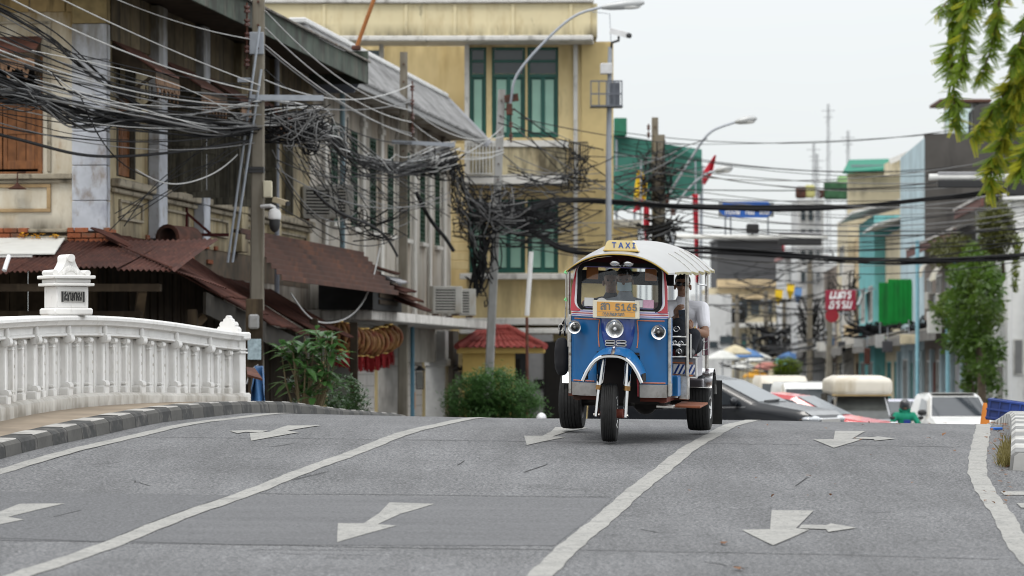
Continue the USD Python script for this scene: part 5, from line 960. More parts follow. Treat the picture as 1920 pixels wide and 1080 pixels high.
bk = Thing('iron_bracket', 'dark red triangular iron bracket on the wall below the hanging grey shutter', 'bracket', loc=FA.p(6.6, 5, .3)); b = B(); q0 = FA.p(FA.a(350, .05), FA.h(350, 440, .05), .05)
bk.add('upright', B().bar(q0, q0+(0, 0, .62), .05, .05), M('iron_red', (.07, .015, .014), .6)); bk.add('arm', B().bar(q0, q0+FA.n*.75+FA.d*.2, .05, .06), M('iron_red', (.07, .015, .014), .6)); bk.add('brace', B().bar(q0+(0, 0, .4), q0+FA.n*.45+FA.d*.1, .04, .05), M('iron_red', (.07, .015, .014), .6))
# lanterns with red tassels in a row
lg = M('lantern_gold', (.17, .085, .03), .6, var=.4, scale=14, dirt=[dict(col=(.13, .015, .012), scale=3, stretch=(1, 1, 1), amt=.42, max=.85)], bump=.3); lred = M('tassel_red', (.2, .01, .012), .7, var=.25, scale=20)
l0 = Thing('festive_lantern', 'gold and red round lantern with red tassel hung in the row under the awning', 'lantern', 'lanterns with red tassels in a row', FA.p(15.0, 3.13, 1.3))
bl = B()
for k in range(12): a = k*pi/6; bl.tube([(.3*math.sin(t)*math.cos(a), .3*math.sin(t)*math.sin(a), .26*math.cos(t)) for t in np.linspace(.15, pi-.15, 9)], .045, 5)
l0.add('globe', bl, lg, None, True, True); l0.add('cap', B().cyl((0, 0, .24), (0, 0, .31), .1, 12).cyl((0, 0, -.31), (0, 0, -.24), .1, 12), M('gold_trim', (.5, .33, .1), .4, .7), None, 40, True)
ts2 = B(); rt = np.random.default_rng(4)
for k in range(26): a = rt.uniform(0, 6.3); r = rt.uniform(.02, .1); ts2.tube([(r*math.cos(a), r*math.sin(a), -.3), (r*1.3*math.cos(a), r*1.3*math.sin(a), -.5), (r*1.2*math.cos(a), r*1.2*math.sin(a), -.52-rt.uniform(0, .12))], .012, 4)
l0.add('tassel', ts2, lred, None, False, True); l0.add('tassel_knot', B().add(ell((0, 0, -.36), (.08, .08, .09), 2)), lred, None, True, True)
l0.prim.SetCustomDataByKey('label', 'leftmost gold and red tasselled lantern of the row under the awning'); ordn = 'second third fourth fifth middle fifth fourth third second'.split()
for i in range(1, 11): l0.copy('rightmost gold and red tasselled lantern of the row under the awning' if i == 10 else 'middle gold and red tasselled lantern of the row' if i == 5 else f'{ordn[i-1]} tasselled lantern from the {"left" if i < 5 else "right"} in the row under the awning', FA.p(15.0+.64*i, 3.13-.03*math.sin(i*pi/10)*5+.02*(i % 3), 1.3), i*.4)
# ---------------------------------------------------------------- yellow corner building across the side street
FY = Fac((0, 100.0), pi/2); ya = lambda px: (px-960)/65.0; yh = lambda py: 2.45+(690-py)/65.0
yel = M('yellow_paint', (.61, .495, .27), .75, zg=[((.24, .18, .08), 10.6, 12.0, .6), ((.22, .18, .1), 5.4, 4.6, .5)], var=.06, scale=.8, dirt=[dict(col=(.4, .29, .12), scale=1.2, stretch=(1, 1, .25), amt=.3, max=.6), dict(col=(.14, .12, .07), scale=2.2, stretch=(1, 1, .2), amt=.1, max=.6)])
yelp = M('parapet_yellow', (.64, .56, .36), .75, zg=[((.1, .085, .055), 12.3, 11.85, .8)], var=.06, scale=.8, dirt=[dict(col=(.4, .3, .15), scale=1.6, stretch=(1, 1, .3), amt=.3, max=.6), dict(col=(.06, .055, .045), scale=3.2, stretch=(1, 1, .5), amt=.1, max=.8)])
wtrim = M('white_trim', (.56, .55, .52), .7, var=.08, dirt=[dict(col=(.16, .15, .13), scale=3, stretch=(1, 1, .5), amt=.28, max=.7)])
grf = M('window_green', (.008, .085, .065), .45, var=.1); mint = M('mint_glass', (.27, .47, .38), .25, var=.08, scale=2); dkgl = M('dark_glass', (.03, .04, .045), .12, coat=.3)
yb = Thing('yellow_building', 'tall yellow corner building with white cornices and green framed windows', 'building', loc=(0, 104, 0))
holes = []; wn = []
for (x0, x1) in ((880, 912), (922, 985), (989, 1047)):
    for (y0, y1) in ((258, 88), (512, 373)): holes.append([(ya(x0), yh(y0)), (ya(x1), yh(y0)), (ya(x1), yh(y1)), (ya(x0), yh(y1))]); wn.append((ya(x0), ya(x1), yh(y0), yh(y1)))
b = B(); FY.poly(b, [(ya(876), 0), (ya(1150), 0), (ya(1150), yh(78)), (ya(876), yh(78))], -.4, 0, holes); yb.add('front_wall', b, yel)
b = B(); FY.box(b, ya(560)-2, ya(875), 3.5, yh(78), -1.6, -1.4); yb.add('recessed_wall', b, yel); b = B(); FY.box(b, ya(875), ya(876)-.002, 3.5, yh(78), -1.4, 0); yb.add('return_wall', b, yel)
b = B(); b.box((-2.7, 107, 6), (11.0, 10, 11.6)); yb.add('rear_block', b, yel); b = B(); FY.box(b, ya(1150)-.2, ya(1150)-.01, 0, yh(78), -11, -.41); yb.add('end_wall', b, yel)
# parapet with its kink, cornices
kx = ya(799); pts = [np.array([ya(560)-2.4, 98.9]), np.array([kx, 98.95]), np.array([ya(1105), 98.75])]
for i in range(2):
    p, q = pts[i], pts[i+1]; hd = math.atan2(q[0]-p[0], q[1]-p[1]); f_ = Fac(p, hd); L_ = np.linalg.norm(q-p)
    b = B(); f_.bbox(b, 0, L_, yh(74), yh(14), -.2, 0, .01); pp = yb.add('parapet', b, yelp)
    b = B(); f_.bbox(b, -.02, L_+.1, yh(13.5), yh(0)+.15, -.3, .14, .03); yb.add('parapet_coping', b, wtrim, pp); b = B(); f_.bbox(b, -.02, L_+.08, yh(84), yh(74.5), -1.5, .2, .03); yb.add('cornice', b, wtrim, pp)
    for t in np.linspace(.8, L_-.6, 3): b = B(); f_.bbox(b, t, t+.1, yh(73), yh(15), .001, .05, .01); yb.add('parapet_rib', b, yelp, pp)
b = B(); b.box((ya(1105)+.1, 100.2, yh(45)), (.2, 2.6, .95)); yb.add('parapet_return', b, yelp)
for x0, x1, y0, y1 in ((711, 720, 265, 84), (871, 880, 380, 84), (1075, 1083, 600, 84)): b = B(); FY.bbox(b, ya(x0), ya(x1), yh(y0), yh(y1), .001, .12, .015); yb.add('white_pier', b, wtrim)
b = B(); FY.bbox(b, ya(1090), ya(1150), 0, yh(80), .001, .06, .02); yb.add('pier', b, M('pier_yellow', (.55, .43, .21), .75, var=.06, dirt=(.4, .3, .15), damt=.25)); b = B(); FY.box(b, ya(640), ya(712), yh(130), yh(86), -1.4, -1.36); yb.add('dark_opening', b, dkgl)
for (x0, x1, z0, z1) in wn:
    fr = .075; b = B(); zt = z0+(z1-z0)*.68; zt2 = z0+(z1-z0)*.84
    FY.bbox(b, x0, x0+fr, z0, z1, -.2, -.1, .008); FY.bbox(b, x1-fr, x1, z0, z1, -.2, -.1, .008)
    for z in (z0, zt-fr/2, zt2-fr/4, z1-fr): FY.bbox(b, x0+fr+.001, x1-fr-.001, z, z+fr*(1.4 if z in (z0, zt-fr/2) else 1), -.2, -.1, .008)
    nn = 2 if x1-x0 > .7 else 1
    if nn == 2: FY.bbox(b, (x0+x1)/2-.06, (x0+x1)/2+.06, z0+fr*1.4, zt-fr/2-.001, -.2, -.1, .008)
    w = yb.add('window', b, grf)
    for k in range(nn):
        p0 = x0+fr+k*(x1-x0-2*fr)/nn; p1 = p0+(x1-x0-2*fr)/nn; b = B(); FY.box(b, p0+.06, p1-.06, z0+fr*1.4+.06, zt-fr/2-.06, -.17, -.14); yb.add('pane', b, mint, w)
        b = B(); FY.box(b, p0, p1, z0+fr*1.4, zt-fr/2, -.19, -.172); yb.add('casement', b, grf, w)
    for za, zb in ((zt+fr, zt2-fr/4), (zt2+fr*.75, z1-fr)): b = B(); FY.box(b, x0+fr, x1-fr, za, zb, -.17, -.15); yb.add('transom_pane', b, dkgl, w)
# balcony with rounded front
bx0, bx1, bz0, bz1 = ya(880), ya(1062), yh(345), yh(268)
prof = [(bx0, 0), (bx1, 0)]+[(bx1-.5+.5*math.cos(t)+.0, -.9-.5*math.sin(t)+.4) for t in np.linspace(0, pi/2, 6)]+[(bx0+1.0, -1.0), (bx0, -1.0)]
def slab_xy(b, poly, z0, z1): return b.prism(poly, (0, 99.9, z0), (1, 0, 0), (0, 1, 0), z1-z0)
big = Polygon(prof); b = B(); slab_xy(b, big.difference(big.buffer(-.12)), bz0+.2, bz1-.18); bal2 = yb.add('balcony', b, yelp)
b = B(); slab_xy(b, big.buffer(.06, join_style=2), bz0-.05, bz0+.2); yb.add('balcony_slab', b, wtrim, bal2); b = B(); slab_xy(b, big.buffer(.05, join_style=2).difference(big.buffer(-.15)), bz1-.178, bz1+.0); yb.add('balcony_coping', b, wtrim, bal2)
for (p0, p1, q0, q1) in ((875, 925, 330, 270), (1066, 1100, 330, 272)):
    b = B()
    for k in range(9): x = ya(p0)+(ya(p1)-ya(p0))*k/8; b.bar((x, 98.8, yh(q0)), (x, 98.8, yh(q1)), .03, .03)
    for z in (yh(q0), (yh(q0)+yh(q1))/2, yh(q1)): b.bar((ya(p0), 98.8, z), (ya(p1), 98.8, z), .035, .035)
    yb.add('railing', b, M('railing_white', (.5, .5, .48), .5) if p0 < 900 else blackp)
for (y0, y1, d) in ((524, 513, .35), (610, 597, .9), (626, 616, 1.0)): b = B(); FY.bbox(b, ya(862), ya(1150), yh(y0), yh(y1), .001, d, .02); yb.add('string_course', b, wtrim)
b = B(); FY.box(b, ya(880), ya(1150), 0, yh(640), .005, .04); yb.add('shop_shutter', b, M('shop_dark', (.04, .04, .042), .7, var=.4, scale=1.5))
for i in range(14): b = B(); FY.bbox(b, ya(842), ya(878), yh(505)+i*.26, yh(505)+i*.26+.235, .02, .09, .01); yb.add('louvre_board', b, yel)
# low wing to the right
lw_ = Thing('side_wing', 'low yellow side wing with a grey cornice right of the grey camera pole', 'building', loc=W(1165, 690, 112)); b = B(); b.box(W(1166, 690, 113)*(1, 1, 0)+(0, 0, 3.5), (.9, 3, 7.0)); lw_.add('wall', b, yel); b = B(); b.bbox(W(1166, 690, 113)*(1, 1, 0)+(0, 0, 7.1), (1.2, 3.3, .25), .03); lw_.add('cornice', b, wtrim); b = B().box(W(1182, 690, 111)*(1, 1, 0)+(0, 0, 3.2), (.12, .4, 6.4)); lw_.add('green_pipe', b, grf)
# red tiled kiosk
ki = Thing('tiled_kiosk', 'small yellow kiosk with red tiled roof between the bush and the yellow building', 'kiosk', loc=(-.4, 96, 0))
kx0, kx1, ky0, ky1 = (868-960)/68.4, (1000-960)/68.4, 94.2, 96.8
wm = M('kiosk_yellow', (.6, .43, .14), .7, var=.06); b = B(); b.box(((kx0+kx1)/2-.25, ky0+.1, 2.55), (kx1-kx0-.5, .16, .7)).box((kx0+.12, ky0+.1, 1.1), (.24, .16, 2.2)).box((kx1-.62, ky0+.1, 1.1), (.24, .16, 2.2)).box((-.34, ky0+.1, 1.1), (.2, .16, 2.2)).box((.05, ky0+.1, .5), (.6, .14, 1.0)).box((kx0+.06, (ky0+ky1)/2+.2, 1.45), (.12, ky1-ky0, 2.9)); ki.add('wall', b, wm)
ki.add('inside', B().box(((kx0+kx1)/2-.2, ky1-.4, 1.4), (1.6, .1, 2.6)), voidm); b = B(); b.bar((-.2, ky0+.02, 1.02), (-.2, ky0+.02, 2.1), .05, .05).bar((.3, ky0+.02, 1.02), (.3, ky0+.02, 2.1), .05, .05).bar((-.2, ky0+.02, 2.12), (.3, ky0+.02, 2.12), .05, .05); ki.add('window_frame', b, darkw); ki.add('fascia', B().bbox((-.3, ky0-.2, 2.93), (2.4, .14, .16), .02), wm)
redt = M('red_tile', (.31, .07, .06), .6, var=.2, scale=4, dirt=[dict(col=(.16, .04, .035), scale=3, stretch=(1, 1, 1), amt=.3, max=.6)], rnd=.15)
ex0, ex1, ey = (857-960)/69, (1022-960)/69, 93.7; rz0, rz1 = 2.97, 3.5
def tile_rows(p0, p1, t0_, t1_, n_, rows):
    for j in range(rows):
        for i in range(n_):
            f = lambda u_, v_: (np.asarray(p0)*(1-u_)+np.asarray(p1)*u_)*(1-v_)+(np.asarray(t0_)*(1-u_)+np.asarray(t1_)*u_)*v_
            G = []
            for uu_ in np.linspace(0, 1, 7): G.append([f((i+uu_*1.02)/n_, (j+vv*1.08)/rows)+np.array([0, 0, .05*math.sin(pi*uu_)+.03*(1-vv)]) for vv in (0, 1)])
            ki.add('roof_tile', B().slab(G, (0, 0, -.02)), redt, None, 40)
tile_rows((ex0, ey, rz0), (ex1, ey, rz0), (ex0+.75, 95.3, rz1), (ex1-1.0, 95.3, rz1), 13, 3); tile_rows((ex0, 97, rz0), (ex0, ey, rz0), (ex0+.75, 95.4, rz1), (ex0+.75, 95.3, rz1), 8, 3); tile_rows((ex1, ey, rz0), (ex1, 97, rz0), (ex1-1.0, 95.3, rz1), (ex1-1.0, 95.4, rz1), 8, 3)
for p, q in (((ex0, ey, rz0+.06), (ex0+.75, 95.3, rz1+.06)), ((ex1, ey, rz0+.06), (ex1-1, 95.3, rz1+.06)), ((ex0+.7, 95.3, rz1+.06), (ex1-.95, 95.3, rz1+.06))): ki.add('ridge_tile', B().tube(np.linspace(p, q, 7), [.09, .1, .085, .1, .085, .1, .09], 8), redt, None, 40)
gs = Thing('grey_house_wall', 'dim grey wall with small square openings and dark doorway beside the kiosk', 'wall', loc=W(1020, 690, 98)); b = B(); b.box(W(1012, 690, 98)*(1, 1, 0)+(0, 0, 1.7), (.75, .2, 3.4)); gs.add('wall', b, M('dim_grey', (.2, .2, .2), .9)); 
for z in (2.0, .9): gs.add('opening', B().box(W(1010, 690, 97.85)*(1, 1, 0)+(0, 0, z), (.26, .03, .26)), voidm)
gs.add('doorway', B().box(W(1036, 690, 97.9)*(1, 1, 0)+(0, 0, 1.6), (.5, .1, 3.2)), voidm)

# ---------------------------------------------------------------- poles
pcon = M('pole_concrete', (.2, .18, .145), .85, var=.15, scale=2, dirt=[dict(col=(.1, .085, .06), scale=2, stretch=(2, 2, .2), amt=.35, max=.7)], bump=.3, bscale=20); pcg = M('pole_grey', (.3, .3, .29), .85, var=.12, dirt=(.15, .14, .12), damt=.3, bump=.3)
steel = M('galvanised', (.28, .3, .33), .45, .4, var=.12, scale=6); cabm = M('cable_black', (.012, .012, .013), .65, spec=.15); cabg = M('cable_grey', (.13, .13, .13), .5); cabl = M('cable_light', (.42, .42, .41), .45); ins = M('insulator_brown', (.07, .025, .018), .3, coat=.5)
def pole(label, base, top, r0, r1, mat, sq=True):
    t = Thing('utility_pole', label, 'utility pole', 'concrete utility poles', (base[0], base[1], 0)); base, top = np.asarray(base, float), np.asarray(top, float); b = B(); G = []
    for k in range(9):
        s = k/8; c = base+(top-base)*s; r = r0+(r1-r0)*s; q = .22*r; G.append([c+np.array([x, y, 0]) for x, y in ((-r+q, -r), (r-q, -r), (r, -r+q), (r, r-q), (r-q, r), (-r+q, r), (-r, r-q), (-r, -r+q))])
    b.grid(G, False, True); b.raw(G[-1], [[0, i, i+1] for i in range(1, 7)]); t.add('shaft', b, mat, None, 30)
    for k in range(6): z = top[2]-.3-.42*k; c = base+(top-base)*(z-base[2])/(top[2]-base[2]); t.add('bolt', B().cyl(c+(0, -r0-.02, 0), c+(0, r0, 0), .022, 6), rustr)
    return t
def insul(t, p, q, n_, d):
    """a vertical rod with spool insulators"""
    b = B().cyl(p, q, .018, 6); rod = t.add('insulator_rod', b, rustr)
    for k in range(n_): c = np.asarray(p)+(np.asarray(q)-np.asarray(p))*(k+.5)/n_; t.add('insulator', B().lathe([(.02, -.07), (.055, -.06), (.055, -.03), (.03, 0), (.055, .03), (.055, .06), (.02, .07)], c, (0, 0, 1), 10), ins, rod)
D1, D2, D3, D4 = 62.5, 84.0, 92.0, 108.0
p1 = pole('thick stained concrete pole rising out of the tin awning past the top of view', W(480, 690, D1)*(1, 1, 0), (*W(486, 690, D1)[:2], 10.6), .135, .1, pcon)
insul(p1, W(463, 130, D1-.1), W(463, 5, D1-.1), 5, 0); p1.add('crossarm', B().bar(W(470, 183, D1-.2), W(605, 184, D1+.3), .1, .1), steel); p1.add('crossarm', B().bar(W(445, 150, D1-.15), W(470, 150, D1-.1), .08, .08), steel); p1.add('steel_collar', B().bbox(W(482, 82, D1), (.26, .27, .4), .01), steel)
for x0, x1 in ((437, 487), (446, 490)): p1.add('conduit', B().cyl(W(x0-10, 492, D1-.25), W(x1, 50 if x0 < 440 else 130, D1-.22), .022, 8), M('conduit_grey', (.3, .33, .37), .4))
for z in (316, 322): p1.add('band', B().box(W(480, z, D1), (.3, .3, .05)), blackp)
p2 = pole('mossy concrete pole in front of the pale row house with a steel crossarm', W(755, 690, D2)*(1, 1, 0), (*W(757, 690, D2)[:2], 2.45+592/6500*D2), .13, .09, pcon)
insul(p2, W(773, 258, D2-.1), W(773, 152, D2-.1), 4, 0); p2.add('crossarm', B().bar(W(735, 266, D2-.15), W(853, 272, D2), .1, .09), steel)
p3 = pole('leaning grey concrete pole wrapped in tangled cables before the yellow building', W(910, 690, D3)*(1, 1, 0), (*W(941, 690, D3)[:2], 2.45+522/6500*D3), .125, .1, pcg)
p3.add('steel_bracket', B().bar(W(946, 186, D3-.2), W(972, 182, D3-.2), .07, .2).bar(W(946, 205, D3-.2), W(965, 205, D3-.2), .05, .05), rustr); insul(p3, W(958, 268, D3-.15), W(958, 200, D3-.15), 3, 0)
p4 = pole('pair of dark concrete poles bound together, left front one of the crossing', W(1238, 690, D4)*(1, 1, 0), (*W(1236, 690, D4)[:2], 2.45+437/6500*D4), .2, .17, pcon)
p4b = pole('taller concrete pole behind the dark one, its top left of the bent lamp arm', W(1230, 690, D4+.8)*(1, 1, 0), (*W(1228, 690, D4+.8)[:2], 2.45+473/6500*D4), .13, .1, pcon); insul(p4b, W(1216, 260, D4+.5), W(1216, 232, D4+.5), 2, 0)

# lamps on arms
def lamp_arm(label, pts, head, D, r=.035, base=None):
    t = Thing('street_lamp', label, 'street lamp', 'street lamps on bent arms', pts[0]); cs = CubicSpline(np.linspace(0, 1, len(pts)), np.array(pts)); t.add('arm', B().tube(cs(np.linspace(0, 1, 24)), r, 8), steel, None, 40)
    p, q = map(np.asarray, head); d = q-p; t.add('luminaire', B().tube([p, p+d*.2, p+d*.5, p+d*.85, q], [.05, .1, .13, .12, .05], 10), M('lamp_housing', (.4, .41, .41), .4, .3), None, 40); t.add('lens', B().add(ell(p+d*.62+(0, 0, -.07), (abs(d[0])*.3, .11, .07), 2)), M('lamp_lens', (.6, .6, .58), .2), None, True); t.add('clamp', B().bbox(np.asarray(pts[0]), (.16, .2, .3), .02), rustr)
    return t
lamp_arm('near street lamp on a long bent arm fixed to the leaning grey pole', [W(955, 205, D3-.2), W(962, 160, D3-.3), W(985, 118, D3-.3), W(1045, 55, D3-.3), W(1090, 24, D3-.3), W(1135, 12, D3-.3)], (W(1128, 14, D3-.3), W(1208, 4, D3-.3)), D3)
lamp_arm('far street lamp on a bent arm rising right of the dark paired poles', [W(1250, 372, D4+2), W(1275, 330, D4+2), W(1312, 272, D4+2), W(1338, 244, D4+2), W(1385, 227, D4+2)], (W(1378, 229, D4+2), W(1419, 221, D4+2)), D4, .04)
lamp_arm('low street lamp below the far one in front of the green netting', [W(1262, 395, D4+4), W(1290, 355, D4+4), W(1318, 330, D4+4), W(1345, 320, D4+4)], (W(1340, 321, D4+4), W(1374, 313, D4+4)), D4, .035)
# camera pole
cp = Thing('camera_pole', 'slim grey camera pole with a maintenance cage beside the yellow building', 'camera pole', loc=W(1141, 690, 97)*(1, 1, 0)); DC = 97
cp.add('shaft', B().tube([W(1142, 690, DC)*(1, 1, 0), W(1141, 300, DC), W(1144, 88, DC)], [.1, .08, .06], 10), steel, None, 40)
b = B()
for x in (1108, 1123, 1137, 1152, 1166): b.bar(W(x, 152, DC-.3), W(x, 200, DC-.3), .035, .035)
for y in (152, 176, 199): b.bar(W(1107, y, DC-.3), W(1167, y, DC-.3), .04, .04)
for x in (1108, 1166):
    for y in (152, 199): b.bar(W(x, y, DC-.3), W(x, y, DC+.4), .035, .035)
cp.add('cage', b, M('cage_grey', (.12, .13, .15), .5, .4)); cp.add('cage_floor', B().box(W(1137, 200, DC), (.9, .75, .04)), M('cage_grey', (.12, .13, .15), .5, .4)); cp.add('control_box', B().bbox(W(1137, 129, DC-.1), (.34, .25, .3), .02), M('box_light', (.5, .5, .5), .5)); cp.add('dark_box', B().bbox(W(1153, 178, DC-.1), (.28, .2, .7), .02), M('cage_grey', (.12, .13, .15), .5, .4))
cm = cp.add('camera', B().bar(W(1146, 58, DC-.2), W(1178, 66, DC-.5), .16, .16), M('camera_white', (.6, .6, .6), .4)); cp.add('camera_lens', B().cyl(W(1176, 66, DC-.5), W(1182, 67.5, DC-.56), .07, 12), blackp, cm); cp.add('camera_arm', B().tube([W(1146, 92, DC), W(1147, 80, DC-.1), W(1160, 76, DC-.3), W(1160, 68, DC-.3)], .035, 8), blackp, cm); cp.add('rod', B().tube([W(1146, 90, DC), W(1143, 26, DC), W(1110, 22, DC)], .012, 5), steel)
# cctv on the first pole
cc = Thing('dome_camera', 'white dome camera on an arm with a cream junction box on the thick pole', 'camera', loc=W(512, 400, D1)); wcam = M('camera_white', (.6, .6, .6), .4)
cc.add('arm', B().tube([W(490, 387, D1-.2), W(508, 386, D1-.3), W(514, 388, D1-.3), W(515, 396, D1-.3)], .035, 8), wcam); cc.add('housing', B().lathe([(.03, .12), (.09, .09), (.115, .03), (.115, -.06), (.1, -.08)], W(515, 403, D1-.3), (0, 0, 1), 20), wcam, None, 40); cc.add('dome', B().lathe([(.1, 0), (.1, -.1), (.085, -.17), (.05, -.22), (.0, -.24)], W(515, 411, D1-.3), (0, 0, 1), 20), blackp, None, 40)
cc.add('junction_box', B().bbox(W(502, 355, D1-.1), (.16, .14, .3), .015), M('box_cream', (.5, .46, .34), .5)); b2 = cc.add('bullet_camera', B().bar(W(514, 374, D1-.2), W(538, 381, D1-.35), .1, .09), M('bullet_cream', (.42, .36, .25), .5)); cc.add('lens', B().cyl(W(537, 381, D1-.35), W(541, 382, D1-.38), .045, 10), blackp, b2)
mt = Thing('electric_meter', 'grey electric meter and pale notice fixed to the dark shack post behind the finial', 'meter', loc=W(476, 600, 57)); mt.add('meter', B().bbox(W(476, 603, 57), (.17, .12, .24), .03), M('meter_grey', (.22, .22, .22), .4)); mt.add('meter_glass', B().lathe([(.06, 0), (.06, -.05), (.0, -.06)], W(476, 598, 56.9), (0, 1, 0), 14), lensg); mt.add('notice', B().bbox(W(477, 655, 57), (.22, .02, .34), .004), M('notice_blue', (.28, .36, .4), .6, var=.3, scale=14)); mt.add('board', B().bbox(W(477, 640, 57.1), (.28, .06, 1.4), .01), darkw)
bt = Thing('blue_tarpaulin', 'crumpled blue tarpaulin draped beside the end of the balustrade', 'tarpaulin', loc=W(487, 720, 50)); tarb = M('tarp_blue', (.03, .09, .2), .5, var=.35, scale=6, bump=.5, bscale=5, bdist=.05)
G = [[W(484+(u_-.5)*(14+36*v_)+4*math.sin(9*u_+3*v_), 686+90*v_, 50)+np.array([0, -.12*math.sin(14*u_)-.3*v_, 0]) for v_ in np.linspace(0, 1, 8)] for u_ in np.linspace(0, 1, 22)]; bt.add('cloth', B().slab(G, (0, .02, 0)), tarb, None, 50); bt.add('rope', B().tube([W(484, 684, 50), W(470, 694, 49.9), W(462, 720, 49.8)], .012, 5), cabg)
tr = Thing('rusty_tray', 'brown rusty tray leaning at the balustrade end beside the blue tarpaulin', 'tray', loc=W(476, 700, 48)); tr.add('tray', B().slab([[W(462, 688, 47.6), W(478, 690, 47.6)], [W(464, 702, 47.2), W(492, 710, 47.2)]], (0, .02, -.03)), rustr); tr.add('leg', B().bar(W(468, 700, 47.4), W(468, 780, 47.4), .04, .04), darkw)
wp_ = Thing('white_post', 'short white tube on a brown post in front of the yellow building', 'post', loc=W(990, 690, 89)*(1, 1, 0)); wp_.add('tube', B().cyl(W(988, 592, 89), W(996, 472, 89), .06, 10), M('tube_white', (.6, .6, .59), .5)); wp_.add('post', B().cyl(W(990, 690, 89)*(1, 1, 0), W(988, 595, 89), .04, 8), rustr)
rod = Thing('rusty_rod', 'rusty brown rod standing slanted on the old roof against the yellow parapet', 'rod', loc=W(670, 88, 76)); rod.add('rod', B().cyl(W(668, 90, 76), W(708, -20, 76), .045, 8), M('rod_orange', (.3, .12, .04), .6, var=.2)); rod.add('foot', B().bbox(W(668, 90, 76), (.2, .2, .1), .02), rustr)
wb_ = Thing('white_helmet', 'small white rounded top peeping over the road crest right of the bush', 'helmet', loc=W(1015, 775, 70)); wb_.add('shell', B().add(ell(W(1015, 784, 70), (.1, .13, .11), 2)), whitep, None, True); wb_.add('rim', B().lathe([(.1, 0), (.13, -.015), (.1, -.03)], W(1015, 786, 70), (0, 0, 1), 16), cabl)
# hoarding of green netting, flags
net = M('green_netting', (.035, .13, .1), .7, var=.2, scale=1.2, dirt=[dict(col=(.16, .22, .2), scale=.35, stretch=(1, 1, 1), amt=.3, soft=.05, max=.6)], bump=.3); DN = 150
nt = Thing('netted_frame', 'dark green netting stretched over a scaffold frame behind the paired poles', 'scaffold', loc=W(1235, 690, DN)*(1, 1, 0))
G = [[W(x, y0+(y1-y0)*v_, DN+.4*math.sin(x*.05+v_*3)) for v_ in np.linspace(0, 1, 6)] for x, y0, y1 in ((1150, 250, 395), (1175, 256, 392), (1215, 262, 385), (1260, 272, 372), (1316, 280, 362))]; nt.add('netting', B().slab(G, (0, .05, 0)), net, None, 50)
nt.add('green_box', B().bbox(W(1163, 238, DN), (.55, .6, .75), .03), M('box_green', (.01, .13, .07), .5)); 
for x in (1156, 1190, 1314): nt.add('scaffold_post', B().cyl(W(x, 690, DN+.2)*(1, 1, 0), W(x, 285 if x > 1300 else 262, DN+.2), .05, 6), steel)
nt.add('scaffold_rail', B().bar(W(1150, 395, DN+.2), W(1316, 362, DN+.2), .08, .08), steel)
redf = M('flag_red', (.42, .02, .035), .7, var=.15); yelf = M('flag_yellow', (.6, .4, .02), .7, var=.15)
def flag(label, pts, top, bot, D, mat, nm='feather_flag'):
    t = Thing(nm, label, 'flag', loc=W(bot[0], 690, D)*(1, 1, 0)); c = np.mean(np.array(pts), 0); G = []
    n_ = len(pts)//2; L_, R_ = pts[:n_], pts[n_:][::-1]
    G = [[W(l[0]+(r_[0]-l[0])*k/4, l[1]+(r_[1]-l[1])*k/4, D+.12*math.sin(k*2.2+i)) for k in range(5)] for i, (l, r_) in enumerate(zip(L_, R_))]
    t.add('cloth', B().slab(G, (0, .02, 0)), mat, None, 60); t.add('staff', B().cyl(W(bot[0], bot[1], D+.05), W(top[0], top[1], D+.05), .03, 6), steel); return t
flag('tall narrow red flag left of the dark paired poles', [(1207, 382), (1206, 420), (1209, 455), (1215, 455), (1218, 420), (1217, 382)], (1212, 378), (1212, 690), 125, redf)
flag('tall narrow red flag right of the dark paired poles', [(1298, 364), (1301, 440), (1304, 530), (1311, 530), (1310, 440), (1309, 364)], (1304, 300), (1307, 690), 128, redf)
flag('pointed red flag flying at the right edge of the green netting', [(1316, 345), (1318, 322), (1340, 290), (1343, 292), (1336, 325), (1322, 346)], (1318, 310), (1312, 690), 140, redf)
flag('yellow flag with red tail hanging left of the dark paired poles', [(1195, 320), (1190, 350), (1188, 378), (1210, 376), (1214, 345), (1204, 320)], (1202, 300), (1200, 690), 122, yelf); flag('small red flag below the yellow one left of the paired poles', [(1196, 376), (1186, 398), (1200, 394), (1206, 372)], (1202, 300), (1199, 690), 121.8, redf)

# ---------------------------------------------------------------- plants on the left
def leaf_parts(t, stems, n_, L_, w, mat, seed, stemm):
    r = np.random.default_rng(seed); var = []
    for base, tip in stems:
        base, tip = np.asarray(base, float), np.asarray(tip, float); mid = (base+tip)/2+r.normal(0, .06, 3); t.add('stem', B().tube([base, mid, tip], [.022, .016, .009], 5), stemm)
        for k in range(n_):
            az = k*2.4+r.uniform(0, .6); el = r.uniform(-.35, .75); c = tip+(mid-tip)*r.uniform(0, .4); d = np.array([math.cos(az)*math.cos(el), math.sin(az)*math.cos(el), math.sin(el)]); s = np.cross(d, [0, 0, 1.0]); s /= np.linalg.norm(s)+1e-9; u_ = np.cross(s, d); l = L_*r.uniform(.75, 1.2); G = []
            for q in np.linspace(0, 1, 5): wd = w*l*math.sin(pi*min(.98, max(.03, q**.8)))*.5; p = c+d*l*(.12+q)-np.array([0, 0, l*.28*q*q]); G.append([p-s*wd+u_*wd*.3, p, p+s*wd+u_*wd*.3])
            t.add('leaf', B().grid(G), mat, None, True)
leafm = Mleaf('broad_leaf', (.03, .075, .02), (.075, .16, .04), (.13, .24, .06), 3, .3, .3); stemm = M('stem', (.12, .1, .06), .8)
pt = Thing('broad_leaved_shrub', 'shrub with broad glossy leaves in whorls beside the balustrade end', 'shrub', loc=W(575, 690, 55)*(1, 1, 0)); rs_ = np.random.default_rng(21); st2 = []
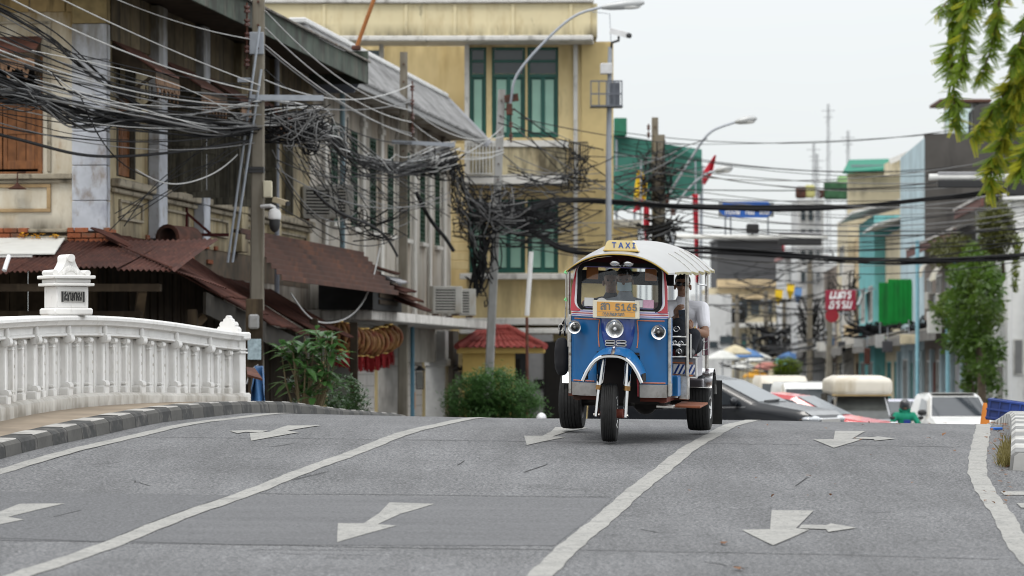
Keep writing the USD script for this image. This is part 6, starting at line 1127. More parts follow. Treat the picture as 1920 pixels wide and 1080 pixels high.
for i in range(24): px, py = rs_.uniform(525, 632), 0; py = 608+abs(px-572)*.45+rs_.uniform(0, 120); st2.append((W(575+(px-575)*.3, 800, 55+rs_.uniform(-.3, .3)), W(px, py, 55+rs_.uniform(-.6, .5))))
leaf_parts(pt, st2, 11, .3, .36, leafm, 5, stemm)
def foliage(label, name, blobs, n_, L_, w, mat, seed, cat='bush', trunk=None, hang=0.0, group=None, clump=0):
    r = np.random.default_rng(seed); t = Thing(name, label, cat, group, trunk[0][0][0] if trunk else blobs[0][0]); b = B(); vol = np.array([q[1][0]*q[1][1]*q[1][2] for q in blobs])**.7; vol /= vol.sum(); V, Fc = [], []; k = 0
    cl = [[(lambda v_: np.asarray(c)+np.asarray(rad)*v_*(r.uniform(.45, 1)**.4)/np.linalg.norm(v_))(r.normal(0, 1, 3)) for _ in range(clump)] if clump else None for c, rad in blobs]
    for j in r.choice(len(blobs), n_, p=vol):
        c, rad = blobs[j]
        if clump: p = cl[j][r.integers(clump)]+r.normal(0, .16, 3)*np.asarray(rad)
        else: v_ = r.normal(0, 1, 3); v_ /= np.linalg.norm(v_); p = np.asarray(c)+np.asarray(rad)*v_*r.uniform(.35, 1.08)**.5*(1+.25*(meshkit.noise(v_*3+j)-.5))
        az, el = r.uniform(0, 2*pi), r.uniform(-.9, .9)-hang; d = np.array([math.cos(az)*math.cos(el), math.sin(az)*math.cos(el), math.sin(el)]); s = np.array([-math.sin(az), math.cos(az), 0])*math.cos(r.uniform(0, 1))+np.array([0, 0, .4]); l = L_*r.uniform(.6, 1.3)
        V += [p, p+d*l*.5+s*l*w/2, p+d*l*.5-s*l*w/2, p+d*l]; Fc += [[k, k+1, k+2], [k+1, k+3, k+2]]; k += 4
    b.raw(V, Fc); t.add('crown', b, mat)
    if trunk:
        q = B()
        for pts_, r0 in trunk: q.tube(pts_, np.linspace(r0, r0*.35, len(pts_)), 7)
        t.add('trunk', q, M('bark', (.09, .07, .05), .9, var=.3, scale=6, bump=.5))
    return t
foliage('low dark shrub with small glossy leaves right of the broad leaved one', 'small_leaved_shrub', [(W(640, 742, 57), (.42, .4, .36)), (W(600, 765, 56.5), (.5, .4, .3)), (W(665, 765, 57.5), (.25, .3, .25))], 2600, .075, .5, Mleaf('dark_leaf', (.02, .045, .015), (.05, .1, .03), (.16, .22, .12), 3, .25, .3), 6, 'shrub', [([W(630, 830, 57), W(635, 745, 57)], .03)])
bushm = Mleaf('bush_leaf', (.05, .115, .03), (.11, .22, .06), (.2, .33, .1), 1.6, .4)
foliage('rounded light green bush standing before the red tiled kiosk', 'round_bush', [(W(885, 748, 82), (.62, .6, .55)), (W(960, 748, 82), (.62, .6, .52)), (W(925, 738, 82), (.75, .7, .56)), (W(925, 800, 82), (1.15, .8, .7))], 22000, .1, .32, bushm, 8, 'bush', [([W(925, 880, 82), W(925, 760, 82)], .05), ([W(905, 880, 82), W(880, 760, 82)], .04)], .1, clump=60)

# ---------------------------------------------------------------- cables
cr = np.random.default_rng(33); ncab = [0]
def smooth_pts(pts, n_):
    pts = np.array(pts, float); d = np.concatenate([[0], np.cumsum(np.linalg.norm(np.diff(pts, axis=0), axis=1)+1e-6)]); 
    return CubicSpline(d, pts, bc_type='natural')(np.linspace(0, d[-1], n_)) if len(pts) > 2 else pts[0]+(pts[1]-pts[0])*np.linspace(0, 1, n_)[:, None]
def PW(l): return [W(*q) for q in l]
def cable(label, pts, r=.011, mat=None, group=None, sag=0.0, n_=None):
    pts = [np.asarray(p, float) for p in pts]; n_ = n_ or (14 if len(pts) == 2 else 26); C = smooth_pts(pts, n_)
    if sag: s = np.linspace(0, 1, n_); C[:, 2] -= sag*4*s*(1-s)
    ncab[0] += 1; solo('overhead_cable', B().tube(C, r, 5), mat or cabm, label, 'cable', group, True)
def bundle(label, pts, n_, spread, r=.011, mats=None):
    r = r*1.1; spread = spread*1.25
    t = Thing('cable_bundle', label, 'cable bundle', 'thick bundles of cables', W(*pts[len(pts)//2])); P_ = [W(*p) for p in pts]; m_ = 34; C = smooth_pts(P_, m_); x = np.linspace(0, 1, m_)
    for i in range(n_):
        o = cr.normal(0, spread, 3); ph = cr.uniform(0, 6.3, 3); fq = cr.uniform(2, 9, 3); e = np.stack([o[j]*.6+spread*.8*np.sin(fq[j]*x*2+ph[j]) for j in range(3)], 1); e[:, 2] -= abs(cr.normal(0, spread))*1.2*4*x*(1-x)
        t.add('strand', B().tube(C+e, r*cr.uniform(.7, 1.3), 5), (mats or [cabm, cabm, cabm, cabg])[i % len(mats or [0]*4)], None, True)
L0 = 51.0
gL = 'cables strung across the front of the corner house'; tL = 'thin cable strung across the front of the old corner house'
bundle('thick sagging bundle from the left edge past the teak shutters to the thick pole', [(-60, 118, L0), (60, 172, 53), (180, 206, 56), (320, 229, 59), (480, 243, D1)], 20, .055, .013)
bundle('upper bundle slanting down over the carved valance into the thick one', [(-60, -12, L0), (60, 44, 53), (150, 108, 55.5), (260, 192, 58), (400, 226, 61)], 6, .03, .012)
bundle('lower drooping bundle hanging in a loop below the thick one at the corner pilaster', [(-60, 178, L0), (70, 190, 53), (130, 222, 54.5), (180, 230, 56), (240, 218, 57.5), (330, 232, 59.5)], 12, .05, .011)
bundle('coiled slack bundle at the left edge before the teak shutters', [(-60, 165, L0), (20, 172, 52), (75, 178, 53), (20, 186, 52), (-60, 190, L0)], 9, .05, .009)
cable('heavy twisted black cable sagging lowest across the corner pilaster', PW([(-60, 238, L0), (60, 268, 53), (180, 293, 56), (330, 285, 59), (475, 262, D1)]), .026)
cable('light grey cable running over the thick bundle to the pole crossarm', PW([(-40, 160, L0), (100, 205, 54), (260, 222, 58), (380, 212, 60.5), (480, 190, D1-.3), (600, 205, 65)]), .014, cabl); cable('pale looped cable sagging below the hanging grey shutters', PW([(255, 318, 57), (330, 345, 59), (400, 325, 60.5), (445, 290, 62)]), .012, cabl)
cable('dark cable dropping steeply across the corner pilaster to the first window', PW([(150, 178, 54.5), (190, 262, 56), (250, 320, 57.5), (300, 340, 58.5)]), .011)
for y0, y1, m_ in ((-46, 172, cabl), (-92, 160, cabl), (-150, 73, cabl), (62, 192, cabm), (70, 198, cabl), (78, 215, cabg), (48, 178, cabg), (96, 205, cabm), (110, 218, cabm), (30, 198, cabm), (128, 228, cabg), (145, 235, cabm), (15, 186, cabm), (200, 255, cabm), (212, 268, cabg), (155, 200, cabl), (85, 240, cabm), (40, 160, cabm), (182, 232, cabl), (225, 246, cabm)):
    cable(tL, [W(-60, y0, L0), W(cr.uniform(455, 490), y1, D1-.2)], cr.choice([.009, .011, .013]), m_, gL, cr.uniform(.05, .35))
for i in range(14): y0 = cr.uniform(90, 200); cable(tL, PW([(cr.uniform(-60, 100), y0, 52), (cr.uniform(120, 300), y0+cr.uniform(30, 75), 56), (cr.uniform(420, 500), cr.uniform(190, 270), D1-.1)]), cr.choice([.007, .009, .011]), [cabm, cabg, cabl][i % 3], gL)
for i in range(5): cable('slack cable drooping over the side windows of the corner house', PW([(cr.uniform(200, 240), 400+8*i, 57), (300, 350+cr.uniform(-20, 30), 59), (cr.uniform(380, 470), cr.uniform(240, 300), 61.5)]), .009, cabm, 'slack cables over the side windows')
# first pole to second pole
g12 = 'cables between the thick pole and the mossy pole'; t12 = 'cable strung between the thick pole and the mossy pole'
bundle('thick bundle sagging from the crossarm of the thick pole to the mossy pole', [(560, 225, 64), (610, 250, 67), (660, 288, 72), (720, 308, 79), (790, 308, 84), (850, 292, 86)], 22, .07, .013, [cabm, cabm, cabg, cabm])
bundle('light grey strands lying on the crossarm of the thick pole', [(440, 225, 61.5), (500, 215, 63), (560, 208, 64), (600, 215, 65.5), (650, 280, 70)], 10, .07, .012, [cabl, cabg, cabl, cabm]); bundle('frayed bundle above the mossy pole crossarm', [(690, 300, 76), (740, 305, 81), (800, 290, 84.5), (850, 275, 86)], 10, .07, .011, [cabl, cabg, cabm, cabg])
for y0, y1, m_ in ((20, 207, cabl), (52, 229, cabl), (84, 255, cabl), (90, 250, cabg), (150, 158, cabl), (185, 190, cabg), (130, 268, cabm), (210, 300, cabm)): cable(t12, [W(497, y0, D1-.1), W(772, y1, D2-.1)], .013, m_, g12, cr.uniform(.2, .5))
for y0, y1 in ((205, 275), (230, 300), (257, 305), (300, 255)): cable('cable leaving the mossy pole towards the leaning pole', [W(773, y0, D2-.1), W(945, y1-20, D3-.2)], .013, cabl, 'cables leaving the mossy pole', .35)
for i in range(46):
    x0, x1 = cr.uniform(500, 660), cr.uniform(640, 860); y0 = cr.uniform(215, 320); y1 = cr.uniform(290, 470); cable('slack cable drooping before the pale row house wall', [W(x0, y0, np.interp(x0, [490, 760], [63, 83])), W(x1, y1, np.interp(x1, [490, 860], [64, 88]))], cr.choice([.007, .009, .012]), [cabm, cabm, cabg][i % 3], 'slack cables before the row house', cr.uniform(-.2, .9))
for pts, r in (([(590, 720//2, 66), (640, 400, 70), (700, 425, 74), (745, 480, 80)], .03), ([(780, 360, 86), (800, 400, 86), (830, 440, 87), (850, 470, 88)], .05), ([(520, 300, 64), (600, 330, 68), (680, 330, 73), (760, 315, 82)], .012), ([(510, 380, 63), (580, 420, 67), (650, 455, 71), (760, 440, 80)], .012)): cable('heavier black cable sagging down the front of the row house', PW(pts), r, cabm, 'heavier cables on the row house front')
cable('white cable hanging in a deep loop below the ribbed iron', PW([(712, 465, 75), (700, 520, 74), (670, 580, 72), (620, 605, 69), (575, 590, 66), (545, 550, 64)]), .018, cabl)
# second to third pole, tangles, and onward to the right
bundle('heavy bundle dropping from the mossy pole to the tangle on the leaning pole', [(845, 292, 86), (870, 340, 88), (905, 385, 90), (950, 405, 92), (1000, 410, 94)], 18, .09, .014)
bundle('drooping bundle below it reaching down the leaning pole', [(845, 300, 86), (862, 380, 88), (885, 440, 90), (905, 490, 91)], 12, .09, .012)
bundle('thick black bundle crossing the street from the leaning pole to the right edge', [(960, 405, 92), (1010, 384, 94), (1080, 372, 97), (1300, 384, 100), (1560, 386, 100), (1720, 374, 98), (1980, 345, 95)], 14, .035, .02, [cabm])
bundle('lower black bundle crossing the street behind the taxi to the right edge', [(960, 415, 92), (1010, 440, 94), (1060, 466, 96), (1330, 468, 99), (1600, 485, 99), (1980, 476, 95)], 12, .035, .019, [cabm])
tR = 'thin cable crossing the street between the paired poles and the right edge'; gR = 'thin cables crossing the street'
for i in range(30):
    y0 = cr.uniform(235, 470); y1 = y0+cr.uniform(-45, 45); cable(tR, [W(cr.uniform(1100, 1240), y0, D4), W(1980, y1, cr.uniform(85, 120))], cr.choice([.01, .013, .017]), [cabm, cabm, cabg][i % 3], gR, cr.uniform(.1, .9))
for i in range(34):
    y0 = cr.uniform(200, 470); y1 = cr.uniform(255, 465); cable('cable running from the leaning pole to the paired poles', [W(cr.uniform(930, 1000), y0, D3+cr.uniform(-1, 1)), W(cr.uniform(1215, 1330), y1, D4+cr.uniform(-1, 1))], cr.choice([.011, .014, .018]), [cabm, cabm, cabg][i % 3], 'cables between the leaning pole and the paired poles', cr.uniform(0, .7))
for i in range(14): y0 = cr.uniform(330, 470); cable('cable crossing in front of the yellow building wall', [W(cr.uniform(845, 870), y0, 90), W(cr.uniform(1060, 1150), y0+cr.uniform(-50, 60), 96)], .014, cabm, 'cables in front of the yellow building', cr.uniform(0, .5))
def tangle(c, rad, n_, D, r, seed, mats, upright=.15):
    """slack loops and strands hung through one another round c"""
    q = np.random.default_rng(seed); b = B()
    for i in range(n_):
        k = q.random()
        if k < upright: x = c[0]+q.normal(0, rad[0]*.35); y0 = c[1]-rad[1]*q.uniform(.2, 1); y1 = c[1]+rad[1]*q.uniform(.1, 1); pts_ = [(x, y0), (x+q.normal(0, 4), (y0+y1)/2), (x+q.normal(0, 8), y1)]
        elif k < upright+.2: x, y = c[0]+q.normal(0, rad[0]*.5), c[1]+q.normal(0, rad[1]*.5); rr_ = q.uniform(.2, .6)*min(rad); pts_ = [(x+rr_*.5*math.cos(t), y+rr_*math.sin(t)) for t in np.linspace(0, 5.2, 6)+q.uniform(0, 6)]
        else: x0, x1 = c[0]-rad[0]*q.uniform(.2, 1.1), c[0]+rad[0]*q.uniform(.2, 1.1); y0, y1 = c[1]+rad[1]*q.uniform(-.9, .9), c[1]+rad[1]*q.uniform(-.9, .9); sg = q.uniform(-.1, .7)*rad[1]; pts_ = [(x0, y0), (x0*.7+x1*.3, y0*.7+y1*.3+sg*.8+q.normal(0, 2)), (x0*.3+x1*.7, y0*.3+y1*.7+sg*.8+q.normal(0, 2)), (x1, y1)]
        e = q.normal(0, .25); b.tube(smooth_pts([W(x, y, D+e+q.normal(0, .1)) for x, y in pts_], 12), r*q.uniform(.7, 1.4), 4)
    struct('cable_tangle', b, mats, True, 'stuff')
tangle((545, 230), (75, 40), 60, 63.5, .01, 1, cabm); tangle((570, 235), (60, 40), 30, 63.2, .01, 2, cabg); tangle((580, 250), (20, 40), 30, 63.8, .012, 3, cabm); tangle((820, 305), (50, 30), 40, 85, .012, 4, cabm); tangle((800, 300), (55, 20), 20, 84.6, .011, 9, cabl)
tangle((915, 400), (75, 55), 50, 91, .013, 5, cabm); tangle((908, 480), (28, 70), 44, 91, .018, 6, cabm, .7); tangle((985, 405), (85, 40), 44, 93, .016, 7, cabm); tangle((920, 395), (70, 45), 30, 90.8, .012, 25, cabg); tangle((1235, 330), (45, 70), 40, D4-.4, .017, 8, cabm); tangle((1240, 430), (45, 30), 40, D4-.4, .018, 10, cabm); tangle((893, 520), (20, 45), 30, 91, .018, 11, cabm, .6); tangle((1075, 310), (35, 45), 26, 97, .012, 12, cabm); tangle((700, 420), (60, 40), 16, 76, .011, 13, cabm)
# ---------------------------------------------------------------- vehicles beyond the crest
tyre = M('tyre', (.02, .02, .02), .8); cglass = M('car_glass', (.02, .024, .028), .06, coat=.4, spec=.6); cglass2 = M('car_glass_pale', (.035, .042, .046), .1, coat=.15, spec=.4, var=.3, scale=2); lampw = M('head_lamp', (.5, .52, .54), .15, .3, coat=.6); blk = M('trim_black', (.012, .012, .013), .5)
class Car(Thing):
    def __init__(s, label, cat, loc, heading, prof, w0, belt, tumble, paint, name='parked_car', group=None):
        super().__init__(name, label, cat, group, loc, heading); s.w0, s.belt, s.tum = w0, belt, tumble; s.P = Polygon(prof).buffer(-.04).buffer(.04, quad_segs=3)
        v, f = trimesh.creation.triangulate_polygon(s.P, engine='earcut'); t = trimesh.Trimesh(np.c_[v, np.zeros(len(v))], f, process=False).subdivide_to_size(.22); v = t.vertices[:, :2]
        from shapely import points, distance
        dd = distance(points(v), s.P.exterior); w = np.array([s.w(z) for z in v[:, 1]])*(1-.09*np.exp(-dd/.07)); b = B()
        for sg in (1, -1): b.raw(np.c_[v[:, 0], sg*w, v[:, 1]], t.faces if sg < 0 else t.faces[:, ::-1])
        ring = np.array(s.P.exterior.coords); rs = [ring[0]]
        for p, q in zip(ring[:-1], ring[1:]):
            n = max(1, int(np.linalg.norm(q-p)/.15)); rs += [p+(q-p)*(k+1)/n for k in range(n)]
        rs = np.array(rs); ww = np.array([s.w(z) for z in rs[:, 1]])*.91
        b.grid(np.stack([np.stack([rs[:, 0], ww*k, rs[:, 1]], 1) for k in (-1, -.5, 0, .5, 1)]))
        s.add('body', b, paint, None, 35, True)
    def w(s, z): return s.w0-max(0, z-s.belt)*s.tum-max(0, .5-z)*.12
    def side(s, name, poly, mat, off=.006, sides=(1, -1)):
        for sg in sides:
            P = Polygon(poly).buffer(-.02).buffer(.02, quad_segs=2); P = P if P.area > .5*Polygon(poly).area else Polygon(poly); v, f = trimesh.creation.triangulate_polygon(P, engine='earcut'); b = B(); v, f = np.asarray(v), np.asarray(f); y = [sg*(s.w(z)+off) for z in v[:, 1]]; f2 = f if (sg < 0) else f[:, ::-1]; b.raw(np.c_[v[:, 0], y, v[:, 1]], f2); s.add(name, b, mat, None, False, True)
    def across(s, name, p, q, mat, inset=.09, off=.012, n=7):
        (x0, z0), (x1, z1) = p, q; d = np.array([x1-x0, z1-z0]); L_ = np.linalg.norm(d); nx, nz = (-d[1]/L_, d[0]/L_); sg = 1 if nz > 0 or (abs(nz) < .05 and nx > 0) else -1; G = []
        for k in np.linspace(0, 1, 3):
            x, z = x0+(x1-x0)*k, z0+(z1-z0)*k; ww = s.w(z)-inset; G.append([(x+sg*nx*off-.0*j, ww*j, z+sg*nz*off) for j in np.linspace(-1, 1, n)])
        b = B(); b.slab(G, np.array([nx, 0, nz])*-sg*.004); return s.add(name, b, mat, None, 40, True)
    def piece(s, name, mesh, mat, smooth=30, parent=None): return s.add(name, mesh, mat, parent, smooth, True)
    def wheels(s, xs, r=.33):
        for x in xs:
            for sg in (1, -1): w = s.piece('wheel', B().lathe([(r*.6, -.1), (r, -.09), (r, .09), (r*.6, .1)], (x, sg*(s.w0-.1), r), (0, sg, 0), 20), tyre); s.piece('rim', B().lathe([(r*.62, .06), (r*.5, .1), (.06, .08), (.001, .085)], (x, sg*(s.w0-.1), r), (0, sg, 0), 16), M('alloy', (.35, .35, .36), .3, .9), 30, w)
    def mirrors(s, x, z, mat):
        for sg in (1, -1): s.piece('mirror', B().add(ell((x, sg*(s.w(z)+.14), z), (.07, .13, .085), 2)), mat, True)
mpv_m = M('car_black', (.008, .009, .011), .22, coat=.25, spec=.4, var=.05)
zg = lambda D: max(0.0, CZ+float(_zf(min(D, 89)))) if D < 89 else 0.0
hd = math.radians(-26); D_ = 68.0
c = Car('glossy black people carrier crossing right behind the taxi', 'car', (*(W(1455, 690, D_)[:2]-2.2*np.array([math.cos(hd), math.sin(hd)])+np.array([.85, 0])), zg(D_)-.1), hd,
        [(-2.4, .2), (2.3, .2), (2.42, .35), (2.44, .62), (2.36, .82), (2.2, .9), (1.25, 1.06), (.3, 1.5), (-.15, 1.59), (-1.0, 1.63), (-2.2, 1.55), (-2.42, 1.0), (-2.45, .5)], .9, .9, .22, mpv_m)
c.side('side_window', [(-.05, 1.0), (.95, 1.03), (.28, 1.4), (-.05, 1.48)], cglass); c.side('side_window', [(-1.15, .99), (-.12, 1.0), (-.12, 1.49), (-1.1, 1.52)], cglass); c.side('side_window', [(-2.3, 1.04), (-1.22, .99), (-1.18, 1.52), (-2.15, 1.48)], cglass)
c.across('windscreen', (1.22, 1.07), (.33, 1.485), cglass2, .1); c.across('bonnet_edge', (2.22, .885), (2.36, .81), M('bonnet_trim', (.3, .3, .3), .2, 1.0), .05, .01); c.mirrors(.8, 1.08, mpv_m); c.wheels((1.5, -1.5))
for sg in (1, -1): c.piece('headlamp', B().add(ell((2.27, sg*.68, .74), (.2, .24, .08), 2)), lampw, True)
c.piece('grille', B().bbox((2.42, 0, .65), (.08, 1.0, .22), .02), chrome); c.piece('lower_grille', B().bbox((2.41, 0, .42), (.1, 1.3, .16), .02), blk); c.piece('wiper', B().tube([(1.25, -.5, 1.09), (1.2, .4, 1.11)], .015, 5), blk)
for z in (1.08,): c.side('door_line', [(-1.15, .93), (1.0, .96), (1.0, .98), (-1.15, .95)], M('chrome_strip', (.4, .4, .4), .25, 1.0))
red_m = M('car_red', (.42, .015, .02), .22, coat=.7, var=.05); hd = math.radians(-22); D_ = 73.5
c = Car('red car just behind the black one with only its bonnet and windscreen showing', 'car', (*(W(1555, 690, D_)[:2]-1.9*np.array([math.cos(hd), math.sin(hd)])+np.array([1.15, 0])), zg(D_)-.05), hd,
        [(-2.0, .2), (1.95, .2), (2.05, .4), (2.05, .65), (1.9, .8), (1.0, .95), (.15, 1.36), (-.5, 1.44), (-1.3, 1.4), (-2.0, .95), (-2.05, .5)], .86, .85, .3, red_m)
c.across('windscreen', (.98, .965), (.17, 1.355), cglass2, .1); c.side('side_window', [(-.4, .9), (.75, .93), (.1, 1.28), (-.4, 1.35)], cglass); c.side('side_window', [(-1.4, .9), (-.45, .9), (-.45, 1.35), (-1.15, 1.3)], cglass); c.mirrors(.7, .98, red_m); c.wheels((1.25, -1.25), .3)
for sg in (1, -1): c.piece('headlamp', B().add(ell((1.93, sg*.62, .72), (.16, .2, .09), 2)), lampw, True)
wht = M('car_white', (.68, .68, .66), .25, coat=.5, var=.04); cream = M('box_cream_white', (.62, .58, .5), .5, var=.05, dirt=(.4, .34, .24), damt=.2); silv = M('car_silver', (.4, .4, .42), .3, .5, coat=.5)
fc = -pi/2   # facing the camera
c = Car('grey pickup truck with rounded cream box over its cab, facing the road crest', 'truck', (*W(1612, 690, 88.5)[:2], 0), fc-.03, [(-3.2, .35), (1.6, .35), (1.75, .5), (1.75, .9), (1.6, 1.06), (.9, 1.14), (.35, 1.72), (-.7, 1.8), (-.9, 1.1), (-3.2, 1.1)], .8, 1.0, .2, silv, 'pickup_truck')
G = [[(x, .83*k*wf, z0+(z1-z0)*t) for k in (-1, -.97, -.5, 0, .5, .97, 1)] for x, wf, z0, z1, t in ((.75, .93, 1.72, 2.2, .0), (.9, 1, 1.72, 2.2, .25), (.82, 1, 1.72, 2.2, .75), (.6, .93, 1.72, 2.24, 1))]
bx_ = m3.Manifold.batch_hull([m3.Manifold.sphere(.14, 12).translate([x, y, z]) for x in (.62, -3.0) for y in (-.64, .64) for z in (1.88, 2.06)]+[m3.Manifold.sphere(.1, 12).translate([x, y, 2.16]) for x in (.35, -3.0) for y in (-.5, .5)])
c.piece('box_hood', bx_, cream, True); [c.piece('box_side', B().box((-2.1, q*.78, 1.4), (2.3, .03, .75)), M('canvas_dark', (.06, .055, .045), .9)) for q in (1, -1)]; c.piece('box_rim', B().bbox((.66, 0, 1.76), (.12, 1.5, .05), .02), M('rim_tan', (.35, .26, .14), .6))
c.across('windscreen', (.88, 1.16), (.38, 1.7), M('truck_glass', (.06, .065, .062), .08, coat=.3, var=.5, scale=1.2), .07); c.side('side_window', [(-.6, 1.15), (.6, 1.15), (.25, 1.6), (-.6, 1.65)], cglass); c.mirrors(.6, 1.25, blk); c.wheels((1.0, -2.3))
for sg in (1, -1): c.piece('headlamp', B().add(ell((1.68, sg*.6, .78), (.1, .16, .12), 2)), lampw, True)
c.piece('grille', B().bbox((1.75, 0, .75), (.06, .8, .22), .02), blk)
def front_car(label, px, D, prof, w0, belt, tum, paint, ws, name, cat='car', gl=cglass, rot=0.0, lamps=True, z=0.0):
    c = Car(label, cat, (*W(px, 690, D)[:2], z), fc+rot, prof, w0, belt, tum, paint, name); c.across('windscreen', *ws, gl, .1); x0 = max(p[0] for p in prof); c.mirrors(ws[0][0]-.25, ws[0][1]+.1, paint if paint is not wht else blk); c.wheels((x0-.85, min(p[0] for p in prof)+.85))
    if lamps:
        for sg in (1, -1): c.piece('headlamp', B().add(ell((x0-.12, sg*(w0-.24), belt-.2), (.14, .2, .09), 2)), lampw, True)
        c.piece('grille', B().bbox((x0, 0, belt-.25), (.06, w0*.9, .16), .02), blk)
    return c
MP = [(-2.2, .3), (2.1, .3), (2.2, .5), (2.2, .8), (2.05, .98), (1.15, 1.12), (.4, 1.66), (-.2, 1.76), (-1.9, 1.72), (-2.25, 1.1), (-2.25, .6)]
c = front_car('white people carrier facing the crest behind the green jacketed rider', 1786, 95, MP, .9, 1.02, .25, wht, ((1.12, 1.14), (.42, 1.65)), 'people_carrier', rot=.05); c.side('side_window', [(-.6, 1.12), (.85, 1.15), (.3, 1.55), (-.6, 1.62)], cglass); c.piece('roof_shade', B().bbox((-.7, 0, 1.755), (1.9, 1.2, .02), .01), M('roof_grey', (.2, .2, .19), .3))  # flat grey panel laid on the white roof
front_car('white delivery van between the red car and the cream topped truck', 1510, 101, [(-2.3, .3), (2.0, .3), (2.1, .6), (2.0, 1.0), (1.6, 1.2), (1.05, 1.85), (.6, 2.02), (-2.3, 2.05), (-2.35, .7)], .86, 1.1, .1, wht, ((1.58, 1.22), (1.08, 1.84)), 'delivery_van', 'van', cglass2, .03)
front_car('cream roofed van behind the black car and the delivery van', 1465, 114, [(-2.3, .3), (2.0, .3), (2.1, .6), (2.0, 1.0), (1.7, 1.2), (1.2, 1.95), (.7, 2.18), (-2.3, 2.2), (-2.35, .7)], .9, 1.1, .1, cream, ((1.68, 1.22), (1.22, 1.94)), 'passenger_van', 'van', cglass2, 0)
front_car('lilac grey saloon car half hidden behind the green jacketed rider', 1700, 108, [(-2.0, .3), (1.95, .3), (2.05, .6), (1.9, .85), (1.0, .98), (.2, 1.4), (-.6, 1.48), (-1.9, 1.05), (-2.05, .6)], .86, .92, .3, M('car_lilac', (.4, .38, .48), .3, .3, coat=.5), ((.98, 1.0), (.22, 1.4)), 'saloon_car', 'car', cglass2)
# motorcycle and rider in green
mo = np.array([*W(1697, 690, 83)[:2], 0.06]); mc = Thing('motorcycle', 'small motorcycle under the green jacketed rider beside the cream topped truck', 'motorcycle', loc=mo)
mc.add('wheel', B().lathe([(.22, -.04), (.28, -.04), (.3, 0), (.28, .04), (.22, .04)], mo+(0, -.6, .3), (1, 0, 0), 20), tyre); mc.add('wheel', B().lathe([(.22, -.05), (.28, -.05), (.3, 0), (.28, .05), (.22, .05)], mo+(0, .65, .3), (1, 0, 0), 20), tyre); mc.add('body', B().add(body([((0, -.35, .75), (0, .1, .55), .14, .16), ((0, .1, .55), (0, .7, .75), .15, .12)], 3)[0:2] if False else (body([(mo+(0, -.35, .75), mo+(0, .1, .55), .14, .16), (mo+(0, .1, .55), mo+(0, .7, .75), .15, .12)], 3))), M('moto_grey', (.1, .1, .11), .3, coat=.5), None, True)
mc.add('handlebar', B().tube([mo+(-.33, -.3, 1.02), mo+(-.15, -.38, 1.0), mo+(.15, -.38, 1.0), mo+(.33, -.3, 1.02)], .015, 6), blk); mc.add('headlamp', B().add(ell(mo+(0, -.5, .92), (.1, .08, .08), 2)), lampw, None, True); mc.add('fork', B().cyl(mo+(-.05, -.6, .3), mo+(-.05, -.4, .95), .025, 8).cyl(mo+(.05, -.6, .3), mo+(.05, -.4, .95), .025, 8), chrome_w)
for sg in (-1, 1): mc.add('mirror', B().add(ell(mo+(sg*.34, -.32, 1.2), (.07, .02, .045), 2)).cyl(mo+(sg*.28, -.32, 1.03), mo+(sg*.34, -.32, 1.17), .01, 5), blk, None, True)
rd_ = Thing('person', 'person in a green jacket and dark helmet on the motorcycle between truck and white car', 'person', loc=mo); hb2, HP2, _, _ = head_bones(mo+(0, .02, 1.5), (0, -1, -.05))
arms_ = []; hnds = []
for sg in (-1, 1): s_, e_, w_ = mo+(sg*.2, .1, 1.26), mo+(sg*.33, -.02, 1.04), mo+(sg*.31, -.24, 1.05); arms_ += [(s_, e_, .065, .05), (e_, w_, .05, .035)]; hnds += hand_bones(w_, (0, -1, -.1), (0, 0, 1), .8, 1, sg)
tor_ = [(mo+(-.09, .2, .8), mo+(.09, .2, .8), .13, .13), (mo+(0, .2, .8), mo+(0, .1, 1.2), .15, .15), (mo+(-.12, .1, 1.22), mo+(.12, .1, 1.22), .11, .11), (mo+(0, .1, 1.22), mo+(0, .05, 1.38), .1, .06)]; leg_ = []
for sg in (-1, 1): k_, f_ = mo+(sg*.2, -.15, .68), mo+(sg*.2, .05, .25); leg_ += [(mo+(sg*.1, .2, .8), k_, .1, .07), (k_, f_, .065, .045), (f_, f_+(0, -.15, -.03), .045, .035)]
rd_.add('body', body(hb2+tor_+arms_+hnds+leg_, 5, .03), skin2, None, True); rd_.add('jacket', body(cloth(tor_+arms_, .014), 4, .035), M('jacket_green', (.01, .2, .12), .7, var=.15, scale=8), None, True); rd_.add('trousers', body(cloth([q for i, q in enumerate(leg_) if i % 3 < 2], .014), 4, .035), jeans, None, True); rd_.add('badge', B().bbox(mo+(.04, -.075, 1.1), (.16, .02, .1), .005), M('badge_blue', (.02, .04, .2), .6)); rd_.add('shoes', body(cloth(leg_[2::3], .01), 3, .03), blackp, None, True)
rd_.add('helmet', body([(HP2(-.02, 0, .03), HP2(.02, 0, .04), .125, .115), (HP2(-.03, .02, -.03), HP2(-.03, -.02, -.03), .115, .115)], 3, .03), M('helmet_dark', (.03, .03, .035), .25, coat=.6), None, True); rd_.add('visor', B().add(ell(HP2(.075, 0, .005), (.09, .05, .05), 2)), cglass, None, True); rd_.add('hood', body([(HP2(-.04, .08, -.12), HP2(-.04, -.08, -.12), .07, .07)], 3, .03), M('jacket_green', (.01, .2, .12), .7), None, True)
